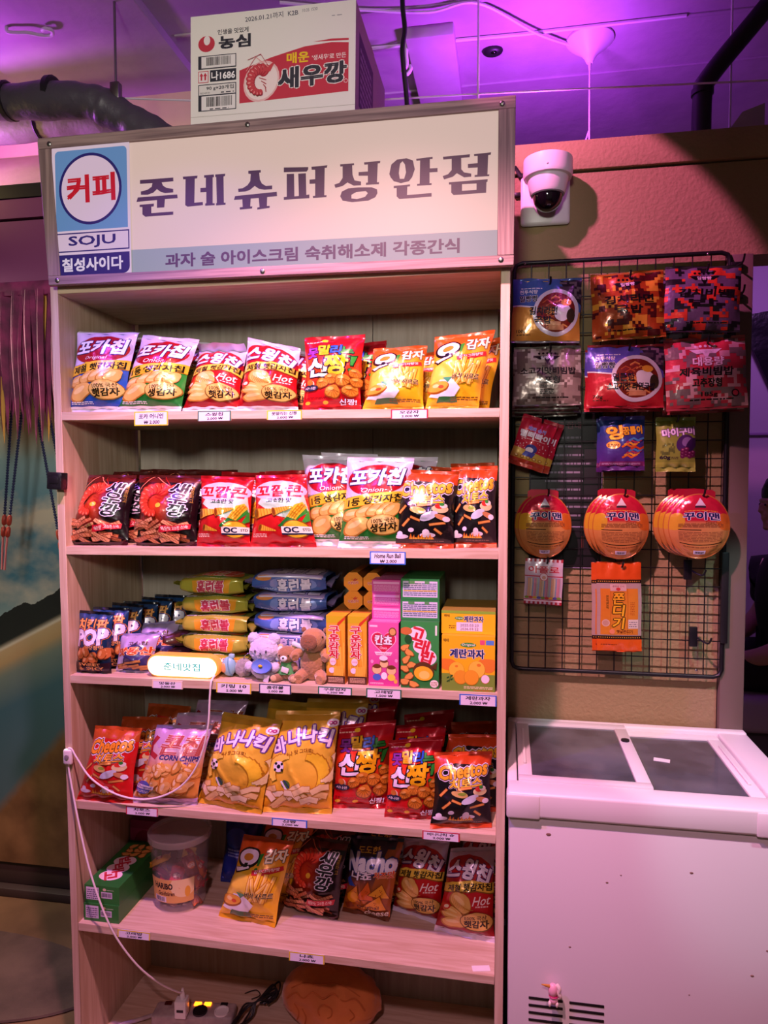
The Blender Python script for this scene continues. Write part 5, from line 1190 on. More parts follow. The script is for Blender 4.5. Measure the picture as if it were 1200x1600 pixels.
BL_ = ['blue and red potato chip bag at the left end of the top shelf', 'green and red potato chip bag second from left on the top shelf', 'red ridged chip bag, low and slumped, third along the top shelf', 'red ridged chip bag standing taller, fourth along the top shelf', 'red cookie snack bag with colourful letters on the top shelf', 'yellow potato stick bag, lower of the two on the top shelf', 'yellow potato stick bag, taller one at the right end of the top shelf',
       'black and red shrimp snack bag at the left end of the second shelf', 'black and red shrimp snack bag second along the second shelf', 'red corn cone bag, left of two on the second shelf', 'red corn cone bag, right of two on the second shelf', 'green chip bag set back between the corn cones and its twin', 'green chip bag at the front of the second shelf beside the black bags', 'black cheese puff bag, front one at the right of the second shelf', 'black cheese puff bag squeezed against the right side of the second shelf',
       'dark blue chicken snack bag at the front left of the third shelf', 'lilac peanut snack bag behind the lit pill lamp', 'red spicy cheese puff bag at the left end of the fourth shelf', 'shiny pale corn chip bag on the fourth shelf', 'yellow banana snack bag, left of the two on the fourth shelf', 'yellow banana snack bag, right of the two on the fourth shelf', 'red cookie snack bag with full title, left of two on the fourth shelf', 'red cookie snack bag leaning forward, right of two on the fourth shelf', 'black cheese puff bag leaning at the right front of the fourth shelf',
       'yellow potato stick bag on the fifth shelf', 'black and red shrimp snack bag on the fifth shelf', 'dark tortilla chip bag with orange corners on the fifth shelf', 'red ridged chip bag, left of two on the fifth shelf', 'red ridged chip bag, at the right end of the fifth shelf']
GRP = dict(poca_blue='potato chip bags', poca_green='potato chip bags', swing='ridged chip bags', shin='cookie snack bags', ogam='potato stick bags', saewoo='shrimp snack bags', kkok='corn cone bags', cheetos_black='black cheese puff bags', cheetos_red='red cheese puff bags', pop='chicken snack bags', matdong='peanut snack bags', corn='corn chip bags', banana='banana snack bags', nacho='tortilla chip bags')
FR = []
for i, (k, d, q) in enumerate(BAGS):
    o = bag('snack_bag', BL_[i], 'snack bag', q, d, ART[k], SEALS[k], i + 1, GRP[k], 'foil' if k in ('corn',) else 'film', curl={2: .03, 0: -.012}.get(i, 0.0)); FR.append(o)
# second rows: source, offset x y z, turn, label
BACK = [
    (0, .030, .085, 0, -8, 'blue chip bag half hidden behind the blue one at the top left'), (1, .055, .10, .002, -6, 'green chip bag tucked behind the front green one on the top shelf'), (2, .015, .12, 0, 5, 'red ridged chip bag behind the slumped one on the top shelf'), (3, .035, .10, -.004, -7, 'red ridged chip bag behind the taller one on the top shelf'), (4, .038, .10, .0, -6, 'red cookie bag peeking out behind the front one on the top shelf'), (5, .040, .10, .0, -8, 'yellow stick bag behind the lower one on the top shelf'), (6, .022, .11, .002, -4, 'yellow stick bag in the right rear corner of the top shelf'),
    (7, .030, .085, .010, 4, 'shrimp snack bag directly behind the first on the second shelf'), (7, .055, .17, .018, -5, 'shrimp snack bag, third deep in the left row of the second shelf'), (8, .015, .09, .012, 3, 'shrimp snack bag directly behind the second on the second shelf'), (8, .03, .18, .018, -3, 'shrimp snack bag, rearmost by the corn cones'), (9, .02, .085, .012, -3, 'red corn cone bag behind the left one of the second shelf'), (10, .0, .085, .012, 4, 'red corn cone bag behind the right one of the second shelf'), (9, .10, .18, .012, 0, 'red corn cone bag standing rearmost on the second shelf'),
    (11, .025, .09, .008, -3, 'green chip bag behind the set back one on the second shelf'), (12, .05, .10, .004, -4, 'green chip bag behind the front one on the second shelf'), (13, .03, .09, .010, 3, 'black puff bag behind the front one at the right of the second shelf'), (14, -.01, .095, .010, 0, 'black puff bag in the right rear of the second shelf'),
    (15, .018, .05, .003, 8, 'dark chicken snack bag, second in its row'), (15, .034, .10, .006, -6, 'dark chicken snack bag, third in its row'), (15, .055, .15, .004, 9, 'dark chicken snack bag, fourth in its row'), (15, .075, .20, .008, -4, 'dark chicken snack bag, fifth in its row'), (15, .10, .25, .010, 6, 'dark chicken snack bag, rearmost in its row'),
    (16, .02, .08, .03, 6, 'lilac peanut snack bag behind the front one'),
    (17, .040, .085, .0, 6, 'red puff bag behind the front one on the fourth shelf'), (17, .065, .17, .012, -4, 'red puff bag, third deep at the left of the fourth shelf'), (18, .02, .095, .004, 5, 'pale corn chip bag behind the front one'), (18, .03, .19, .012, -5, 'pale corn chip bag, third deep'), (19, .10, .12, .004, 5, 'yellow banana snack bag behind and between the front two'), (20, .055, .10, .004, -4, 'yellow banana snack bag behind the right front one'), (20, .08, .19, .006, 4, 'yellow banana snack bag, rearmost'),
    (21, -.012, .085, .006, 4, 'red cookie bag second deep behind the left one of the fourth shelf'), (21, -.02, .165, .010, -3, 'red cookie bag third deep behind the left one of the fourth shelf'), (22, .0, .085, .010, -3, 'red cookie bag second deep behind the right one of the fourth shelf'), (22, .02, .17, .016, 4, 'red cookie bag third deep behind the right one of the fourth shelf'), (23, .025, .095, .015, -4, 'black puff bag second deep at the right of the fourth shelf'), (23, .03, .185, .02, 2, 'black puff bag rearmost at the right of the fourth shelf'),
    (24, .03, .11, .004, -5, 'yellow stick bag behind the front one on the fifth shelf'), (25, .015, .075, .003, 5, 'shrimp bag behind the front one on the fifth shelf'), (26, .018, .075, .004, -4, 'tortilla chip bag behind the front one on the fifth shelf'), (28, .03, .085, .006, -3, 'red ridged chip bag behind the right end one on the fifth shelf'),
]
for s_, dx, dy, dz, rt, lab in BACK:
    o = FR[s_]; c = dup(o, o.location + Vector((dx, dy, 0)), rad(rt), lab); c.scale = (1, 1, 1 + dz * 5)

# ---------------------------------------------------------------- packs lying in stacks on the third shelf
def loaf(label, x, y, z, w, dep, h, art, seal, seed, group, rot=0):
    """a pack lying on its back: printed cushion, crimped ends at left and right"""
    U, V = np.meshgrid(np.linspace(0, 1, art.nu + 1), np.linspace(0, 1, art.nv + 1)); r = random.Random(seed)
    th = math.pi * (1.10 - 1.35 * V) + math.pi * .16
    en = np.clip(np.sin(math.pi * np.clip(U * .9 + .05, 0, 1)), 0, 1) ** .2
    nz = np.array([[noise.noise(Vector((u * 3 + seed * 2.3, v * 3, seed))) for u in U[0]] for v in V[:, 0]])
    fold = np.sin(U * 60 + seed) * .02 * (np.exp(-U / .10) + np.exp(-(1 - U) / .10))
    k = 1 + .22 * nz + fold
    ang = math.pi * (1.25 - 1.0 * V)                              # from under the front edge over to the rear top
    sx = lambda a: np.sign(np.cos(a)) * np.abs(np.cos(a)) ** .5; sz = lambda a: np.sign(np.sin(a)) * np.abs(np.sin(a)) ** .6
    P = np.stack([(U - .5) * w * .88, sx(ang) * dep / 2 * en ** .4 * k, h / 2 + sz(ang) * h / 2 * en * k], -1)
    p = Print(); p.art(P, art)
    a2 = math.pi * (1.25 + 1.0 * V); Q = np.stack([(U - .5) * w * .88, sx(a2) * dep / 2 * en ** .4 * k, h / 2 + sz(a2) * h / 2 * en * k], -1); p.grid(Q, art.base, flip=True)
    o = p.build('snack_bag', M['film'], None, (x, y, z)); o.rotation_euler = (0, 0, rad(rot)); tag(o, label, 'snack bag', group)
    for sgn_ in (-1, 1):
        g = np.zeros((7, 9, 3)); 
        for j in range(7):
            for i in range(9): g[j, i] = (sgn_ * (w * .42 + i / 8 * w * .10), (j / 6 - .5) * dep * (.80 + .2 * i / 8), h / 2 + .004 * math.sin(j * 2.1 + seed) * i / 8 + .0008 * math.cos(i * math.pi) + sgn_ * .018 * (i / 8) ** 2 * (j / 6 - .5) + .006 * math.sin(seed * 1.3 + sgn_) * (i / 8) ** 2)
        q = Print(); q.grid(g + np.array((0, 0, .002)), seal, flip=sgn_ < 0); q.grid(g - np.array((0, 0, .002)), seal, flip=sgn_ > 0); q.build('end_seal', M['film'], o)
    return o
hy, hb = art_homerun('y'), art_homerun('b')
NY = ('lowest', 'second from bottom', 'third from bottom', 'fourth from bottom', 'topmost')
z = zsh(2, .4)
for k in range(5):
    loaf('green and gold puff ball bag, %s of its stack' % NY[k], .405 + (.012, .006, .0, -.006, -.012)[k], .135 + .01 * k, z + .052 * k, .215, .15, .054, hy, '#8f8f2c', 40 + k, 'green puff ball bags', rot=(2, -2, 1, 3, -4)[k])
z = zsh(2, .6)
for k in range(5):
    loaf('blue and lilac puff ball bag, %s of its stack' % NY[k], .612 + (.006, -.002, .008, .0, -.006)[k], .18 + .004 * k, z + .054 * k, .235, .17, .056, hb, '#a99ad0', 50 + k, 'blue puff ball bags', rot=(-2, 2, -3, 1, 3)[k])
loaf('dark brown bag wedged between the chicken snacks and the green stack', .27, .20, zsh(2, .27) + .0, .15, .16, .05, ART['saewoo'] and Art('#3a1c1e', .75, 10, 10), '#2c1416', 60, 'dark bags on the third shelf')
loaf('dark brown bag on top of its twin by the green stack', .265, .215, zsh(2, .27) + .05, .15, .16, .05, Art('#4a2422', .75, 10, 10), '#2c1416', 61, 'dark bags on the third shelf', 5)

# ---------------------------------------------------------------- cartons on the third shelf
gp, oc, kan, gor, gb, kb, eg, egs = art_gpotato(), art_octa(), art_kancho(), art_gorae(), art_boxback('#2f8a44', '#cfcfe2', '#5f6f86'), art_kanback(), art_egg(False), art_egg(True)
def octa(x0, x1, y, dep, z0, z1, art, lab, endart=False):
    """slim eight sided stick box"""
    w, h = x1 - x0, z1 - z0; c = .12 * w if not endart else .28 * w; p = Print()
    if not endart:
        p.art(quad((c * .2, 0, 0), (w - c * .2, 0, 0), (w - c * .2, 0, h), (c * .2, 0, h), art.nu, art.nv), art, .00008)
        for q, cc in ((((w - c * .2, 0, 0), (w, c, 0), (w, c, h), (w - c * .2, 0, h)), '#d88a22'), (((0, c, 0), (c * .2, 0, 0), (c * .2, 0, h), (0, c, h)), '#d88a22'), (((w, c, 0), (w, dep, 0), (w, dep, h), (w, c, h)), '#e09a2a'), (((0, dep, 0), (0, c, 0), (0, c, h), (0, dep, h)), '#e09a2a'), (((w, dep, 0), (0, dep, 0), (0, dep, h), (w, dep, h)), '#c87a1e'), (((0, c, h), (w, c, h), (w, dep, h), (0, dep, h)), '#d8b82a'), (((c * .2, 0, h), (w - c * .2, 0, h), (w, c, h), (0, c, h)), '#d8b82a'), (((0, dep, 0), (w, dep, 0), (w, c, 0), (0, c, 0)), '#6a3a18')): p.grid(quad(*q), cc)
    else:
        o8 = [(c, 0), (w - c, 0), (w, c), (w, h - c), (w - c, h), (c, h), (0, h - c), (0, c)]
        f = [[i for i in range(8)]]; V = np.array([(x, 0, zz) for x, zz in o8]); p._push(V, np.tile((0, -1.0, 0), (8, 1)), np.tile(lin('#e8952a'), (8, 1)), f)
        p.art(quad((c * .4, -.0002, c * .7), (w - c * .4, -.0002, c * .7), (w - c * .4, -.0002, h - c * .7), (c * .4, -.0002, h - c * .7)), art, .00006)
        for i in range(8):
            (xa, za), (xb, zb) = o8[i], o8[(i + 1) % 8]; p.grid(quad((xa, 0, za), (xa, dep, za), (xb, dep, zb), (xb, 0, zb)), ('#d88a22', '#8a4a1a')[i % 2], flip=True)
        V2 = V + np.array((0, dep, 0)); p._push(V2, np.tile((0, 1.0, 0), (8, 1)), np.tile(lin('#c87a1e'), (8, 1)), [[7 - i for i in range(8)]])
    o = p.build('snack_box', M['card'], None, (x0, y, z0)); tag(o, lab, 'snack box', 'orange stick boxes'); return o
zz = zsh(2, .8)
octa(.7405, .7925, .022, .05, zz, zz + .177, gp, 'slim orange stick box standing at the front, left one'); octa(.7975, .8495, .023, .05, zz, zz + .177, gp, 'slim orange stick box standing at the front, right one')
for i, x in enumerate((.7385, .7955)):
    p = Print(); pbox(p, 0, .052, 0, .20, 0, .176, '#b8742a'); o = p.build('snack_box', M['card'], None, (x + .001, .085, zz)); tag(o, 'orange stick box standing behind the front %s one' % ('left', 'right')[i], 'snack box', 'orange stick boxes')
for r_ in range(2):
    for c_ in range(2):
        octa(.7665 + .0535 * c_, .8175 + .0535 * c_, .12, .17, zz + .1765 + .0505 * r_, zz + .2265 + .0505 * r_, oc, 'orange eight sided box end, %s %s of the four above the stick boxes' % (('lower', 'upper')[r_], ('left', 'right')[c_]), True)
def pb(x0, x1, y, dep, z0, h, base, lab, group, **arts):
    p = Print(); w = x1 - x0; pbox(p, 0, w, 0, dep, 0, h, base, **arts); o = p.build('snack_box', M['card'], None, (x0, y, z0)); tag(o, lab, 'snack box', group); return o
pb(.8535, .9315, .020, .045, zsh(2, .89), .163, '#b83a86', 'pink choco biscuit carton standing on the third shelf', 'pink biscuit cartons', front=kan, top=kb)
pb(.8545, .9310, .075, .10, zsh(2, .89), .163, '#b83a86', 'pink carton standing behind the front pink one', 'pink biscuit cartons', top=kb)
for k in range(3): pb(.8555 + .001 * (k % 2), .9300, .060, .16, zsh(2, .89) + .1635 + .0345 * k, .0338, '#a8327c', 'pink carton lying flat, %s of three' % ('lowest', 'middle', 'topmost')[k], 'pink biscuit cartons', front=kb, top=kb)
pb(.9380, 1.0345, .014, .045, zsh(2, .985), .169, '#2a7a3a', 'green whale biscuit carton standing on the third shelf', 'green biscuit cartons', front=gor)
pb(.9360, 1.0330, .075, .10, zsh(2, .985), .169, '#2a7a3a', 'green carton standing behind the front green one', 'green biscuit cartons')
for k in range(2): pb(.9345 + .001 * k, 1.0335, .034, .165, zsh(2, .985) + .1695 + .0525 * k, .052, '#2a7a3a', 'green carton lying flat with small print, %s of two' % ('lower', 'upper')[k], 'green biscuit cartons', front=gb)
pb(1.0425, 1.1735, .004, .055, zsh(2, 1.1), .138, '#c8a020', 'large yellow egg biscuit carton at the right of the third shelf', 'yellow egg biscuit cartons', front=eg)
pb(1.0425, 1.1725, .065, .24, zsh(2, 1.1), .138, '#b8921c', 'yellow carton standing behind the large front one', 'yellow egg biscuit cartons')
pb(1.0395, 1.1735, .028, .17, zsh(2, 1.1) + .1385, .058, '#c8a020', 'yellow egg biscuit carton lying on top with a date patch', 'yellow egg biscuit cartons', front=egs, top=Art('#9a8a3a', 1.2, 1, 1))

# fifth shelf cartons
g5 = Art('#2f7a34', .45, 1, 1); g5.R(.05, .08, .42, .40, '#d8cfe0'); g5.lines(.07, .10, .40, .37, 5, '#6a5a7a'); g5.R(.48, .14, .80, .30, '#cfc4da'); g5.bars(.50, .17, .78, .27); g5.E(.58, .36, .05, .035, '#d8c8a8'); g5.lines(.65, .34, .85, .38, 1, '#a8c8a0')
g5t = Art('#2a7230', 2.3, 1, 6)
for tt, y in (('고', .5), ('래', .86), ('밥', 1.22)): g5t.E(.46, y, .32, .24, '#efd8de')
for tt, y in (('고', .5), ('래', .86), ('밥', 1.22)): g5t.T(tt, .46, y, .40, .30, '#c2283a', .05, 0, -60)
for i in range(9): g5t.E(.3 + .25 * (i % 3), 1.55 + .2 * (i // 3), .16, .10, '#7a4414', i * 40, wob=.12, seed=i); g5t.E(.3 + .25 * (i % 3), 1.56 + .2 * (i // 3), .13, .08, '#d8984a', i * 40, wob=.12, seed=i)
z5 = zsh(4, .09)
for k in range(2):
    o = pb(.0400, .1455, .016 + .004 * k, .245, z5 + .0505 * k, .050, '#2a6a30', 'green biscuit carton lying end on, %s one at the left of the fifth shelf' % ('lower', 'upper')[k], 'green biscuit cartons on the fifth shelf', front=g5, top=g5t, right=Art('#2f7a38', .25, 1, 1))
k5 = Art('#a83a6e', .95, 1, 1); k5.E(.5, .42, .40, .36, '#8a1a44'); k5.T('칸쵸', .5, .42, .5, .26, '#f0e0ea', .05); k5.R(0, .8, 1, .95, '#8a2a58')
pb(.038, .132, .268, .10, z5, .165, '#8a2a58', 'dim pink choco biscuit carton behind the green cartons', 'pink biscuit cartons', front=k5)

# ---------------------------------------------------------------- lit pill lamp and its cable
t = thing('pill_lamp', 'glowing pill shaped name lamp on the third shelf', 'lamp', (.345, .03, zsh(2, .345)))
def pill(bm, w, h, y0, y1, ins=0.0, n=14):
    pts = []; r_ = h / 2 - ins
    for k in range(n + 1): a_ = -math.pi / 2 + math.pi * k / n; pts.append((w / 2 - h / 2 + r_ * math.cos(a_), h / 2 + r_ * math.sin(a_)))
    for k in range(n + 1): a_ = math.pi / 2 + math.pi * k / n; pts.append((-w / 2 + h / 2 + r_ * math.cos(a_), h / 2 + r_ * math.sin(a_)))
    return prism(bm, pts, y0, y1)
bm = pill(B(), .206, .062, -.014, .016); bmesh.ops.bevel(bm, geom=[e for e in bm.edges if abs(e.verts[0].co.y - e.verts[1].co.y) < 1e-6], offset=.003, segments=2, affect='EDGES'); obj('housing', bm, mat('orange_lamp_housing', '#e8a24a', .4, emit='#ff9a3a', es=.5), t)
bm = pill(B(), .206, .062, -.0165, -.0135, .005); obj('diffuser', bm, mat('glowing_diffuser', '#fff2d8', .4, emit='#ffe9c4', es=2.6), t)
p = Print()
q = Art('#ffffff', .2, 1, 1); q.T('준네맛집', .5, .10, .80, .155, '#2f8a90', .025)
uv, ly, co, fa = q.build(); V = np.stack([(uv[:, 0] - .5) * .13, np.full(len(uv), -.0170), .031 + (uv[:, 1] * .2 - .10) * .13], -1); p._push(V - np.array((0, 0, 0)), np.tile((0, -1.0, 0), (len(V), 1)), co, fa); p.build('lettering', print_mat('lamp_lettering', .5, emis=1.3), t)
cablem = mat('white_cable', '#e6dde0', 0.4)
sw = thing('inline_switch', 'white inline cable switch stuck on the left shelf side', 'switch', (.0185, -.001, .915))
bm = B(); box(bm, -.013, .013, -.014, 0, -.022, .022, .006, 3); obj('housing', bm, M['white'], sw); bm = B(); lathe(bm, [(.001, 0), (.0065, 0), (.006, .0025), (.001, .003)], (0, -.014, .002), 18, rx(90)); obj('button', bm, M['grey'], sw)
o = obj('lamp_cable', tube(B(), bez([(.440, .010, 1.155), (.438, -.008, 1.143), (.434, -.010, 1.10), (.428, -.012, 1.02), (.40, -.012, .925), (.345, -.014, .855), (.26, -.014, .818), (.17, -.014, .822), (.09, -.012, .86), (.045, -.010, .915), (.030, -.009, .937), (.0185, -.008, .938)], 10), .0026, 8), cablem); tag(o, 'thin white cable looping from the pill lamp to the inline switch', 'cable')
o = obj('usb_cable', tube(B(), bez([(.0185, -.008, .892), (.024, -.010, .86), (.055, -.022, .74), (.098, -.034, .60), (.150, -.030, .46), (.196, .01, .34), (.232, .07, .245), (.260, .132, .175), (.266, .148, .165)], 10), .0026, 8), cablem); tag(o, 'white cable running down from the switch to the charger', 'cable')

# power strip, charger, dark cable bundle, bread cushion in the lowest bay
zb = .05
ivory = mat('dusty_ivory_plastic', '#b7a9a4', .5, vary=(30, '#97888a')); amber = mat('glowing_amber_neon', '#ff8a2a', .4, emit='#ff7a14', es=5.0)
t = thing('power_strip', 'dusty power strip with lit amber switches on the bottom board', 'power strip', (.285, .185, zb), rotz=rad(8))
bm = B(); box(bm, -.122, .122, -.032, .032, 0, .036, .008, 3); obj('case', bm, ivory, t)
for k, x in enumerate((-.035, .02, .085)):
    bm = B(); lathe(bm, [(.0195, 0), (.0215, .0), (.0215, .005), (.0185, .005), (.0175, .001), (.001, .001)], (x, -.010, .036), 24); obj('socket', bm, M['white'] if k != 1 else M['blackplastic'], t)
for k, (x, m) in enumerate(((-.085, 'd'), (-.045, 'a'), (.005, 'a'), (.035, 'a'), (.085, 'k'))):
    bm = B(); box(bm, x - .011, x + .011, .012, .026, .035, .040, .002); obj('rocker_switch', bm, {'a': amber, 'd': mat('dark_red_rocker', '#4a1412', .3), 'k': M['blackplastic']}[m], t)
bm = B(); tube(bm, bez([(-.12, 0, .016), (-.17, -.02, .012), (-.22, -.04, .008), (-.25, -.09, .006)], 6), .0055, 8); obj('mains_lead', bm, ivory, t)
t = thing('usb_charger', 'white cube phone charger plugged into the power strip', 'charger', (.262, .150, zb + .041), rotz=rad(6))
bm = B(); box(bm, -.017, .017, -.017, .017, 0, .052, .003); obj('body', bm, M['white'], t); bm = B(); box(bm, -.010, .010, -.0178, -.0165, .020, .028, .0005); obj('label_patch', bm, M['black'], t); bm = B(); lathe(bm, [(.008, 0), (.008, .012), (.0055, .018), (.003, .030)], (.003, .0, .052), 12); obj('cable_plug', bm, M['white'], t)
r = random.Random(5); t = thing('cable_bundle', 'twisted bundle of thin black cables right of the power strip', 'cable', (.46, .23, zb))
for k in range(6):
    pts = bez([(-.05 + r.uniform(-.02, .02), -.06 - .02 * k, .006), (-.02 + r.uniform(-.02, .02), -.02, .010 + .006 * k), (.0, .01, .04), (.03 + r.uniform(-.01, .02), .04 + .01 * k, .03 + .004 * k), (.045, .06, .045 - .005 * k), (.02 + r.uniform(-.02, .01), .03, .02)], 7); bm = B(); tube(bm, pts, .0028, 6); obj('strand', bm, M['blackplastic'], t)
crust = mat('bread_print_fabric', '#d9843e', 0.85, bump=(16, .5, .01), vary=(5, '#b0602a'), sheen=.3)
t = thing('bread_cushion', 'plump orange bread shaped plush cushion in the lowest bay', 'cushion', (.69, .255, zb))
bm = B(); ell(bm, (0, 0, .075), (.148, .085, .098), 40, None, .05, 3)
for v in bm.verts:
    x, z = v.co.x, v.co.z - .075; v.co.z += -.02 * (x / .15) ** 2 if z > 0 else 0; v.co.z = max(v.co.z, .001)
    if v.co.y < 0: v.co.y -= .010 * math.cos(x * 55) * math.cos(z * 48) * max(0, 1 - (x / .15) ** 2)
    v.co.x *= 1.0 + .18 * max(0, z) / .1
obj('body', bm, crust, t)
seam = mat('stitched_crease', '#b0602a', .9)
def relief(pts, r_=.0022):
    """a moulded line pressed into the front of the cushion"""
    out = []
    for x, z in pts:
        zz_ = z - .075; k = max(0.0, 1 - (x / .148) ** 2 - (zz_ / .098) ** 2); out.append((x * (1.0 + .18 * max(0, zz_) / .1), -.085 * math.sqrt(k) * 1.0 - .004, z - (.02 * (x / .15) ** 2 if zz_ > 0 else 0)))
    obj('crease', tube(B(), bez(out, 5), r_, 6), seam, t)
relief([(-.115, .105), (-.085, .125), (-.06, .118), (-.035, .135), (-.005, .126), (.02, .138), (.05, .124), (.08, .128), (.11, .10)]); relief([(-.10, .13), (-.06, .148), (-.02, .150), (.02, .156), (.06, .146), (.09, .132)], .0016)
relief([(.0, .112), (.02, .104), (.022, .086), (.006, .078), (-.014, .086), (-.014, .104), (.0, .112)]); relief([(.07, .105), (.085, .088), (.074, .070)], .0018); relief([(-.09, .10), (-.078, .075), (-.086, .045)], .0018); relief([(-.065, .092), (-.055, .068), (-.062, .035)], .0018); relief([(.045, .06), (.055, .04), (.048, .02)], .0016)
bm = B(); tube(bm, bez([(0, 0, .006), (.03, .02, .006), (.05, .0, .006), (.03, -.02, .006)], 6), .0016, 5); o = obj('lint_wisp', bm, M['blackplastic'], None, (.395, .31, zb)); tag(o, 'dark loose thread on the bottom board behind the power strip', 'thread')

# ---------------------------------------------------------------- plush key rings
def plush(col, rough=.95, dark=None): return mat('plush_' + str(len(bpy.data.materials)), col, rough, bump=(120, .9, .004), vary=(14, dark or col), sheen=.6)
white_fur, brown_fur, tan_fur, capy_fur, capy_nose = plush('#d9d2ea', dark='#c4bede'), plush('#9c7350'), plush('#d8b184'), plush('#b98a5c', dark='#a2774c'), plush('#8a5c3c')
eye = mat('glossy_black_eye', '#0c0a0c', .15); zsf = zsh(2, .6)
t = thing('plush_keyring', 'fluffy pale lilac plush mouse with round ears holding a blue dish', 'plush toy', (.567, .040, zsf), 'plush key rings')
bm = B(); ell(bm, (0, 0, .030), (.037, .030, .030), 24, None, .12, 1); obj('body', bm, white_fur, t)
bm = B(); ell(bm, (.002, -.004, .078), (.040, .031, .033), 26, None, .12, 2); obj('head', bm, white_fur, t)
for s_ in (-1, 1): bm = B(); ell(bm, (.028 * s_, 0, .108), (.017, .011, .016), 16, None, .15, 3 + s_); obj('ear', bm, white_fur, t); bm = B(); ell(bm, (.036 * s_, -.016, .036), (.012, .012, .014), 14, None, .12, 7 + s_); obj('paw', bm, white_fur, t)
for s_ in (-1, 1): bm = B(); ell(bm, (.015 * s_ + .002, -.0345, .082), (.0028, .002, .0035), 10); obj('eye', bm, mat('grey_stitched_eye', '#5a5668', .6), t)
bm = B(); ell(bm, (.002, -.0355, .077), (.0025, .0018, .002), 8); tube(bm, [(-.002, -.0355, .072), (.002, -.0362, .075), (.006, -.0355, .072)], .0008, 5); obj('nose', bm, mat('grey_stitched_nose', '#5a5668', .6), t)
bm = B(); lathe(bm, [(.024, -.004), (.026, 0), (.024, .004), (.016, .001), (.001, .0)], (.005, -.034, .042), 22, rx(70), 1.1, .75); obj('dish', bm, mat('blue_dish', '#5a7ad0', .4), t)
bm = B(); ell(bm, (.002, -.0375, .044), (.006, .003, .004), 10); obj('dish_star', bm, mat('yellow_felt', '#e0b82a', .8), t)
bm = B(); box(bm, .010, .024, -.034, -.030, .0, .020, .001, rot=ry(14)); obj('ribbon_tag', bm, mat('lilac_ribbon', '#d9cdea', .5), t)
t = thing('plush_keyring', 'small brown teddy bear plush in a green dress with white bows', 'plush toy', (.630, .042, zsf), 'plush key rings')
bm = B(); ell(bm, (0, 0, .026), (.022, .020, .026), 20, None, .06, 3); obj('body', bm, brown_fur, t)
bm = B(); ell(bm, (.0, -.002, .068), (.027, .023, .023), 22, None, .05, 4); obj('head', bm, brown_fur, t)
for s_ in (-1, 1): bm = B(); ell(bm, (.018 * s_, 0, .088), (.008, .005, .008), 12, None, .06, 2); obj('ear', bm, tan_fur, t)
bm = B(); ell(bm, (-.002, -.024, .062), (.010, .005, .008), 16); obj('muzzle', bm, mat('white_felt', '#ece6ea', .9), t)
bm = B(); ell(bm, (-.002, -.029, .065), (.003, .0018, .0022), 10); obj('nose', bm, eye, t)
for s_ in (-1, 1):
    bm = B(); ell(bm, (.012 * s_ - .002, -.0235, .070), (.002, .0015, .002), 8); obj('eye', bm, eye, t)
    bm = B(); tube(bm, [(.018 * s_, -.004, .044), (.026 * s_, -.012, .036), (.028 * s_, -.018, .030)], [.008, .0078, .006], 10); obj('arm', bm, brown_fur, t)
    bm = B(); tube(bm, [(.012 * s_, -.004, .012), (.022 * s_, -.022, .010), (.026 * s_, -.032, .011)], [.011, .011, .009], 10); obj('leg', bm, brown_fur, t)
    bm = B(); ell(bm, (.027 * s_, -.0345, .012), (.0085, .003, .0085), 12); obj('foot_sole', bm, tan_fur, t)
bm = B(); lathe(bm, [(.014, .018), (.017, .012), (.021, .0), (.028, -.014), (.026, -.014), (.012, .016)], (0, 0, .034), 26, None, 1, .95); obj('dress', bm, mat('green_felt', '#4f9a56', .9, bump=(90, .4, .002)), t)
bm = B(); box(bm, -.008, .012, -.0285, -.0255, .026, .040, .001, rot=ry(18)); obj('cloth_tag', bm, mat('white_tag', '#e9e4e6', .6), t)
bowm = mat('white_blue_bow', '#dfe8ee', .7)
for x0, z0, a_ in ((.014, .088, -20), (-.040, .066, 74)): bm = B(); box(bm, x0, x0 + .040, -.010, -.004, z0, z0 + .012, .004, 2, rot=ry(-a_)); obj('bow', bm, bowm, t)
t = thing('plush_keyring', 'sitting tan capybara plush with a flat dark snout', 'plush toy', (.698, .052, zsf), 'plush key rings')
bm = B(); ell(bm, (0, .004, .046), (.036, .032, .048), 26, None, .04, 5); obj('body', bm, capy_fur, t)
bm = B(); ell(bm, (.004, -.010, .108), (.033, .034, .032), 26, rx(-10), .03, 6, .92); obj('head', bm, capy_fur, t)
bm = B(); ell(bm, (.000, -.042, .110), (.0225, .007, .0205), 22, None, .02, 1, .85); obj('snout', bm, capy_nose, t)
bm = B(); tube(bm, [(-.001, -.047, .096), (-.001, -.046, .088)], .001, 5); tube(bm, [(-.008, -.0475, .114), (-.004, -.049, .113)], .001, 5); tube(bm, [(.004, -.049, .113), (.008, -.0475, .114)], .001, 5); obj('mouth', bm, seam, t)
for s_ in (-1, 1):
    bm = B(); ell(bm, (.030 * s_ + .004, .004, .132), (.007, .005, .008), 12); obj('ear', bm, capy_nose, t)
    bm = B(); ell(bm, (.029 * s_ + .004, -.026, .121), (.0025, .003, .0025), 8); obj('eye', bm, eye, t)
    bm = B(); tube(bm, bez([(.030 * s_, -.008, .078), (.042 * s_, -.022, .070), (.038 * s_, -.036, .066)], 4), [.012, .0125, .013, .0128, .0125, .0122, .012, .011, .009], 12); obj('arm', bm, capy_fur, t)
    bm = B(); tube(bm, bez([(.020 * s_, -.008, .020), (.030 * s_, -.030, .014), (.028 * s_, -.044, .013)], 4), [.016, .016, .0158, .0155, .015, .0148, .0145, .0135, .011], 12); obj('leg', bm, capy_fur, t)
t = thing('plush_keyring', 'grey fluffy ball key ring with a chain beside the pill lamp', 'plush toy', (.503, .055, zsf - .001), 'plush key rings')
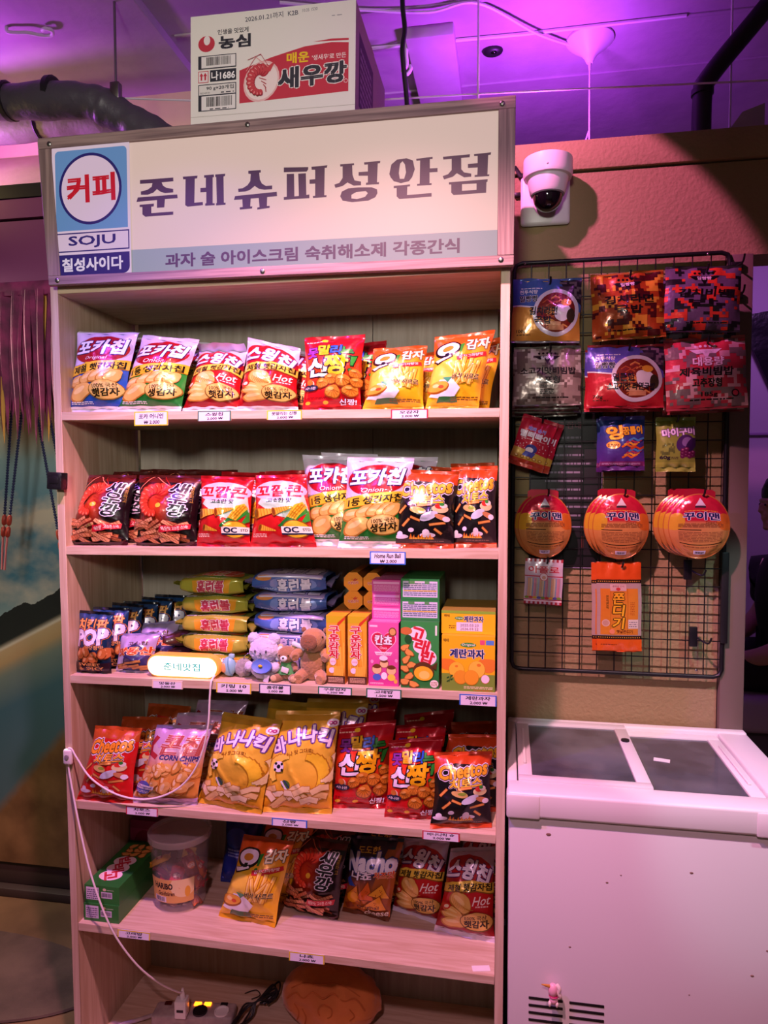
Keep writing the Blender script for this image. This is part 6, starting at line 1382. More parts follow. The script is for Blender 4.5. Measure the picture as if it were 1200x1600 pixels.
bm = B(); ell(bm, (0, 0, .024), (.024, .020, .024), 22, None, .22, 9); obj('body', bm, plush('#a8a4a0', dark='#8a8688'), t); bm = B(); ell(bm, (.012, -.018, .022), (.008, .004, .009), 12); obj('patch', bm, plush('#7a7678'), t); bm = B(); tube(bm, bez([(.0, 0, .046), (.006, -.004, .058), (.016, -.002, .064), (.02, .004, .056), (.012, .004, .048)], 5), .0014, 6); obj('chain', bm, M['chrome'], t)
t = thing('egg_keyring', 'pale blue egg shaped capsule key ring beside the pill lamp', 'key ring', (.466, .045, zsf - .002))
bm = B(); ell(bm, (0, 0, .030), (.020, .015, .026), 24); obj('shell', bm, mat('pale_blue_plastic', '#8ec4d4', .35), t); bm = B(); lathe(bm, [(.0195, -.002), (.0212, 0), (.0195, .002)], (.004, 0, .030), 26, ry(80), .0 + 1.28, .78); obj('seam_ring', bm, mat('blue_zip', '#6aa4bc', .4), t); bm = B(); ell(bm, (-.010, -.012, .028), (.008, .004, .013), 14); obj('window', bm, mat('amber_window', '#d8a06a', .3), t); bm = B(); box(bm, .0, .016, -.005, .005, .052, .064, .003); obj('loop_tab', bm, mat('pale_blue_strap', '#9acbd8', .6), t)

# ---------------------------------------------------------------- sweet tub on the fifth shelf
zt = zsh(4, .27); tcx, tcy = .262, .155
clear = mat('clear_plastic', '#e9dde4', .08, alpha=.11, coat=1.0, spec=.8)
t = thing('sweet_tub', 'clear round plastic tub half full of wrapped sweets', 'tub', (tcx, tcy, zt), None)
bm = B(); lathe(bm, [(.001, .0), (.066, .0), (.072, .004), (.0865, .195), (.0895, .197), (.0895, .212), (.0870, .213), (.0865, .208), (.0850, .198), (.0705, .006), (.064, .003), (.001, .003)], (0, 0, 0), 48); obj('tub_wall', bm, clear, t)
rim = mat('clear_plastic_rim', '#e9dde4', .12, alpha=.38, coat=1.0); bm = B(); lathe(bm, [(.0868, .196), (.0905, .1965), (.0908, .213), (.0868, .214), (.0850, .205)], (0, 0, 0), 48); obj('rim', bm, rim, t)
a = Art('#c9923e', .42, 24, 8); a.R(0, 0, 1, .42, '#d8a860'); a.E(.78, .30, .28, .2, '#e6cf9a'); a.T('HARIBO', .34, .30, .42, .10, '#221014', .05); a.T('Goldbären', .40, .17, .38, .07, '#4a1418', .03, .05); a.R(.10, .01, .40, .11, '#dcd0d8'); a.bars(.13, .02, .37, .10); a.E(.86, .19, .06, .10, '#e0a83a')
U, V = np.meshgrid(np.linspace(0, 1, 25), np.linspace(0, 1, 9)); an = rad(226) + U * rad(98); zl = .035 + V * .07; rr_ = .0725 + (zl / .195) * .0145 + .0012
p = Print(); G = np.stack([rr_ * np.cos(an), rr_ * np.sin(an), zl], -1); p.art(G, a, .00008); p.grid(G - np.stack([np.cos(an), np.sin(an), 0 * an], -1) * .0004, '#cbb89a', flip=True); p.build('label', M['paper'], t)
r = random.Random(12); cc = ('#c02a3a', '#d8a02a', '#7a1e2a', '#e0c060', '#a83050', '#d86a2a', '#5a2a2a', '#c8283a')
protos = []
for i in range(8):
    c = cc[i]; aa = Art(c, 1.0, 8, 8); aa.E(.5, .5, .3, .2, cc[(i + 3) % 8]); aa.T(('꼬마', '젤리', '곰', 'GUM', '롤', '콜라', '곰', '젤리')[i], .5, .5, .5, .2, '#f3e6d8', .04)
    L = .030; o = bag('wrapped_sweet', 'wrapped sweet inside the clear tub', 'sweet', ((-.020, 0, L), (.020, 0, L), (.020, 0, -L), (-.020, 0, -L)), .009, aa, (c, c), 70 + i, 'wrapped sweets in the clear tub', vb=(.1, .9), rest=(0, 0, 0)); protos.append(o)
def sweet_at(i):
    lay = i // 6; a_ = i * 2.4 + r.uniform(-.3, .3); q = (.022 if i % 6 == 0 else .044) + .003 * lay
    return Vector((tcx + q * math.cos(a_), tcy + q * math.sin(a_), zt + .020 + .026 * lay)), (rad(r.uniform(-80, 80)), rad(r.uniform(-25, 25)), a_ + rad(90))
for i in range(27):
    loc, rot = sweet_at(i); o = protos[i] if i < 8 else dup(protos[i % 8], loc); o.location = loc; o.rotation_euler = rot
# crumpled blue bag behind the tub
blue = Art('#26359a', 1.35, 12, 16); blue.E(.4, .9, .3, .2, '#3f58c8'); blue.lines(.2, .5, .8, .7, 3, '#8a9ae0')
bag('snack_bag', 'crumpled deep blue foil bag behind the clear tub', 'snack bag', ((.335, .33, zt + .19), (.46, .33, zt + .18), (.455, .26, zt + .002), (.34, .26, zt + .002)), .03, blue, ('#26358a', '#26358a'), 33, None, 'foil', crush=2.0)
# little black clip taped on the left side panel
t = thing('black_clip_box', 'small black taped box stuck on the left side panel edge', 'box', (.0085, .0005, 1.672)); bm = B(); box(bm, -.021, .022, -.030, 0, -.024, .022, .003, 2, rot=ry(3)); obj('body', bm, mat('creased_black_tape', '#17161a', .35, bump=(60, .8, .004)), t); bm = B(); box(bm, -.012, .014, -.0312, -.0298, -.008, .010, .0004); obj('tape_flap', bm, M['black'], t)

# ---------------------------------------------------------------- wire grid panel on the partition
gx0, gx1, gz0, gz1, gy = 1.216, 1.806, 1.107, 2.303, .398
t = thing('wire_grid_panel', 'black wire grid display panel hung on the beige wall', 'grid panel', (gx0, gy, gz0))
w, h = gx1 - gx0, gz1 - gz0
bm = B(); c = .022
fr = [(c, 0, 0), (w - c, 0, 0), (w - .006, 0, .006), (w, 0, c), (w, 0, h - c), (w - .006, 0, h - .006), (w - c, 0, h), (c, 0, h), (.006, 0, h - .006), (0, 0, h - c), (0, 0, c), (.006, 0, .006), (c, 0, 0), (c + .01, 0, 0)]
tube(bm, fr, .0065, 10); obj('outer_frame', bm, M['black'], t)
bm = B(); nx, nz = 12, 23
for i in range(1, nx): x = w * i / nx; tube(bm, [(x, 0, .003), (x, 0, h - .003)], .0017, 6)
for j in range(1, nz): z = h * j / nz; tube(bm, [(.003, -.0032, z), (w - .003, -.0032, z)], .0017, 6)
obj('wire_lattice', bm, M['black'], t)
for x, z in ((.03, h - .004), (w - .06, h - .004), (w - .07, .02)): bm = B(); ell(bm, (x, -.008, z), (.004, .003, .004), 10); obj('screw', bm, M['chrome'], t)
bm = B(); box(bm, w - .008, w + .012, -.012, .008, .10, .36, .003); obj('side_clamp', bm, M['blackplastic'], t)

# dark notice poster behind the grid, writing too small to read plus a faint heading
a = Art('#1b161e', 1.9, 1, 1); a.R(.0, 1.885, 1, 1.9, '#8d82a0'); a.R(0, 0, .012, 1.9, '#8d82a0'); a.R(.988, .0, 1, 1.9, '#6d627a'); a.R(.012, .50, .988, .515, '#8d82a0'); a.R(.012, .0, .988, .012, '#8d82a0')
a.T('이용안내', .5, 1.74, .40, .08, '#7a3a50', .03)
rr2 = random.Random(4)
for k in range(10): a.lines(.5 - (.18 + .2 * rr2.random()), 1.58 - k * .105, .5 + .18 + .2 * rr2.random(), 1.62 - k * .105, 1, '#7d7488', .6, k)
a.T('11', .80, .32, .16, .14, '#5a2a2a', .03)
p = Print(); pw, ph = .208, .46; p.art(quad((0, 0, 0), (pw, 0, 0), (pw, 0, ph), (0, 0, ph)), a, .0001)
for e in (((pw, 0, 0), (pw, .004, 0), (pw, .004, ph), (pw, 0, ph)), ((0, .004, 0), (0, 0, 0), (0, 0, ph), (0, .004, ph)), ((0, 0, ph), (pw, 0, ph), (pw, .004, ph), (0, .004, ph)), ((pw, .004, 0), (0, .004, 0), (0, .004, ph), (pw, .004, ph)), ((0, .004, 0), (pw, .004, 0), (pw, 0, 0), (0, 0, 0))): p.grid(quad(*e), '#1a161c')
o = p.build('notice_poster', M['card'], None, (1.266, .4155, 1.41)); tag(o, 'dark notice poster with pale writing fixed behind the grid panel', 'poster')

HOOKS = []
def hook(x, z, ytip, lab, plate=False):
    """single prong display hook clipped to the grid"""
    t = thing('display_hook', lab, 'hook', (x, gy - .004, z), 'black display hooks on the grid')
    bm = B(); box(bm, -.016, .016, -.006, .002, -.006, .012, .002) if not plate else box(bm, -.011, .011, -.009, .001, -.045, .012, .002); obj('back_plate', bm, M['black'], t)
    L = gy - .004 - ytip; bm = B(); tube(bm, bez([(0, -.004, 0), (.002, -L * .5, -.001), (.003, -L * .85, .0), (.004, -L, .006), (.004, -L - .006, .018)] if not plate else [(.010, -.006, -.018), (.022, -.022, -.026), (.034, -.034, -.028), (.040, -.040, -.012)], 5), .0028, 8); obj('prong', bm, M['black'], t)
    return t
def quadp(x0, z0, x1, z1, y, roll=0, lean=0):
    """corners TL TR BR BL of a hanging pack"""
    cx, cz = (x0 + x1) / 2, (z0 + z1) / 2; out = []
    for x, z in ((x0, z1), (x1, z1), (x1, z0), (x0, z0)):
        dx, dz = x - cx, z - z1; xr_ = dx * math.cos(rad(roll)) - dz * math.sin(rad(roll)); zr_ = dx * math.sin(rad(roll)) + dz * math.cos(rad(roll)); out.append((cx + xr_, y + dz * lean, z1 + zr_))
    return out
P1 = art_ramen('#3f5fa8', '#c8893a', '김치라면', '국밥', '100g'); P5 = art_ramen('#5a50b4', '#b8202e', '얼큰한', '소고기맛 라면국밥', '70g')
P2 = art_mre('#a84a1a', ('#e0a832', '#4a1014'), '김치라면', '국밥', 2); P3 = art_mre('#6b5c76', ('#1e1b22', '#d8442c'), '김치비빔', '밥', 5); P4 = art_mre('#8d7d74', ('#bcb0a6', '#5e4d48'), '소고기맛비빔밥', '스포형', 3, dens=.4); P6 = art_mre('#c43c4c', ('#e0b0b6', '#80706e'), '제육비빔밥', '고추장형', 8, extra=1)
PO = [(1.213, 2.052, 1.400, 2.233, 1, P1, '#7f7a86', 'blue and tan noodle soup pouch hung at the upper left of the grid', -2), (1.422, 2.054, 1.614, 2.240, 1, P2, '#a86a24', 'orange and maroon camouflage pouch, middle of the top row on the grid', 2), (1.619, 2.066, 1.812, 2.246, 1, P3, '#3a343c', 'black, grey and red camouflage pouch at the upper right of the grid', -2),
      (1.216, 1.878, 1.400, 2.046, 3, P4, '#6a645c', 'grey brown camouflage pouch in the second row, left', 0), (1.417, 1.868, 1.620, 2.043, 2, P5, '#a82838', 'purple and red noodle soup pouch in the middle of the second row', -1), (1.617, 1.860, 1.824, 2.055, 2, P6, '#a8444e', 'red and pale camouflage pouch at the right of the second row', 2)]
for i, (x0, z0, x1, z1, n, art, sc_, lab, roll) in enumerate(PO):
    q = quadp(x0, z0, x1, z1, .318, roll, .10)
    o = bag('food_pouch', lab, 'pouch', q, .017, art, (sc_ if i else '#4a62a8', sc_), 80 + i, 'food pouches on the grid', 'foil', vb=(.03, .965), pinch=.015, crush=1.5 if i == 1 else 1.0)
    for k in range(1, n + (1 if i in (2, 3) else 0)): dup(o, o.location + Vector((.004 * (-1) ** k, .024 * k, -.008 * k - (.016 if i == 2 else 0))), rad(3 * (-1) ** k), lab.split(' hung')[0].split(' at the')[0].split(' in the')[0].split(', middle')[0] + ' hanging behind the %s one on the same hook' % ('front', 'second', 'third')[k - 1])
    hook((x0 + x1) / 2 + .004, z1 + .012 - .030, .300, 'black hook holding the ' + lab.split(' hung')[0].split(' at the')[0].split(' in the')[0].split(', middle')[0])
PP, RG, MG = art_pulppai(), art_ringgum(), art_mygummy()
for (x0, z0, x1, z1, art, sl, lab, roll, mt, n) in ((1.243, 1.700, 1.346, 1.848, PP, ('#b01a34', '#c2402a'), 'small red and gold bean snack packet hung tilted on the grid', -18, 'film', 2), (1.456, 1.698, 1.578, 1.850, RG, ('#3a2c86', '#5a2a78'), 'shiny purple and blue gummy worm packet hung on the grid', 0, 'foil', 2), (1.607, 1.694, 1.712, 1.845, MG, ('#7f8a36', '#9aa846'), 'small olive and purple grape gummy packet hung on the grid', 0, 'film', 1)):
    q = quadp(x0, z0, x1, z1, .352, roll, .06); o = bag('sweet_packet', lab, 'packet', q, .013, art, sl, 90 + len(lab), 'sweet packets on the grid', mt, vb=(.08, .93), pinch=.03)
    for k in range(1, n): dup(o, o.location + Vector((-.006 if roll == 0 else .018, .020, -.004)), rad(2), lab.split(' hung')[0] + ' hanging behind the front one')
    hook((x0 + x1) / 2, z1 - .012, .335, 'black hook holding the ' + lab.split(' hung')[0])

RA = art_round()
def round_pack(cx, z0, z1, w, y, n, lab):
    """oval tray pack with a hanging tab at the top"""
    h = z1 - z0; p = Print(); nu, nv = RA.nu, RA.nv; hb_ = h * .93
    s_ = np.linspace(-1, 1, nu + 1); tt = np.linspace(-1, 1, nv + 1); S2, T2 = np.meshgrid(s_, tt)
    ex = S2 * np.sqrt(1 - .5 * T2 ** 2); ez = T2 * np.sqrt(1 - .5 * S2 ** 2); r2 = np.clip(ex ** 2 + ez ** 2, 0, 1)
    dm = .010 * np.sqrt(np.clip(1 - r2, 0, 1)) + .004 * (r2 < .72); rp = .0012 * np.sin(9 * ex + 5 * ez) * (1 - r2)
    g = np.stack([ex * w / 2, -dm - rp - .004, ez * hb_ / 2 + hb_ / 2], -1); p.art(g, RA, .00012)
    for (ya, yb, k0, k1, cl) in ((-.004, -.001, 1.0, 1.02, '#b8402c'), (-.001, .012, .97, .93, '#a8582c')):
        U, V = np.meshgrid(np.linspace(0, 2 * math.pi, 49), np.linspace(0, 1, 3)); k = k0 + (k1 - k0) * V
        p.grid(np.stack([k * np.cos(U) * w / 2, ya + (yb - ya) * V, k * np.sin(U) * hb_ / 2 + hb_ / 2], -1), cl)
    U, V = np.meshgrid(np.linspace(0, 2 * math.pi, 49), np.linspace(0.02, .93, 3)); p.grid(np.stack([V * np.cos(U) * w / 2, 0 * U + .012, V * np.sin(U) * hb_ / 2 + hb_ / 2], -1), '#a8582c')
    o = p.build('fish_snack_pack', M['foil'], None, (cx, y, z0)); tag(o, lab, 'snack pack', 'round snack packs on the grid')
    bm = B(); prism(bm, [(-.26 * w, h * .86), (.26 * w, h * .86), (.26 * w, h * .97), (.20 * w, h), (-.20 * w, h), (-.26 * w, h * .97)], -.003, -.0015); obj('hang_tab', bm, mat('red_tab_film', '#b81e3a', .28, .3, coat=.4), o)
    bm = B(); lathe(bm, [(w * .50, -.0015), (w * .515, 0), (w * .50, .0015), (w * .485, 0)], (0, -.003, hb_ / 2), 56, rx(90), 1, hb_ / w); obj('rim_flange', bm, mat('orange_rim_film', '#c8783a', .25, .3, coat=.4), o)
    for k in range(1, n): dup(o, (cx - .010 * k, y + .018 * k, z0 + .001 * k), 0, lab.replace(', frontmost', '').replace('round dried fish pack', 'round dried fish pack, %s from the front,' % ('second', 'third', 'fourth')[k - 1]))
    hook(cx + .006, z1 - .016, y - .016, 'black hook holding the ' + lab.split(', ')[0] + ' ' + lab.split(', ')[1])
round_pack(1.307, 1.448, 1.643, .147, .358, 2, 'round dried fish pack, left of three, frontmost')
round_pack(1.516, 1.449, 1.644, .150, .348, 3, 'round dried fish pack, middle of three, frontmost')
round_pack(1.722, 1.455, 1.644, .158, .338, 4, 'round dried fish pack, right of three, frontmost')

def flat_pack(name, art, x0, z0, x1, z1, y, d, lab, mt, n=1, roll=0):
    q = quadp(x0, z0, x1, z1, y, roll, .03); o = bag(name, lab, 'snack pack', q, d, art, (art_seal[name], art_seal[name]), 110 + len(lab), None, mt, vb=(.01, .99), pinch=.0, crush=.6)
    for k in range(1, n): dup(o, o.location + Vector((-.012 * k, .018 * k, -.004 * k)), rad(2), lab.split(' hung')[0] + ' hanging behind the front one')
    return o
art_seal = dict(straw_sweet_pack='#a8283a', chewy_snack_pack='#d8541a')
JJ = art_jjon(); AP = art_apollo(); AP.nu, AP.nv = 10, 14
flat_pack('straw_sweet_pack', AP, 1.254, 1.308, 1.362, 1.442, .368, .006, 'white packet of striped straw sweets hung at the lower left of the grid', 'film', 1, -2)
hook(1.313, 1.430, .355, 'black hook holding the white packet of straw sweets')
flat_pack('chewy_snack_pack', JJ, 1.453, 1.181, 1.575, 1.438, .360, .008, 'long orange chewy snack pack hung at the lower middle of the grid', 'film', 2, 1)
hook(1.520, 1.424, .345, 'black hook holding the long orange chewy pack')
hook(1.708, 1.432, .355, 'empty black hook under the right round pack', True); hook(1.726, 1.240, .355, 'empty black hook near the lower right corner of the grid', True)
hook(1.822, 2.262, .345, 'bare black hook at the top right corner of the grid, upper one'); hook(1.824, 2.180, .345, 'bare black hook at the top right edge of the grid, lower one')

# ---------------------------------------------------------------- dome security camera
t = thing('security_camera', 'white dome security camera on a square wall plate beside the sign', 'camera', (1.307, .42, 2.50))
bm = B(); box(bm, -.074, .066, -.018, 0, -.088, .060, .010, 3); obj('wall_plate', bm, M['white'], t)
bm = B(); lathe(bm, [(.001, .076), (.060, .076), (.068, .072), (.069, .030), (.066, .022), (.058, .020), (.056, .012), (.050, -.018), (.046, -.024), (.001, -.024)], (0, -.066, 0), 40); obj('housing', bm, M['white'], t)
bm = B(); ell(bm, (0, -.066, -.026), (.042, .042, .044), 28); obj('dome', bm, mat('smoked_dome', '#0b090d', .06, coat=1), t)
bm = B(); lathe(bm, [(.044, -.003), (.047, 0), (.044, .003)], (0, -.066, -.024), 32); obj('trim_ring', bm, M['grey'], t)
bm = B(); ell(bm, (-.004, -.134, .036), (.003, .0016, .003), 10); obj('screw', bm, M['steel'], t)
bm = B(); box(bm, -.05, .05, -.020, 0, .02, .06, .004); obj('neck', bm, M['white'], t)
o = obj('camera_cable', tube(B(), bez([(1.268, .412, 2.545), (1.25, .405, 2.56), (1.235, .408, 2.555), (1.222, .412, 2.575), (1.214, .41, 2.585)], 6), .007, 8), M['blackplastic']); tag(o, 'short black cable behind the dome camera', 'cable')
bm = B(); box(bm, 1.214, 1.232, .408, .420, 2.500, 2.512, .002); o = obj('wall_plug', bm, M['blackplastic']); tag(o, 'tiny black stub on the wall between the sign and the dome camera', 'wall fitting')

# ---------------------------------------------------------------- chest freezer
fx, fX, fy, fY, ft = 1.209, 1.868, -.108, .405, .957
t = thing('chest_freezer', 'white chest freezer with sliding glass lids, right of the shelf unit', 'freezer', (fx, fy, 0)); w, d = fX - fx, fY - fy
bm = B(); box(bm, 0, w, .0, d, .05, ft - .058, .006, 2); obj('body', bm, M['enamel'], t)
bm = B()
for a_ in ((-.004, w + .004, -.010, .062), (-.004, w + .004, d - .030, d + .002)): box(bm, a_[0], a_[1], a_[2], a_[3], ft - .058, ft, .007, 3)
for a_ in ((-.004, .020), (w - .075, w + .004)): box(bm, a_[0], a_[1], .060, d - .028, ft - .058, ft - .004, .006, 3)
obj('top_rim', bm, M['white'], t)
for q in ((-.006, .070), (w - .13, w + .006)): bm = B(); box(bm, *q, -.0125, .03, ft - .060, ft - .004, .005); obj('corner_cap', bm, M['white'], t)
bm = B(); box(bm, .018, w - .074, .056, d - .028, ft - .060, ft - .056); obj('well_shelf', bm, mat('dark_freezer_well', '#3a3c42', .5, vary=(9, '#1c1e22')), t)
gl = mat('dusty_freezer_glass', '#8a9096', .10, trans=.55, ior=1.45, bump=(5, .12, .006), vary=(7, '#5c6066'))
for k, (x0, x1, zt_) in enumerate(((.022, .330, ft + .004), (.300, w - .078, ft - .012))):
    f = thing('glass_lid', '', '', (0, 0, 0)); del f['label'], f['category']; f.parent = t; f.name = 'sliding_lid'
    bm = B(); y0, y1 = .060, d - .030; b_ = .034
    for q in ((x0, x1, y0, y0 + .028), (x0, x1, y1 - .034, y1), (x0, x0 + b_, y0 + .027, y1 - .033), (x1 - b_, x1, y0 + .027, y1 - .033)): box(bm, *q, zt_ - .014, zt_, .003)
    obj('lid_frame', bm, M['white'] if k else M['enamel'], f)
    bm = B(); box(bm, x0 + b_ - .004, x1 - b_ + .004, y0 + .024, y1 - .030, zt_ - .009, zt_ - .005); obj('pane', bm, gl, f)
    bm = B(); xx = x0 + .017 if k == 0 else x1 - .017; box(bm, xx - .004, xx + .004, y0 + .09, y1 - .09, zt_, zt_ + .006, .002); obj('grip_strip', bm, M['white'], f)
bm = B(); lathe(bm, [(.001, 0), (.011, 0), (.011, .004), (.001, .005)], (.312, d - .16, ft + .004), 18); obj('lock', bm, M['blackplastic'], t)
vents = []
for r_ in range(5):
    for c_ in range(2):
        bm = B(); x0 = (.048, .140)[c_]; z0 = .468 - .0175 * r_; box(bm, x0, x0 + .078, -.0012, .004, z0 - .0035, z0 + .0035, .0015); obj('vent_slot', bm, M['black'], t)
bm = B(); box(bm, .03, w - .03, .03, d - .03, 0, .05); obj('base_skid', bm, M['blackplastic'], t)
stain = mat('rust_scuff', '#8a6a5e', .6)
bm = B()
for x, z, s_ in ((.09, .86, .006), (.40, .80, .004), (.22, .76, .003), (.56, .64, .0035), (.25, .78, .002), (.14, .60, .003), (.40, .52, .002), (.53, .58, .004)): ell(bm, (x, -.0002, z), (s_, .0006, s_ * .6), 8)
obj('scuff_mark', bm, stain, t)
o = obj('paper_sticker', box(B(), 0, .040, 0, .022, 0, .0008, rot=rz(-14)), M['white'], None, (1.582, .165, ft - .0165)); tag(o, 'torn white sticker on the right glass lid of the freezer', 'sticker')
t = thing('unicorn_magnet', 'small pink unicorn figure stuck on the freezer front above the vents', 'magnet', (1.309, fy - .0135, .482))
pk, lp = mat('pink_resin', '#eeb0c0', .35), mat('pale_resin', '#f0dcd4', .35)
bm = B(); ell(bm, (.002, -.002, .022), (.011, .010, .016), 18); obj('head', bm, pk, t); bm = B(); ell(bm, (.004, -.002, .000), (.010, .009, .011), 16); obj('body', bm, pk, t)
bm = B(); tube(bm, bez([(.010, -.002, .036), (.016, -.004, .028), (.014, -.004, .018), (.018, -.004, .010), (.014, -.003, .004)], 4), [.004, .0045, .005, .005, .005, .0048, .0046, .0045, .0045, .0045, .0045, .004, .004, .0035, .003, .0025, .002], 8); obj('mane', bm, lp, t)
bm = B(); tube(bm, [(-.006, -.004, .032), (-.012, -.006, .034), (-.018, -.007, .0355), (-.024, -.008, .037)], [.0038, .0030, .0022, .0008], 8); obj('horn', bm, mat('gold_resin', '#e0a04a', .3, .4), t)
for s_ in (-1, 1): bm = B(); ell(bm, (.003 + .008 * s_, -.006, -.008), (.004, .005, .007), 10); obj('hoof', bm, lp, t)
bm = B(); lathe(bm, [(.009, -.0015), (.0105, 0), (.009, .0015)], (.003, -.002, .009), 16); obj('collar', bm, mat('magenta_collar', '#b8306a', .5), t)

# ---------------------------------------------------------------- back room: bench, seated person, dark banner
bm = B(); box(bm, 2.04, 2.9, 1.05, 1.62, .72, .86, .03, 3)
t = thing('bench', 'pale upholstered bench in the purple back room', 'bench', (0, 0, 0)); obj('seat_cushion', bm, mat('lilac_vinyl', '#a898b0', .5), t)
bm = B(); box(bm, 2.07, 2.9, 1.10, 1.60, .12, .72, .01); obj('seat_base', bm, mat('dark_bench_base', '#4a4050', .6), t)
for x in (2.12, 2.82): bm = B(); box(bm, x - .03, x + .03, 1.2, 1.5, 0, .12, .004); obj('foot', bm, M['blackplastic'], t)
o = obj('dark_banner', prism(B(), [(2.47, 2.585), (2.92, 2.66), (2.92, 2.05), (2.66, 2.16)], 2.57, 2.585), mat('black_satin', '#0e0b14', .25, bump=(8, .4, .02))); tag(o, 'black pointed cloth banner hung on the purple far wall', 'banner')
bm = B(); box(bm, 2.0, 3.4, 2.585, 2.60, 1.92, 1.935, .002); struct('trim_7', bm, mat('mauve_wall_band', '#8a6f96', .7))

skin, shirt, hairm = mat('skin', '#c79a86', .55), mat('black_cotton', '#131116', .85, bump=(70, .4, .003)), mat('black_hair', '#0b090b', .4, bump=(90, .7, .003))
pt = thing('person', 'person in a black T-shirt seated in the purple back room, facing left', 'person', (2.36, 1.28, 0))
def skinned(name, verts, edges, radii, material, parent, lv=2):
    me = bpy.data.meshes.new(name); me.from_pydata([Vector(v) for v in verts], edges, []); o = link(name, me, material, parent)
    m = o.modifiers.new('skin', 'SKIN'); m.use_smooth_shade = True
    for i, r_ in enumerate(radii): v = me.skin_vertices[0].data[i]; v.radius = (r_ if isinstance(r_, tuple) else (r_, r_)); v.use_root = i == 0
    s2 = o.modifiers.new('subdivision', 'SUBSURF'); s2.levels = lv; s2.render_levels = lv; return o
V = [(.02, 0, .93), (.0, 0, 1.06), (-.02, 0, 1.20), (-.025, 0, 1.33), (-.03, 0, 1.40), (-.05, 0, 1.455), (-.02, -.17, 1.335), (-.04, -.21, 1.19), (-.09, -.22, 1.08), (-.21, -.17, 1.00), (-.31, -.12, .97), (-.02, .17, 1.335), (-.05, .21, 1.19), (-.10, .21, 1.08), (-.22, .16, 1.00), (-.31, .10, .97), (-.06, -.10, .93), (-.42, -.13, .94), (-.44, -.13, .62), (-.45, -.13, .50), (-.06, .10, .93), (-.42, .13, .94), (-.44, .13, .62), (-.45, .13, .50)]
E_ = [(0, 1), (1, 2), (2, 3), (3, 4), (4, 5), (3, 6), (6, 7), (7, 8), (8, 9), (9, 10), (3, 11), (11, 12), (12, 13), (13, 14), (14, 15), (0, 16), (16, 17), (17, 18), (18, 19), (0, 20), (20, 21), (21, 22), (22, 23)]
R_ = [(.12, .15), (.105, .14), (.11, .16), (.09, .14), .055, .052, .058, .050, .045, .038, .028, .058, .050, .045, .038, .028, .085, .062, .052, .04, .085, .062, .052, .04]
skinned('body', V, E_, R_, skin, pt)
SV = [(.02, 0, .92), (.0, 0, 1.06), (-.02, 0, 1.20), (-.022, 0, 1.33), (-.028, 0, 1.385), (-.02, -.17, 1.335), (-.04, -.21, 1.19), (-.07, -.217, 1.12), (-.02, .17, 1.335), (-.05, .21, 1.19), (-.08, .212, 1.12)]
skinned('tee_shirt', SV, [(0, 1), (1, 2), (2, 3), (3, 4), (3, 5), (5, 6), (6, 7), (3, 8), (8, 9), (9, 10)], [(.15, .18), (.135, .17), (.14, .19), (.12, .175), .078, .092, .084, .080, .092, .084, .080], shirt, pt)
TV = [(.02, 0, .93), (-.06, -.10, .93), (-.42, -.13, .94), (-.44, -.13, .62), (-.06, .10, .93), (-.42, .13, .94), (-.44, .13, .62)]
skinned('trousers', TV, [(0, 1), (1, 2), (2, 3), (0, 4), (4, 5), (5, 6)], [(.13, .15), .098, .075, .066, .098, .075, .066], mat('black_trousers', '#18151a', .8), pt)
for s_ in (-1, 1): bm = B(); ell(bm, (-.49, .13 * s_, .485), (.115, .045, .045), 18, None, 0, 0, .85); obj('shoe', bm, M['blackplastic'], pt)
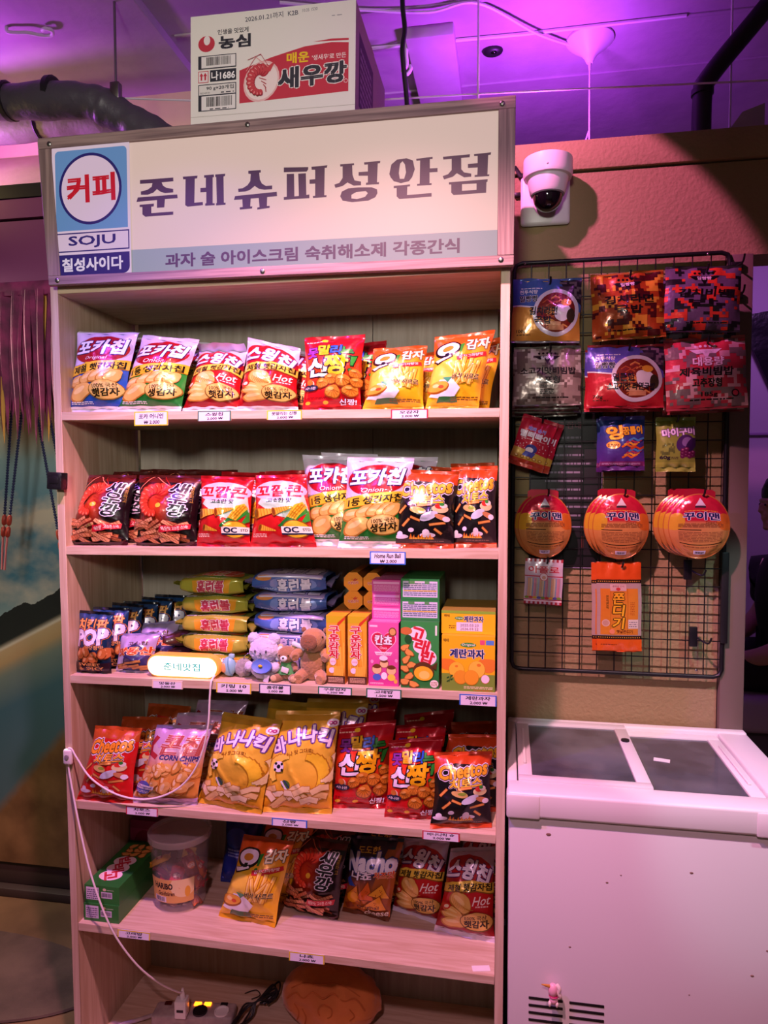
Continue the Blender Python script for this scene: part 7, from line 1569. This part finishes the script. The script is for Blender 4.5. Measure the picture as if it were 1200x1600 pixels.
# head in profile, looking down a little to the left
HR = Matrix.Translation((-.075, 0, 1.575)) @ ry(-8)
bm = B(); ell(bm, (.01, 0, .015), (.098, .076, .105), 32)
for v in bm.verts:
    c = v.co
    if c.z < .0: c.x -= .030 * min(1, -c.z / .09); c.y *= 1 - .30 * min(1, -c.z / .11)      # jaw and chin forward
    if c.x < -.05 and c.z > .03: c.x += .006
ell(bm, (-.088, 0, -.004), (.016, .013, .020), 14, ry(-24)); ell(bm, (-.097, 0, -.014), (.012, .015, .010), 12)
ell(bm, (-.091, 0, -.042), (.0095, .020, .0055), 12); ell(bm, (-.089, 0, -.052), (.010, .018, .006), 12); ell(bm, (-.083, 0, -.082), (.016, .020, .014), 12)
ell(bm, (-.082, 0, -.030), (.017, .024, .014), 12); ell(bm, (-.078, 0, -.066), (.018, .024, .014), 12); ell(bm, (-.078, 0, .026), (.016, .050, .008), 12)
for s_ in (-1, 1): ell(bm, (.018, .077 * s_, -.005), (.018, .008, .030), 12); ell(bm, (-.080, .030 * s_, .010), (.010, .015, .008), 10)
bm.transform(HR); hd = obj('head', bm, skin, pt); mdr = hd.modifiers.new('fuse', 'REMESH'); mdr.mode = 'VOXEL'; mdr.voxel_size = .0045; mdr.use_smooth_shade = True; sm = hd.modifiers.new('soften', 'SMOOTH'); sm.factor = .5; sm.iterations = 5
bm = B()
for s_ in (-1, 1): ell(bm, (-.0885, .030 * s_, .009), (.004, .009, .005), 10)
bm.transform(HR); obj('eyes', bm, eye, pt)
bm = B(); ell(bm, (.022, 0, .040), (.106, .088, .098), 34, None, .05, 2)
for v in bm.verts:
    c = v.co
    if c.x < -.03 and c.z < .035: c.z = .035 + (c.z - .035) * .08
    if c.z < -.02: c.x = max(c.x, .02)
bm.transform(HR); obj('hair', bm, hairm, pt)
for s_ in (-1, 1):
    hx, hy_, hz = -.31, .11 * s_, .97
    for k in range(5):
        L = (.062, .075, .080, .074, .055)[k]; yy = hy_ + (k - 2) * .017
        if k == 0: pts = [(hx, hy_ - .03 * s_, hz), (hx - .04, hy_ - .05 * s_, hz), (hx - .065, hy_ - .045 * s_, hz - .01)]
        else: pts = [(hx - .01, yy, hz), (hx - .055, yy, hz + .004), (hx - .055 - L * .5, yy, hz - .006), (hx - .055 - L * .8, yy, hz - .028)]
        bm = B(); tube(bm, bez(pts, 4), [.0105 - .0025 * i / (4 * (len(pts) - 1)) for i in range(4 * (len(pts) - 1) + 1)], 8); obj('finger', bm, skin, pt)
    bm = B(); ell(bm, (hx - .03, hy_, hz), (.045, .040, .016), 16); obj('palm', bm, skin, pt)
